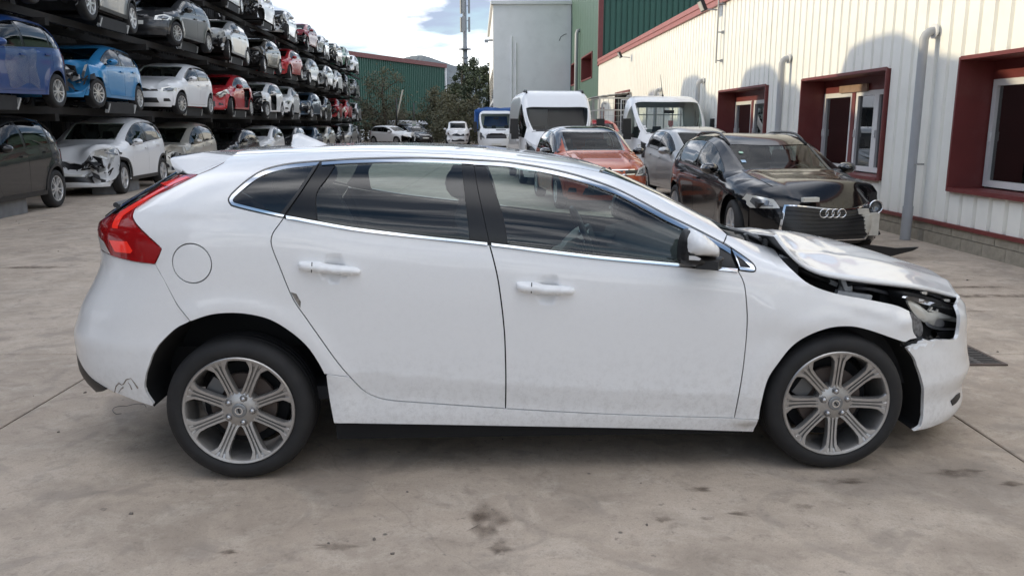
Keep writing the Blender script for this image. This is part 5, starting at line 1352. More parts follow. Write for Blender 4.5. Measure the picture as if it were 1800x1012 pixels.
MS = Shape(wb=2.647, hw=.90,
    roof=[(-.60, 1.36), (-.45, 1.392), (-.19, 1.422), (.07, 1.437), (.35, 1.446), (.64, 1.449), (.99, 1.438), (1.22, 1.418), (1.46, 1.387), (1.58, 1.364), (1.68, 1.336),
          (1.88, 1.25), (2.07, 1.152), (2.2, 1.086), (2.34, 1.012), (2.5, .965), (2.8, .905), (3.1, .83), (3.35, .745), (3.5, .68), (3.7, .6)],
    belt=[(-1, 1.165), (-.2, 1.17), (.237, 1.165), (.54, 1.111), (.821, 1.076), (1.095, 1.045), (1.575, .985), (1.919, .953), (2.171, .924), (2.5, .87), (2.9, .80), (3.3, .69), (3.6, .6)],
    nose=[(0, 3.46), (.1, 3.53), (.19, 3.585), (.32, 3.588), (.45, 3.575), (.55, 3.552), (.65, 3.545), (.72, 3.49), (.85, 3.40), (1.0, 3.3)],
    tail=[(.2, -.70), (.30, -.765), (.334, -.847), (.40, -.90), (.47, -.908), (.60, -.897), (.697, -.869), (.753, -.84), (.839, -.783), (.918, -.742), (.988, -.733), (1.093, -.73), (1.142, -.69), (1.187, -.62), (1.244, -.52), (1.336, -.36), (1.40, -.28), (1.5, -.2)],
    sill=[(.30, .38), (.657, .362), (.804, .347), (1.161, .315), (1.665, .281), (2.189, .257), (2.4, .245)],
    prof=[(-1.5, .90), (-.6, .925), (-.2, .952), (0, .962), (.06, .969), (.16, .985), (.20, .987), (.4, .994), (.62, 1.0), (.74, 1.0), (.84, .9965), (.92, .989), (1.0, .974), (1.2, .94)],
    xf0=2.35, xr0=.15, pf=2.6, pr=3.2, hood=.115, arch=[(0, .335, .445), (2.647, .32, .40)], flare=.010)

_tt = np.linspace(2.2, 6.2, 700)
def pt(u, v, sh=MS):
    """pixel -> (x, z) on the near flank (first hit along the ray, or the closest approach)"""
    o, d = car_ray(u, v); P = o[None] + d[None] * _tt[:, None]
    g = -P[:, 1] - sh.W(P[:, 0], P[:, 2]); k = np.nonzero(g <= 0)[0]
    if len(k) and k[0] > 0:
        i = k[0]; f = g[i - 1] / (g[i - 1] - g[i]); q = P[i - 1] + (P[i] - P[i - 1]) * f
    else: q = P[int(np.argmin(np.abs(g)))]
    return q[0], q[2]
def pl(px, n=5): return np.array([pt(*p) for p in (cr(px, n) if n else px)])

_c, _s = math.cos(CAR_YAW), math.sin(CAR_YAW)
def project(P):
    X = CAR_LOC[0] + _c * P[..., 0] - _s * P[..., 1]; Y = CAR_LOC[1] + _s * P[..., 0] + _c * P[..., 1]; Z = P[..., 2] - CAMH
    cp, sp = math.cos(PITCH), math.sin(PITCH); d = Y * cp - Z * sp; u = Y * sp + Z * cp
    return 900 + FPX * X / d, 506 - FPX * u / d, d
def wrap_fn(front, sg=-1, off=0.0, sh=MS):
    def fn(ph, z):
        xx, yy = sh.end(z, np.clip(np.abs(ph), 0, math.pi / 2), front)
        return np.stack([xx + (off if front else -off) * np.cos(ph), np.sign(ph) * (yy + off * np.abs(np.sin(ph))), z], 1)
    return fn
class WrapPix:
    """pixel -> (phi, z) on the wrapped nose or tail; phi < 0 is the near flank"""
    def __init__(s, front, z0, z1):
        ph = np.linspace(-math.pi / 2 + .001, -.02, 420); zz = np.linspace(z0, z1, 420)
        A, B = np.meshgrid(ph, zz, indexing='ij')
        P = wrap_fn(front)(A.ravel(), B.ravel()); s.u, s.v, s.d = project(P); s.a, s.b = A.ravel(), B.ravel()
    def __call__(s, u, v):
        e = np.hypot(s.u - u, s.v - v) + (s.d - 3.0) * 3.0
        i = int(np.argmin(e)); return s.a[i], s.b[i]
    def line(s, px, n=4): return np.array([s(*p) for p in (cr(px, n) if n else px)])

def build_main_car():
    root = empty('white_hatchback', CAR_LOC, CAR_YAW)
    tag(root, 'crash-damaged white five-door hatchback with sprung bonnet and smashed headlight in the open yard', 'car')
    NEAR = (0, -1, 0); S = MS.side(-1)
    def part(name, d, mat, parent=root): return put(name, pmesh(name, d, mat), parent)
    def both(name, d, mat, parent=root): return part(name, d, mat, parent), part(name, mirror_y(d), mat, parent)
    cat = lambda *a: np.vstack(a)

    # ---- traced outlines (pixels of the photograph)
    hole_top_r = [(565.7, 281.9), (607, 279), (650, 277.4), (700, 276.4), (746, 276.5), (790, 278), (832, 280.2)]
    hole_top_f = [(832, 280.2), (865, 282), (899, 285), (958.3, 294.3), (1017.6, 308.2), (1080, 329.5), (1127, 352.5), (1170, 375.5), (1209.6, 394.5), (1240, 410), (1269, 425.2), (1284, 433.5)]
    q_out = [(565.7, 281.9), (538, 284), (508.6, 287), (479, 293), (456.7, 301), (434.5, 315.2), (412.2, 334.5), (403.5, 344.5), (401, 352), (404, 358.5), (411, 363.4), (449.3, 373), (497.5, 383)]
    belt_lo = [(500, 383.5), (560, 394.5), (628, 406), (746.7, 419.5), (860.5, 431.5), (960, 444), (1057, 455.5), (1197, 468.5), (1298, 478)]
    belt_up = [(503, 378), (560, 388.5), (628, 400), (746.7, 414), (860, 426), (960, 438), (1057, 449.5), (1197, 462.5), (1296, 471.5)]
    shut_r = [(498.5, 383), (489, 396), (480.5, 408), (476.8, 418), (476.3, 427), (480, 441), (490.5, 467), (514, 523.4), (540, 562), (567.3, 600.7), (592, 635), (615, 662), (638, 685), (658.5, 696.4), (686, 703.2), (745, 707.8), (815, 712.8), (888.6, 717.8)]
    shut_b = [(860.4, 430), (868.3, 459.3), (875.5, 492), (881, 530), (885, 565), (887.6, 600), (889.2, 662), (888.6, 717.8)]
    shut_f = [(1298, 477), (1305, 490), (1310, 507.3), (1313, 540), (1313.5, 570), (1310, 616.7), (1303, 671.3), (1291, 734.4)]
    sill_top = [(888.6, 717.8), (985, 723.5), (1087, 728.3), (1190, 731.8), (1291, 734.4)]
    arch_r = [(573.5, 665), (561, 640), (539.7, 609), (511, 583.6), (475.7, 562.5), (440, 553), (404.5, 550.2), (369, 553.6), (335, 564.7)]
    arch_f = [(1334, 737), (1337.8, 712), (1349.7, 667.5), (1369, 637.8), (1392.7, 611), (1422.3, 590.4), (1457.9, 577), (1493.5, 574), (1526, 580), (1564.6, 593), (1585, 600)]

    # ---- unibody side: rear quarter, roof rail, windscreen pillar
    seam = pl([(335, 564.7), (312, 535.6), (292.5, 500), (272.6, 464)])
    tl_edge = pl([(272.6, 464), (282.2, 442), (281.5, 434.5), (259.3, 413.8), (238.5, 391.5), (234, 376), (247.4, 357.4), (297.8, 332), (348, 307)])
    spo = pl([(348, 307), (372, 297.5), (392, 287)])
    x0 = spo[-1][0]; xs = np.linspace(x0 + .01, 2.12, 90)
    KE = .93
    rail = np.stack([xs, MS.ze(xs, KE)], 1)
    pil = pl([(1277.6, 412.4), (1272.4, 425.9)], 2)
    wtop = pl(hole_top_f[:-1][::-1] + hole_top_r[:-1][::-1]); wtop = wtop[wtop[:, 0] < pil[-1][0] - .004]
    qout = pl(q_out); sr = pl(shut_r); ext = pl([(615, 662), (592, 659.5), (573.5, 657.5)], 3)
    k = int(np.argmin(np.hypot(*(sr - ext[0]).T)))
    ar = pl(arch_r)
    poly = cat(seam, tl_edge[1:], spo[1:], rail, pil, wtop, qout[1:], sr[1:k], ext, ar[2:])
    fc = np.array(pt(337, 463)); fr = .0838
    flap = np.array([fc + fr * np.array([math.cos(a), math.sin(a)]) for a in np.linspace(0, 2 * math.pi, 40)[:-1]])
    dq = panel_data(poly, S, NEAR, [flap], .028, .0018)
    both('body_side', dq, M_WHITE)
    both('pillar_lining', panel_data(poly, MS.side(-1, -.022), (0, 1, 0), (), .07, -.002, 0), M_HEAD)
    part('fuel_flap', panel_data(flap, S, NEAR, (), .03, .0035), M_WHITE)

    # ---- doors
    def door_fn(cup):
        def fn(u, v):
            w = MS.W(u, v)
            r2 = ((u - cup[0]) / .056) ** 2 + ((v - cup[1]) / .058) ** 2
            return np.stack([u, -(w - .024 * np.clip(1 - r2, 0, 1) ** .7), v], 1)
        return fn
    bl, bu = pl(belt_lo, 30), pl(belt_up, 30)
    sb = pl(shut_b); sf = pl(shut_f); st = pl(sill_top)
    xb, xf = sb[0][0], sf[0][0]
    blr, blf = bl[bl[:, 0] < xb - .004], bl[(bl[:, 0] > xb + .003) & (bl[:, 0] < xf - .003)]
    rdoor = cat(sr, sb[::-1][1:], blr[::-1][1:-1])
    fdoor = cat(sb, st[1:], sf[::-1][1:], blf[::-1])
    cupr, cupf = pt(586, 472), pt(963.6, 508.7)
    hd = [[(524.5, 466), (526, 460.5), (532, 459.2), (552, 459.6), (564, 460.5), (576, 464), (606, 467.2), (624, 470), (632.5, 474), (633.8, 478), (629, 482), (606, 482.5), (564, 478.5), (540, 476.5), (527, 473.5)],
          [(907, 503.2), (907.5, 498), (911, 495.6), (925, 495.3), (943, 496.3), (955.3, 500), (983, 502), (1003.7, 504.6), (1009.4, 509), (1009, 513), (1003.7, 517), (983, 517.7), (943, 515.3), (927.7, 514.3), (909.5, 510)]]
    for nm, P, cup, hp, seamx in (('rear_door', rdoor, cupr, hd[0], 551), ('front_door', fdoor, cupf, hd[1], 934)):
        d = panel_data(P, door_fn(cup), NEAR, (), .022, .0030)
        for sg in (1, -1):
            o = part(nm, d if sg > 0 else mirror_y(d), M_WHITE)
            H = pl(hp, 4)
            def hf(u, v, e=1.0): return np.stack([u, -(MS.W(u, v) + .014 + .018 * e), v], 1)
            hdta = inflate_data(H, hf, NEAR, .007, .022)
            h = part('handle', hdta if sg > 0 else mirror_y(hdta), M_WHITE, o)
            a, b = pt(seamx, hp[3][1] - 1), pt(seamx - 1, hp[3][1] + 17.5)
            sl = panel_data([(a[0] - .002, a[1]), (a[0] + .002, a[1]), (b[0] + .002, b[1]), (b[0] - .002, b[1])], lambda u, v: hf(u, v, .86) + np.array([0, -.0008, 0]), NEAR, (), .008, 0, .0)
            part('handle_seam', sl if sg > 0 else mirror_y(sl), M_BLACK, o)
    # ---- rocker
    sl_lo = pl([(1326, 761), (1178, 755.6), (1033, 752), (888.5, 749), (740, 746), (587, 743.3)])
    rock = cat(pl([(579.5, 703), (576, 680), (573.5, 659)]), ext[::-1][1:], sr[k + 1:], st[1:], pl([(1312, 736), (1333, 737.5)], 2), sl_lo)
    def rock_fn(u, v): return np.stack([u, -(MS.W(u, v) + .004 - .02 * np.clip((.30 - v) / .12, 0, 1) ** 2), v], 1)
    both('sill_panel', panel_data(rock, rock_fn, NEAR, (), .03, .0018), M_WHITE)

    # ---- daylight opening: seal, chrome, glass, pillar trims
    def shift(px, dy): return [(u, v + dy) for u, v in px]
    bur, buf = bu[bu[:, 0] < xb - .003], bu[(bu[:, 0] > xb + .003)]
    bline = pl([(832, 282), (838.6, 326), (850.5, 382), (860.2, 427)])
    rear_edge = pl([(503.4, 377.5), (533, 333), (564.5, 286.5)], 4)
    chr_ = panel_data(cat(pl(shift(hole_top_r, 3)), pl(shift(hole_top_r, 8.2))[::-1]), MS.side(-1, .003), NEAR, (), .02, 0, .006)
    chf = panel_data(cat(pl(shift(hole_top_f[:-1], 3.0) + [(1284, 437)]), pl([(u, v + 9.0 + 2.5 * min(1, max(0, (u - 950) / 200))) for u, v in hole_top_f[:-1]] + [(1284, 446)])[::-1]), MS.side(-1, .003), NEAR, (), .02, 0, .006)
    both('window_chrome', chr_, M_CHROME); both('window_chrome', chf, M_CHROME)
    cb = []
    for A, B in ((bur, blr), (buf, blf)):
        B2 = B[(B[:, 0] > A[0][0]) & (B[:, 0] < A[-1][0] + .01)]
        cb.append(panel_data(cat(A, B2[::-1]), lambda u, v: np.stack([u, -(MS.W(u, v) + .007), v], 1), NEAR, (), .02, .0006, .010))
    for c_ in cb: both('belt_chrome', c_, M_CHROME)
    # rear door glazing
    g_l = pl([(557.5, 386), (555.4, 362), (555.7, 345), (560.5, 331.5), (575.3, 312.3), (588.6, 291.5)])
    topg = pl(shift(hole_top_r, 10)); x1, x2 = g_l[-1][0], pt(810.9, 289)[0]
    g_r = pl([(810.9, 289), (816, 335), (821, 380), (825.5, 421)])
    lowg = bur[(bur[:, 0] > g_l[0][0] + .01) & (bur[:, 0] < g_r[-1][0] - .01)]
    rg = cat(g_l, topg[(topg[:, 0] > x1 + .01) & (topg[:, 0] < x2 - .01)], g_r, lowg[::-1])
    both('rear_window_glass', panel_data(rg, MS.side(-1, -.010), NEAR, (), .05, 0, 0), M_CLEAR)
    tr1 = cat(rear_edge, topg[(topg[:, 0] > rear_edge[-1][0] + .005) & (topg[:, 0] < x1 - .004)], g_l[::-1], bur[(bur[:, 0] > rear_edge[0][0] + .01) & (bur[:, 0] < g_l[0][0] - .008)][::-1])
    tr2 = cat(g_r[::-1], topg[(topg[:, 0] > x2 + .005) & (topg[:, 0] < bline[0][0] - .004)], bline, bur[bur[:, 0] > g_r[-1][0] + .008][::-1])
    topf = pl([(u, v + 11 + 2.5 * min(1, max(0, (u - 950) / 200))) for u, v in hole_top_f])
    f_l = pl([(892.5, 427), (885.2, 382.3), (869.4, 334.8), (852.6, 291.5)])
    tr3 = cat(bline[::-1], topf[(topf[:, 0] > bline[0][0] + .004) & (topf[:, 0] < f_l[-1][0] - .004)], f_l[::-1], buf[(buf[:, 0] < f_l[0][0] - .008)][::-1])
    for t in (tr1, tr2, tr3): both('pillar_trim', panel_data(t, MS.side(-1, -.001), NEAR, (), .03, .0015, .012), M_TRIM)
    f_r = pl([(1205, 406), (1201, 435), (1197, 462)], 3)
    fg = cat(f_l, topf[(topf[:, 0] > f_l[-1][0] + .01) & (topf[:, 0] < f_r[0][0] - .004)], f_r, buf[(buf[:, 0] > f_l[0][0] + .01) & (buf[:, 0] < f_r[-1][0] - .008)][::-1])
    both('front_window_glass', panel_data(fg, MS.side(-1, -.010), NEAR, (), .05, 0, 0), M_CLEAR)
    sail = cat(f_r, buf[(buf[:, 0] > f_r[-1][0] + .004) & (buf[:, 0] < pt(1293, 470)[0])], pl([(1294.5, 470.5), (1284.5, 447)], 2), topf[(topf[:, 0] > f_r[0][0] + .004) & (topf[:, 0] < pt(1283, 446)[0])][::-1])
    both('mirror_sail', panel_data(sail, MS.side(-1, -.001), NEAR, (), .03, .001, .012), M_BLACK)
    # quarter light
    qi = [(553, 292), (508.6, 297), (479, 303.5), (456.7, 313), (434.5, 328.6), (415, 344.5), (410, 350.5), (411, 355), (416, 357.5), (449.3, 364.5), (499.7, 376.2)]
    qg = pl(qi, 4)
    both('quarter_glass', panel_data(qg, MS.side(-1, -.004), NEAR, (), .05, 0, 0), M_PRIV)
    ring_o = pl([(562, 284.6), (538, 286.6), (508.6, 289.6), (479.8, 295.6), (458, 303.4), (436.2, 317.4), (414.5, 336), (405.8, 345.6), (403.6, 351.8), (406, 357), (412, 361), (449.8, 370.6), (497.5, 381)])
    ring_i = pl([(556, 290.6), (538, 292.4), (508.8, 295.6), (480.2, 301.8), (459.2, 309.8), (438, 323.8), (418.2, 340.6), (411.2, 348), (409.4, 352.2), (411.6, 355.6), (416, 357.4), (450.6, 366.2), (500, 377.4)])
    both('quarter_chrome', panel_data(cat(ring_o, ring_i[::-1]), MS.side(-1, .003), NEAR, (), .014, 0, .006), M_CHROME)
    both('quarter_divider', panel_data(cat(pl([(499.5, 377.5), (531, 333), (560, 287.5)], 3), pl([(553, 290.5), (524, 335), (492.5, 375.5)], 3)), MS.side(-1, .001), NEAR, (), .03, 0, .01), M_BLACK)
    # fender triangle
    tri = pl([(1286, 437.5), (1300, 446.5), (1309, 453), (1322.5, 464.5), (1326.8, 472.5), (1322, 475.8), (1300.5, 473.2)], 4)
    tri_in = pl([(1293, 447.5), (1306, 456.5), (1317, 467.2), (1318.5, 469.6), (1316, 470.3), (1301, 468.8)], 4)
    both('fender_badge_chrome', panel_data(tri, MS.side(-1, .003), NEAR, [tri_in], .012, 0, .006), M_CHROME)
    both('fender_badge_infill', panel_data(pl([(1284.8, 434), (1308.5, 450.3), (1324.3, 463), (1329, 473), (1323.3, 478), (1299.6, 475.5)], 4), MS.side(-1, -.004), NEAR, (), .02, .001, .006), M_TRIM)
    # dark backing sheet: shade of shut lines and openings put into its colour
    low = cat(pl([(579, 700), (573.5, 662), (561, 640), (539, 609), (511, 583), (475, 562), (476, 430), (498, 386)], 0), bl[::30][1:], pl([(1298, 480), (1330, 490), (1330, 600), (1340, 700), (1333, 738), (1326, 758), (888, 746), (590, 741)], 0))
    both('gap_shade_backing', panel_data(low, MS.side(-1, -.030), NEAR, (), .08, 0, 0), M_DARK)
    both('window_seal', panel_data(cat(pl([(566, 283), (700, 278), (831, 281.5), (958, 296), (1080, 331), (1209, 396), (1284, 435), (1320, 462), (1326, 474), (1298, 477)], 4), bl[::-6][1:-1], pl([(499, 382), (411, 362), (402.5, 352), (413, 336), (457, 302.5), (509, 288.5)], 4)),
         MS.side(-1, -.013), NEAR, [cat(pl(shift([(u, v) for u, v in [(590, 289), (700, 287), (811, 288)]], 0), 4), g_r[1:], lowg[::-1], g_l[:-1]), fg, qg], .05, 0, 0), M_BLACK)

    # ---- front wing (dented)
    wing_top = pl([(1277.6, 412.4), (1319, 424.5), (1357.8, 436.3), (1372.6, 454), (1393.4, 474.8), (1423, 498.6), (1467.5, 514.9), (1526.7, 525.8), (1574, 535.6), (1598, 546)])
    wing_end = pl([(1598, 546), (1600, 560), (1602.5, 574), (1607, 586), (1612, 594), (1600, 596.5), (1592, 601), (1585, 600)], 2)
    af = pl(arch_f)
    wing = cat(wing_top, wing_end[1:], af[::-1][1:], sf[::-1], pl([(1299.6, 475.5), (1323.3, 478), (1329, 473), (1324.3, 463), (1308.5, 450.3), (1284.8, 434), (1272.4, 425.9)], 4))
    dents = [(pt(1395, 600), .10, .012), (pt(1368, 560), .12, -.008), (pt(1560, 545), .09, -.010), (pt(1520, 560), .07, .010), (pt(1590, 565), .05, -.018), (pt(1440, 540), .14, .006)]
    def wing_fn(u, v):
        w = MS.W(u, v)
        for (a, b), r, h in dents: w = w - h * np.exp(-(((u - a) / r) ** 2 + ((v - b) / (r * .7)) ** 2))
        w = w + .004 * np.sin(u * 23 + 5 * np.sin(v * 17)) * np.clip((u - 2.5) / .5, 0, 1) * np.clip((v - .6) / .1, 0, 1)
        return np.stack([u, -w, v], 1)
    part('front_wing', panel_data(wing, wing_fn, NEAR, (), .020, .0018), M_WHITE)
    part('front_wing', mirror_y(panel_data(wing, S, NEAR, (), .04, .0018)), M_WHITE)

    # ---- rear bumper, tail lamps, tailgate
    WR = WrapPix(False, .2, 1.42); fr_ = wrap_fn(False)
    tl = WR.line([(272.6, 464), (282.2, 442), (281.5, 434.5), (259.3, 413.8), (238.5, 391.5), (234, 376), (247.4, 357.4), (297.8, 332), (347, 307.2), (330, 306.5), (312.6, 308.2), (286, 322), (253.4, 341), (217.8, 363.4), (189.6, 380.5), (176, 391), (173.5, 399), (177.5, 425), (180, 439), (203, 450.8), (238.5, 459.7)], 4)
    WRo = np.array((-1, -.6, 0))
    def tl_fn(u, v): return wrap_fn(False, off=.006)(u, v)
    for sg in (1, -1):
        d = panel_data(tl, tl_fn, WRo, (), .022, .002, .02)
        o = part('tail_lamp', d if sg > 0 else mirror_y(d), M_RED)
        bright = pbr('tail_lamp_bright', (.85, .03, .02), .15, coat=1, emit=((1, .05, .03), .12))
        for px in ([(195, 421), (226, 424), (236, 440), (232, 445), (205, 442)], [(285, 322), (330, 310), (336, 312), (310, 322), (300, 327)], [(200, 400), (215, 372), (290, 328), (293, 331), (222, 377), (210, 402)]):
            dd = panel_data(WR.line(px, 0), wrap_fn(False, off=.0085), WRo, (), .02, 0, 0)
            part('lamp_lens', dd if sg > 0 else mirror_y(dd), bright, o)
        dd = panel_data(WR.line([(176, 412), (186, 424), (198, 446), (181, 437)], 0), wrap_fn(False, off=.0085), WRo, (), .02, 0, 0)
        part('reverse_lens', dd if sg > 0 else mirror_y(dd), pbr('reverse_lens', (.6, .58, .56), .15, coat=1), o)
    # bumper: near outline then mirrored
    b_top = WR.line([(272.6, 464), (238.5, 459.7), (203, 450.8), (183, 442)], 4)
    b_seam = WR.line([(335, 564.7), (312, 535.6), (292.5, 500), (272.6, 464)], 4)
    b_arch = WR.line([(269.4, 716), (256, 690), (254.4, 674), (262, 642), (280, 606.7), (308.5, 578), (335, 564.7)], 4)
    b_low = np.array([(-.12, .528), (-.4, .522), (-.52, .512), (-.60, .500), (-.70, .462), (-.80, .425), (-.93, .389), (-1.05, .36), (-1.17, .328)]); q0 = b_low[6]
    zt, zl = b_top[-1][1], b_low[0][1]
    half = cat(b_low, b_arch[1:], b_seam[1:], b_top[1:])
    half = cat([(0.0, zl + .005)], half, [(-.02 + b_top[-1][0] * .4, zt), (0.0, zt)])
    full = cat(half, half[::-1][1:-1] * np.array([-1, 1]))
    def bump_fn(ph, z):
        P = wrap_fn(False)(ph, z)
        w = .010 * (np.exp(-((z - .60) / .05) ** 2)) - .022 * np.clip((.46 - z) / .15, 0, 1) ** 1.4
        P[:, 0] -= w * np.cos(ph); P[:, 1] *= 1 + w * .5
        return P
    part('rear_bumper', panel_data(full, bump_fn, (-1, 0, 0), (), .035, .0016, .014), M_WHITE)
    hv = cat([(0.0, zl + .003)], b_low[:7] + np.array([0, .002]), [(-.86, .372), (-.70, .345), (-.4, .31), (0.0, .30)])
    blk = cat(hv, hv[::-1][1:-1] * np.array([-1, 1]))
    part('bumper_valance', panel_data(blk, wrap_fn(False, off=.0), (-1, 0, 0), (), .03, 0, .03), M_BLACK)
    def on_bump(u, v):
        q = WR(u, v); return bump_fn(np.array([q[0]]), np.array([q[1]]))[0] + np.array([-.0008, -.0012, 0])
    for px, r_ in (([(199, 690), (203, 679), (209, 672.5), (213, 676), (217, 675), (222, 667), (230, 664), (236, 672), (242, 682)], .0022), ([(206, 690), (211, 684), (216, 681)], .002), ([(225, 671), (228, 677), (231, 684)], .0016)):
        m_ = MB(); P_ = [on_bump(*p) for p in px]; m_.tube(P_, [r_ * (.6 + .4 * (k % 3)) for k in range(len(P_))], 6); m_.build('scuff_mark', M_SCUFF, root, True)
    sc2 = pl([(511, 513), (521, 516), (529, 530), (528, 541), (522, 532)], 0)
    part('scuff_mark', panel_data(sc2, MS.side(-1, .0012), NEAR, (), .01, 0, 0), pbr('scuff_light', (.22, .20, .18), .8, var=.6, vscale=80))
    # tailgate lower skin + rear glass + wiper
    zg = np.linspace(zt + .003, 1.345, 16); rows = []
    for z in zg:
        ph = np.linspace(-1, 1, 21) * .80
        rows.append(fr_(ph, np.full(21, z)))
    part('tailgate', grid_data(np.array(rows[:7]), (-1, 0, 0)), M_WHITE)
    part('rear_screen', grid_data(np.array(rows[6:]) + np.array([-.004, 0, .003]), (-1, 0, 0)), glass('rear_screen_glass', (.10, .11, .11), boost=1.6))
    mb = MB(); zw = 1.155; p0 = fr_(np.array([0.0]), np.array([zw]))[0]
    e0 = fr_(np.array([-.50]), np.array([1.185]))[0]
    mb.tube([p0 + np.array([-.01, 0, 0]), p0 + np.array([-.03, 0, .01]), e0 + np.array([-.02, 0, .005])], [.025, .02, .012], 8)
    mb.box(p0 + np.array([-.01, 0, 0]), (.03, .10, .035))
    mb.build('rear_wiper', M_BLACK, root)
    # spoiler
    ctl = np.array([on_y(u, v, Y) for u, v, Y in ((411, 274, -.585), (398, 282.5, -.61), (388, 288.5, -.625), (370, 297.5, -.645), (349, 306.3, -.655), (330, 305.6, -.60), (311, 304, -.555), (304, 293, -.545), (299.5, 283, -.535), (299.5, 279, -.53), (303, 276.8, -.525), (357, 268.3, -.545))])
    cz = [float(MS.zc(p[0])) for p in ctl]; sec = []
    for t in np.linspace(0, 1, 25):
        w = 1 - abs(2 * t - 1) ** 2.4; row = []
        for i, p in enumerate(ctl):
            topk = 1.0 if i in (0, 1, 11, 10, 9) else (.5 if i in (2, 8) else .25)
            row.append((p[0] - (.05 * w if 5 <= i <= 10 else .0), p[1] * (1 - 2 * t), p[2] + max(0, cz[i] - p[2]) * w * topk * .9))
        sec.append(row + [row[0]])
    d = grid_data(np.array(sec), None)
    me = new_mesh('roof_spoiler', d[0], d[1], M_WHITE, True); bm = bmesh.new(); bm.from_mesh(me)
    bmesh.ops.holes_fill(bm, edges=[e for e in bm.edges if e.is_boundary], sides=0); bmesh.ops.recalc_face_normals(bm, faces=bm.faces); bm.to_mesh(me); bm.free()
    me.set_sharp_from_angle(angle=R_(35)); put('roof_spoiler', me, root)

    # ---- roof, fin, windscreen
    Wf = lambda x, k=KE: MS.W(x, MS.ze(x, k))
    xr = np.linspace(x0 + .02, 1.60, 50)
    yr = Wf(xr); front_edge = [(1.60 + .085 * (1 - (y / yr[-1]) ** 2), y) for y in np.linspace(yr[-1], -yr[-1], 15)[1:-1]]
    roofp = cat(np.stack([xr, yr], 1), front_edge, np.stack([xr, -yr], 1)[::-1])
    part('roof', panel_data(roofp, MS.top(), (0, 0, 1), (), .045, .001, .01), M_WHITE)
    part('headliner', panel_data(roofp, MS.top(-.03), (0, 0, -1), (), .08, .01, 0), M_HEAD)
    xw = np.linspace(1.612, 2.17, 24); yw = Wf(xw, .93) - .004
    up_e = [(1.612 + .085 * (1 - (y / yw[0]) ** 2), y) for y in np.linspace(-yw[0], yw[0], 15)[1:-1]]
    lo_e = [(2.17 + .20 * (1 - (y / yw[-1]) ** 2), y) for y in np.linspace(yw[-1], -yw[-1], 15)[1:-1]]
    wsp = cat(np.stack([xw, yw], 1), lo_e, np.stack([xw, -yw], 1)[::-1], up_e)
    part('windscreen', panel_data(wsp, MS.top(.001), (0, 0, 1), (), .05, .004, .004), glass('windscreen_glass', (.66, .74, .71), boost=1.3))
    for sl_ in ([panel_data(cat(np.stack([xw, s * (yw + .002)], 1), np.stack([xw, s * (yw - .03)], 1)[::-1]), MS.top(-.004), (0, 0, 1), (), .04, 0, 0) for s in (1, -1)]): part('windscreen_seal', sl_, M_BLACK)
    cx = [(2.17 + .20 * (1 - (y / .7) ** 2) + dx, y) for dx, ys_ in ((-.03, np.linspace(-.7, .7, 13)), (.20, np.linspace(.72, -.72, 13))) for y in ys_]
    part('cowl', panel_data(cx, lambda u, v: np.stack([u, v, np.minimum(MS.T(u, v) - .015, 1.0 - .05 * (np.abs(v) / .7) ** 2)], 1), (0, 0, 1), (), .06, 0, .02), M_BLACK)
    mb = MB(); fx, fz = on_y(505, 252, 0)[0] + .02, 1.43
    prof = [(fx + .0, .0, .018), (fx + .012, .052, .012), (fx + .05, .060, .011), (fx + .12, .030, .014), (fx + .19, 0, .004)]
    for s in range(1):
        V = []
        for x, hz, w in prof: V += [(x, -w * 1.8, fz), (x, -w * .7, fz + hz * .75), (x, 0, fz + hz + .012), (x, w * .7, fz + hz * .75), (x, w * 1.8, fz)]
        F = [(i * 5 + j, i * 5 + j + 1, i * 5 + j + 6, i * 5 + j + 5) for i in range(4) for j in range(4)] + [(0, 1, 2, 3, 4), (24, 23, 22, 21, 20)]
        mb.add(V, F)
    mb.build('shark_fin_aerial', M_WHITE, root, True)

    # ---- bonnet: sprung open and buckled
    near = [on_y(u, v, Y) for u, v, Y in ((1366, 412.5, -.72), (1384.5, 436.3, -.755), (1408, 460, -.765), (1437.8, 476.3, -.765), (1473.4, 485, -.76), (1526.7, 492.6, -.74), (1609.7, 503, -.66), (1645, 510.4, -.56), (1681, 520, -.43))]
    near = cr(near, 5); ns = len(near)
    ridge = np.array([on_y(u, v, -.12) for u, v in ((1400, 415.5), (1438, 421), (1497, 433.8), (1556, 451), (1630.5, 475.5), (1662, 491), (1680, 502))])
    rows = []; yr_ = -.12; f0 = on_y(1272, 399.5, .70)
    for i, p in enumerate(near):
        s = i / (ns - 1); zf = f0[2] * (1 - s) ** 1.2 + (p[2] - .02) * (1 - (1 - s) ** 1.2); yf = .70 - .26 * max(0, (s - .72) / .28) ** 1.5; xf_ = p[0] + (f0[0] - near[0][0]) * (1 - s)
        zr = float(np.interp(p[0] + .02, ridge[:, 0], ridge[:, 2])); zl_ = p[2] + (zf - p[2]) * (yr_ - p[1]) / (yf - p[1]); k_ = min(1, s / .34); zr = max(zr, zl_ + .008) * k_ + zl_ * (1 - k_)
        c2 = np.linalg.solve(np.array([[1, y, y * y] for y in (p[1], yr_, yf)]), np.array([p[2], zr, zf])); row = []
        for t in np.linspace(0, 1, 41):
            y = p[1] + (yf - p[1]) * t; w = 4 * t * (1 - t)
            z = c2[0] + c2[1] * y + c2[2] * y * y
            rid = .013 * max(0, 1 - abs(t - .17) / .06) * min(1, s * 1.6) + .010 * math.exp(-((t - .83) / .05) ** 2) * s
            f1 = abs(s - .30 - .22 * t) / .045; f2 = abs(s - .62 + .12 * t) / .03
            buck = (-.008 * max(0, 1 - f1) - .004 * max(0, 1 - f2) + .004 * math.sin(t * 9 + 1.3) * math.exp(-((s - .2) / .2) ** 2)) * min(1, w * 2.2)
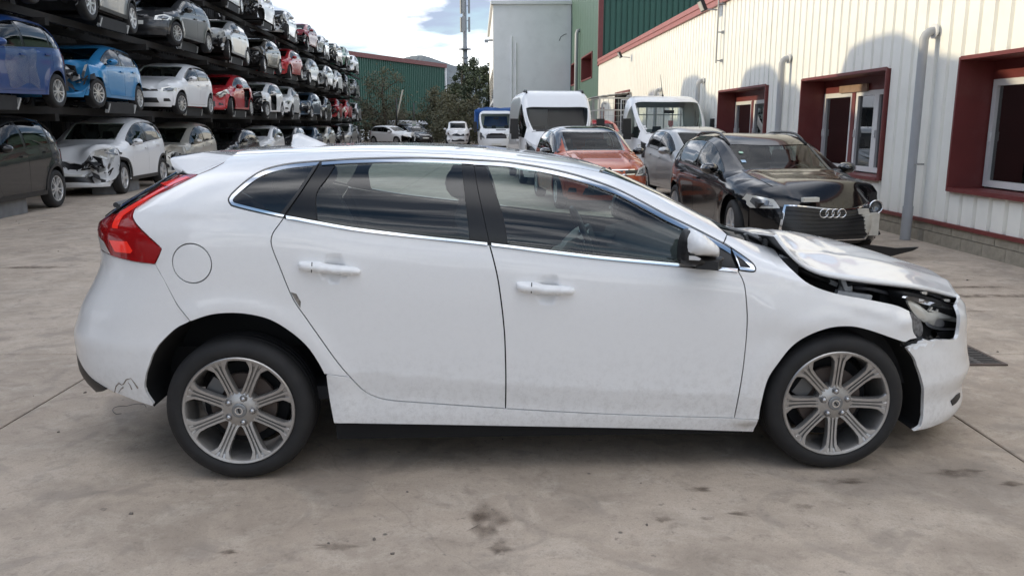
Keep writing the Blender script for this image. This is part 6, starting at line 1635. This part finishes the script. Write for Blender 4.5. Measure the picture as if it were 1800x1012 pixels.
            row.append((p[0] + (xf_ - p[0]) * t + .045 * w * s ** 3, y, z + rid + buck))
        rows.append(row)
    G = np.array(rows)
    tipo = np.array([.018, 0, -.010]); tip2 = np.array([.014, 0, -.034])
    G = np.concatenate([G, (G[-1] + tipo)[None], (G[-1] + tip2)[None]])
    d = grid_data(G, (0, 0, 1))
    me = new_mesh('bonnet', d[0], d[1], [M_WHITE, pbr('bonnet_underside', (.06, .06, .062), .7)], True)
    bo = put('bonnet', me, root); so = bo.modifiers.new('thick', 'SOLIDIFY'); so.thickness = .016; so.offset = -1; so.material_offset = 1; so.material_offset_rim = 0

    # ---- engine bay
    mb = MB()
    mb.box((2.75, 0, .50), (.85, 1.20, .36)); mb.box((2.42, 0, .72), (.14, 1.46, .46)); mb.box((3.25, 0, .45), (.16, .76, .38))
    mb.box((2.85, -.15, .73), (.50, .50, .14)); mb.box((2.75, .42, .74), (.30, .30, .20)); mb.box((3.08, -.42, .72), (.22, .26, .10))
    mb.build('engine_block', M_INT, root)
    mb = MB()
    for u0, v0, u1, v1, Y, w in ((1372, 452, 1412, 466, -.66, .05), (1478, 488, 1490, 520, -.66, .035), (1470, 513, 1530, 522, -.70, .03), (1404, 470, 1470, 500, -.58, .03)):
        mb.bar(on_y(u0, v0, Y), on_y(u1, v1, Y), w, .02)
    mb.lathe([(.0, .012), (.03, .01), (.032, -.02)], 'z', 14, on_y(1486, 505, -.64))
    mb.build('inner_wing_bracket', M_GREYP, root)
    mb = MB()
    for i, (u, v) in enumerate(((1300, 404), (1318, 408), (1335, 415), (1312, 414), (1345, 424))):
        p = on_y(u, v + 5, -.30 - .06 * i); mb.box(p, (.045, .03, .012), 0, Matrix.Rotation(.4 * i, 3, 'Y'))
    mb.tube([on_y(1262, 398, -.25), on_y(1310, 409, -.40), on_y(1336, 420, -.55)], .009, 7)
    mb.build('wiper_linkage', pbr('grey_link', (.10, .10, .10), .5, metal=.5), root)

    for k_, px in enumerate(([(1380, 462, -.55), (1420, 480, -.62), (1450, 492, -.60), (1475, 500, -.5)], [(1500, 505, -.6), (1530, 508, -.64), (1560, 515, -.6), (1590, 520, -.5)], [(1440, 486, -.5), (1480, 497, -.56), (1540, 500, -.58), (1600, 507, -.5)])):
        m_ = MB(); m_.tube(cr([on_y(*p) for p in px], 5), (.014, .009, .006)[k_], 8); m_.build('hose', pbr('hose_%d' % k_, ((.02, .02, .02), (.10, .10, .11), (.05, .05, .055))[k_], .5), root, True)
    # ---- front bumper, smashed headlamp
    WF = WrapPix(True, .02, .80); ff = wrap_fn(True); FO = np.array((1, -.8, 0))
    bt = WF.line([(1594, 611), (1604, 607), (1618, 602), (1628, 597), (1636, 600), (1648, 598), (1662, 597), (1680, 595.5), (1686, 588), (1688, 572), (1687, 556), (1683, 543), (1682, 534)], 3)
    ba = WF.line([(1606, 757), (1618, 747.5), (1624, 723.8), (1624, 694), (1619.5, 664.5), (1609, 634.9), (1594, 611)], 4)
    bl2 = WF.line([(1676, 733), (1650, 744.6), (1630, 752), (1606, 757)], 3)
    zt, zl = bt[-1][1], bl2[0][1]
    half = cat([(0.0, zl)], bl2, ba[1:], bt[1:], [(bt[-1][0] * .5, zt + .005), (0.0, zt + .01)])
    full = cat(half, half[::-1][1:-1] * np.array([-1, 1]))
    def fb_fn(ph, z):
        P = wrap_fn(True)(ph, z)
        w = .014 * np.exp(-((z - .37) / .04) ** 2) - .018 * np.exp(-((z - .27) / .05) ** 2) + .01 * np.exp(-((z - .16) / .04) ** 2)
        w = w * np.clip(1.3 - np.abs(ph), 0, 1) - .02 * np.clip((.14 - z) / .1, 0, 1)
        w = w + .004 * np.sin(ph * 19 + z * 31) * np.clip((z - .42) / .1, 0, 1)
        P[:, 0] += w * np.cos(ph); P[:, 1] *= 1 + w * .6
        return P
    part('front_bumper', panel_data(full, fb_fn, (1, 0, 0), (), .025, 0, .016), M_WHITE)
    part('grille', panel_data([(-.30, .47), (.30, .47), (.28, .62), (-.28, .62)], wrap_fn(True, off=.012), (1, 0, 0), (), .05, 0, .02), M_BLACK)
    fog = WF.line([(1673, 704), (1684, 694), (1690, 690), (1689, 697), (1680, 708), (1674, 712)], 0)
    part('fog_lamp_slot', panel_data(fog, lambda a, b: fb_fn(a, b) + np.array([.003, -.003, 0]), FO, (), .012, 0, .006), M_BLACK)
    # torn edges between wing and bumper
    rg_ = random.Random(5); mb = MB()
    for i in range(26):
        u = 1588 + rg_.random() * 60; v = 606 - (u - 1588) * .16 + rg_.gauss(0, 3)
        p = on_y(u, v, -.80 + .12 * max(0, (u - 1610) / 40)); L_ = .018 + rg_.random() * .035
        mb.box(p, (L_, .006, .007 + rg_.random() * .012), 0, Matrix.Rotation(rg_.uniform(-.9, .9), 3, 'Y') @ Matrix.Rotation(rg_.uniform(-.5, .5), 3, 'Z'))
    tag(mb.build('torn_plastic', M_BLACK, root), kind='stuff')
    mb = MB(); rg_ = random.Random(9)
    for i in range(9):
        u = 1590 + rg_.random() * 55; v = 610 - (u - 1588) * .16 + rg_.gauss(0, 3)
        p = on_y(u, v, -.835 + .12 * max(0, (u - 1610) / 40)); a = rg_.random() * 3; l = .012 + .02 * rg_.random()
        mb.add([p, p + np.array([l, -.004, l * .25]), p + np.array([l * .5, -.006, -l * .5])], [(0, 1, 2)])
    tag(mb.build('paint_flake', M_WHITE, root), kind='stuff')
    # headlamp cavity and pieces; Yh follows the rounded corner
    def hl(u, v, back=0.0):
        Y = -.80 + .36 * max(0.0, (u - 1590) / 100) ** 1.15 + back
        return on_y(u, v, Y)
    def sheet(name, px, mat, back, thick=.012, bulge=.0, n=4, parent=root):
        P = cr(px, n, True) if n else np.asarray(px, float)
        fn = lambda u, v: np.array([hl(a, b, back) for a, b in zip(u, v)]) + (np.array([.5, -.8, 0]) * (bulge * np.sqrt(np.clip(edge_dist(np.stack([u, v], 1), P) / 14, 0, 1)))[:, None] if bulge else 0)
        V2, F = tri_poly(P, (), 6.0)
        Q = fn(V2[:, 0], V2[:, 1]); F = F[:, ::-1]
        N = np.tile(np.array([.35, -.93, .05]), (len(Q), 1))
        cnt = {}
        for f in F:
            for a, b in ((f[0], f[1]), (f[1], f[2]), (f[2], f[0])):
                if (b, a) in cnt: cnt.pop((b, a))
                else: cnt[(a, b)] = 1
        VV = Q.tolist(); FF = F.tolist(); dv = np.array([-.25, .95, 0]) * thick
        for a, b in cnt:
            i = len(VV); VV += [Q[a], Q[b], Q[b] + dv, Q[a] + dv]; FF.append([i, i + 1, i + 2, i + 3])
        me = new_mesh(name, VV, FF, mat, True); bm = bmesh.new(); bm.from_mesh(me); bmesh.ops.recalc_face_normals(bm, faces=bm.faces); bm.to_mesh(me); bm.free()
        me.set_sharp_from_angle(angle=R_(40))
        return put(name, me, parent)
    lamp = sheet('headlamp', [(1588, 520), (1600, 515), (1640, 524), (1672, 537), (1684, 552), (1687, 580), (1680, 597), (1640, 594), (1612, 592), (1603, 575), (1600, 548)], M_DARK, .075, .10)
    sheet('lamp_reflector', [(1596, 529), (1612, 533), (1632, 548), (1640, 545), (1660, 552), (1683, 560), (1683, 566), (1648, 562), (1642, 574), (1632, 570), (1615, 560), (1603, 546)], M_LAMP, .035, .012, .02, parent=lamp)
    sheet('lamp_upper_trim', [(1592, 523), (1600, 521), (1625, 527), (1655, 536), (1674, 543), (1650, 540), (1618, 533), (1594, 526)], M_CHROME, .010, .02, .01, parent=lamp)
    sheet('lamp_lower_trim', [(1628, 566), (1650, 575), (1688, 577), (1688, 580), (1652, 580), (1632, 574)], M_CHROME, .008, .012, parent=lamp)
    sheet('lamp_bracket', [(1641, 561), (1658, 563), (1659, 573), (1648, 574), (1642, 570)], pbr('lamp_grey', (.16, .16, .165), .4), .02, .03, parent=lamp)
    sheet('lamp_fin', [(1632, 546), (1638, 539), (1640, 540), (1637, 547), (1646, 547), (1649, 543), (1650, 546), (1645, 551)], M_LAMP, .02, .01, 0, 0, parent=lamp)
    sheet('shattered_lens', [(1600, 549), (1610, 556), (1620, 566), (1622, 585), (1614, 592), (1605, 580)], pbr('cracked_plastic', (.14, .14, .145), .3, var=.9, vscale=70, detail=9), .015, .01, parent=lamp)
    sheet('bumper_bracket', [(1648, 584), (1668, 582), (1686, 588), (1686, 594), (1668, 597), (1652, 594)], M_TRIM, .0, .04)
    sheet('lamp_mount', [(1612, 502), (1630, 503), (1660, 514), (1683, 522), (1684, 534), (1668, 530), (1640, 520), (1618, 513)], pbr('mount_plastic', (.05, .05, .052), .5, var=.6, vscale=40), .14, .05)
    sheet('mount_clip', [(1620, 513), (1630, 513), (1629, 518), (1621, 516)], M_LAMP, .05, .01, 0, 0)
    sheet('mount_clip', [(1659, 526), (1670, 526), (1669, 531), (1660, 529)], M_LAMP, .05, .01, 0, 0)
    # far-side lamp, intact
    far = [(.55, .60), (1.02, .62), (1.10, .70), (.75, .735), (.52, .69)]
    part('headlamp', panel_data(far, wrap_fn(True, off=.004), (1, .5, 0), (), .04, 0, .02), M_LAMP)

    # ---- door mirrors
    def mirror():
        cp = cr([(1209, 447), (1207.7, 441.4), (1210.6, 421.6), (1217.5, 409.5), (1223, 406), (1235.3, 411), (1249, 420.6), (1264, 434), (1267, 440), (1266.5, 451), (1261, 452.5), (1240, 451), (1222, 450)], 4, True)
        bp = cr([(1199.5, 459), (1199.8, 437.4), (1203.7, 419.6), (1211, 408), (1217, 406.5), (1222, 410), (1225, 430), (1230, 449), (1255, 452), (1274, 454), (1272, 462), (1250, 470), (1222, 470), (1203, 466)], 4, True)
        out = []
        for P, Y0, h, mt in ((cp, -.975, .072, M_WHITE), (bp, -.945, .06, M_BLACK)):
            Q = np.array([on_y(u, v, Y0)[[0, 2]] for u, v in P])
            out.append((inflate_data(Q, lambda u, v, e, Y0=Y0, h=h: np.stack([u, Y0 + .02 - h * e, v], 1), NEAR, .009, .07), mt))
        return out
    for sg in (1, -1):
        (dc, mc), (db, mb_) = mirror()
        o = part('door_mirror', db if sg > 0 else mirror_y(db), mb_)
        part('mirror_cap', dc if sg > 0 else mirror_y(dc), mc, o)
        a = on_y(1235, 466, -.90); m_ = MB(); m_.bar((a[0] + .05, -.86 * 1, a[2]), (a[0], -.97, a[2] + .01), .09, .035)
        if sg < 0: m_.V = [(x, -y, z) for x, y, z in m_.V]
        m_.build('mirror_arm', M_BLACK, o)
        lens = [on_y(u, v, -1.0)[[0, 2]] for u, v in ((1207, 447), (1219, 447.5), (1228, 452), (1225, 455), (1207, 454))]
        dl = panel_data(lens, lambda u, v: np.stack([u, np.full_like(u, -1.0405), v], 1), NEAR, (), .02, 0, .004)
        part('indicator_lens', dl if sg > 0 else mirror_y(dl), pbr('indicator_lens', (.55, .56, .57), .15, coat=1), o)

    # ---- wheels, liners, underbody
    wh = wheel_main()
    for x, y, rz, sp, z in ((0, -.772, 0, 24.0, .3225), (2.647, -.772, 0, 1.5, .318), (0, .772, math.pi, 10, .318), (2.647, .772, math.pi, 30, .318)):
        w = empty('wheel', (x, y, z), rz, root)
        for nm, me in wh:
            q_ = put(nm, me, w, None, (0, R_(sp) if nm not in ('brake_disc', 'brake_caliper') else 0, 0))
            if nm == 'tyre' and z > .32: q_.scale = (1.0145, 1, 1.0145)
    def p3(P): return np.stack([P[:, 0], -MS.W(P[:, 0], P[:, 1]), P[:, 1]], 1)
    for crv in (np.vstack([p3(pl([(583, 735), (579, 703), (573.5, 665)], 3)), p3(ar)[1:], fr_(b_arch[:, 0], b_arch[:, 1])[::-1]]), np.vstack([p3(pl([(1322, 758)], 0)), p3(af), ff(ba[:, 0], ba[:, 1])[::-1]])):
        for sg in (1, -1):
            rows = [crv * np.array([1, sg, 1]) + np.array([0, sg * dy, 0]) for dy in (.012, .10, .42)]
            part('wheel_arch_liner', grid_data(np.array(rows), None), M_DARK)
    mb = MB(); mb.box((1.33, 0, .225), (1.86, 1.56, .15)); mb.box((-.1, 0, .42), (.9, 1.04, .20)); mb.box((2.75, 0, .22), (1.1, 1.04, .16)); mb.box((1.3, 0, .16), (1.9, .2, .06))
    mb.tube([(1.0, .3, .2), (.4, .35, .2), (-.5, .4, .30), (-.74, .42, .32)], .03, 10)
    for x in (0, 2.647): mb.tube([(x, -.66, .30), (x, .66, .30)], .04, 8)
    mb.build('underbody', M_DARK, root)

    # ---- cabin
    mb = MB(); mb.box((1.15, 0, .36), (2.3, 1.50, .06)); mb.box((1.6, 0, .48), (1.2, .22, .24)); mb.build('cabin_floor', M_INT, root)
    for sg in (-1, 1):
        dl = cat(bl[::25], pl([(1296, 500), (1290, 700), (888, 690), (660, 670), (560, 540), (520, 430)], 0))
        d = panel_data(dl, MS.side(-1, -.075), (0, 1, 0), (), .09, 0, 0)
        part('door_lining', d if sg < 0 else mirror_y(d), M_INT)
    def seat(x, y, bench=False):
        w = 1.25 if bench else .50; mb = MB()
        n = 9; rows = []
        for yy in np.linspace(-w / 2, w / 2, n):
            e = 1 - (abs(yy) / (w / 2)) ** 6 * .18; b = .035 * (abs(yy) / (w / 2)) ** 4
            rows.append([(x + .50, y + yy, .50 * e), (x + .52, y + yy * .98, .60 * e + b), (x + .44, y + yy, .655 * e + b), (x + .10, y + yy, .60 * e + b), (x - .02, y + yy, .66), (x - .10, y + yy, .95), (x - .19, y + yy * .9, 1.17 * (.97 + .03 * e)), (x - .24, y + yy * .85, 1.19), (x - .28, y + yy * .9, 1.14), (x - .20, y + yy, .80), (x - .12, y + yy, .48)])
        d = grid_data(np.array(rows), None); mb.add(d[0], d[1])
        for i in (0, n - 1): mb.F.append(tuple(i * 11 + j for j in range(11))); mb.mi.append(0)
        for hy in ((-.38, .38) if bench else (0,)):
            mb.lathe([(.001, -.14), (.06, -.13), (.075, -.08), (.078, 0), (.075, .08), (.06, .13), (.001, .14)], 'y', 14, (x - .25, y + hy, 1.275))
            mb.box((x - .235, y + hy, 1.19), (.015, .12, .06))
        return mb.mesh('seat', M_SEAT, True)
    put('front_seat', seat(1.22, -.37), root); put('front_seat', seat(1.22, .37), root); put('rear_seat', seat(.42, 0, True), root)
    mb = MB(); rows = []
    for y in np.linspace(-.72, .72, 13): rows.append([(1.86, y, .62), (1.80, y, .80), (1.84, y, .93), (1.95, y, .97 + .015 * math.cos(y * 4)), (2.15, y, .955), (2.30, y, .94)])
    d = grid_data(np.array(rows), None); mb.add(d[0], d[1]); mb.box((1.80, 0, .72), (.10, .26, .36)); mb.build('dashboard', M_INT, root, True)
    stw = empty('steering_wheel', (1.66, .37, .90), 0, root); stw.rotation_euler = (0, R_(-22), 0)
    mb = MB(); mb.tube([(0, .185 * math.cos(a), .185 * math.sin(a)) for a in np.linspace(0, 2 * math.pi, 33)], .017, 8, caps=False)
    mb.box((.03, 0, 0), (.06, .14, .12)); mb.bar((0.01, -.18, 0), (0.01, .18, 0), .03, .02); mb.bar((.01, 0, -.18), (.01, 0, 0), .02, .04); mb.tube([(.03, 0, 0), (.22, 0, -.09)], .03, 8)
    mb.build('rim_and_spokes', M_BLACK, stw, True)
    mb = MB(); mb.tube([(-.012, .10 * math.cos(a) + .0, .10 * math.sin(a) - .02) for a in np.linspace(2.2, 4.4, 10)], .008, 6); mb.build('steering_trim', M_CHROME, stw, True)
    rg_ = random.Random(3); rows = []
    for i, t in enumerate(np.linspace(0, 1, 12)):
        rows.append([(1.66 - .30 * t + rg_.gauss(0, .012), .37 - .16 + .34 * s + rg_.gauss(0, .01), .93 - .24 * t + .05 * math.sin(s * 9 + t * 4) + rg_.gauss(0, .012)) for s in np.linspace(0, 1, 9)])
    me = new_mesh('deployed_airbag', *grid_data(np.array(rows), None)[:2], pbr('airbag_cloth', (.62, .62, .60), .9), True)
    o = put('deployed_airbag', me, root); s_ = o.modifiers.new('sub', 'SUBSURF'); s_.levels = s_.render_levels = 1
    mb = MB(); mb.box((1.66, 0, 1.235), (.03, .24, .065)); mb.bar((1.67, 0, 1.24), (1.72, 0, 1.295), .02); mb.build('inside_mirror', M_BLACK, root)
    return root

def wheel_main():
    """eight-spoke alloy wheel; outer face towards -y"""
    res = []
    mb = MB(); R, W2 = .318, .112
    prof = [(.236, -.098), (.246, -.106), (.262, -.112), (.285, -.110), (.300, -.100), (.310, -.088), (.3165, -.070), (.318, -.062), (.3135, -.060), (.3135, -.054), (.318, -.052), (.318, -.022), (.3135, -.020), (.3135, -.013), (.318, -.011), (.318, .011), (.3135, .013), (.3135, .020), (.318, .022), (.318, .052), (.3135, .054), (.3135, .06), (.318, .064), (.310, .09), (.29, .11), (.26, .112), (.236, .10)]
    mb.lathe(prof, 'y', 72); res.append(('tyre', mb.mesh('tyre', M_RUBBER, True)))
    mb = MB()
    mb.lathe([(.243, -.100), (.2435, -.106), (.2395, -.110), (.231, -.108), (.227, -.102), (.2225, -.085), (.219, -.04), (.216, .02), (.225, .10), (.240, .10)], 'y', 72)
    mb.lathe([(.0, -.094), (.030, -.095), (.045, -.093), (.064, -.088), (.078, -.083), (.083, -.074), (.083, -.035), (.0, -.03)], 'y', 40)
    for k in range(8):
        a = math.pi / 2 + k * math.pi / 4; c, s = math.cos(a), math.sin(a); V = []
        st = [(.064, .030, -.084), (.084, .0240, -.088), (.12, .0225, -.0915), (.16, .0230, -.0955), (.195, .0270, -.100), (.213, .038, -.104), (.232, .056, -.1065)]
        cs = [(-1, .024), (-1, .005), (-.90, 0), (-.46, 0), (-.40, .007), (-.20, .007), (-.14, .001), (.14, .001), (.20, .007), (.40, .007), (.46, 0), (.90, 0), (1, .005), (1, .024)]
        for i, (r, w, d) in enumerate(st):
            g = 1 if 0 < i < 6 else .0
            for q, dd in cs:
                depth = dd if dd in (0, .024) or abs(q) == 1 else dd * g
                if dd == .024: depth = .030 if i < 5 else .016
                tt = q * w; rr = math.sqrt(max(r * r - tt * tt, 0)) if i >= 5 else r
                V.append((rr * c - tt * s, d + depth, rr * s + tt * c))
        m = len(cs)
        F = [(i * m + j, i * m + j + 1, (i + 1) * m + j + 1, (i + 1) * m + j) for i in range(6) for j in range(m - 1)]
        mb.add(V, F); mb.mi[-len(F):] = [1 if (0 < n_ // (m - 1) < 5 and n_ % (m - 1) in (3, 4, 5, 7, 8, 9)) else 0 for n_ in range(len(F))]
    me = mb.mesh('alloy_rim', [M_ALLOY, M_LIP], True); me.set_sharp_from_angle(angle=R_(32)); res.append(('alloy_rim', me))
    for k in range(5):
        mb = MB(); a = math.pi / 2 + k * 2 * math.pi / 5 + .05; c = (.056 * math.cos(a), 0, .056 * math.sin(a))
        mb.lathe([(.0, -.108), (.007, -.107), (.0115, -.103), (.0128, -.096), (.0128, -.08)], 'y', 14, c); mb.lathe([(.0128, -.0915), (.0165, -.0915), (.0165, -.08)], 'y', 14, c, 1)
        res.append(('lug_nut', mb.mesh('lug_nut', [pbr('nut_steel', (.40, .40, .41), .25, metal=.9), M_LIP], True)))
    mb = MB(); mb.lathe([(0, -.100), (.026, -.101), (.032, -.0995), (.0335, -.092)], 'y', 28); mb.lathe([(.012, -.101), (.0125, -.1035), (.0175, -.1035), (.018, -.101)], 'y', 24, (0, 0, 0), 1)
    mb.box((0, -.1025, 0), (.026, .0016, .006), 2, Matrix.Rotation(.9, 3, 'Y')); mb.bar((.012, -.1023, .012), (.020, -.1023, .020), .004, .0015, 1)
    res.append(('centre_cap', mb.mesh('centre_cap', [pbr('cap_grey', (.24, .25, .26), .35, metal=.7), M_CHROME, M_BLACK], False)))
    mb = MB(); mb.lathe([(.07, -.02), (.145, -.02), (.147, -.014), (.147, .0), (.07, .0), (.07, -.03), (.0, -.03)], 'y', 40); res.append(('brake_disc', mb.mesh('brake_disc', M_STEEL, False)))
    mb = MB(); mb.box((-.12, -.015, .07), (.07, .06, .12), 0, Matrix.Rotation(.6, 3, 'Y')); mb.lathe([(.0, .03), (.19, .03), (.20, .06)], 'y', 28, (0, 0, 0), 1)
    res.append(('brake_caliper', mb.mesh('brake_caliper', [pbr('caliper', (.15, .15, .15), .5, metal=.5), M_DARK], False)))
    return res

build_main_car()
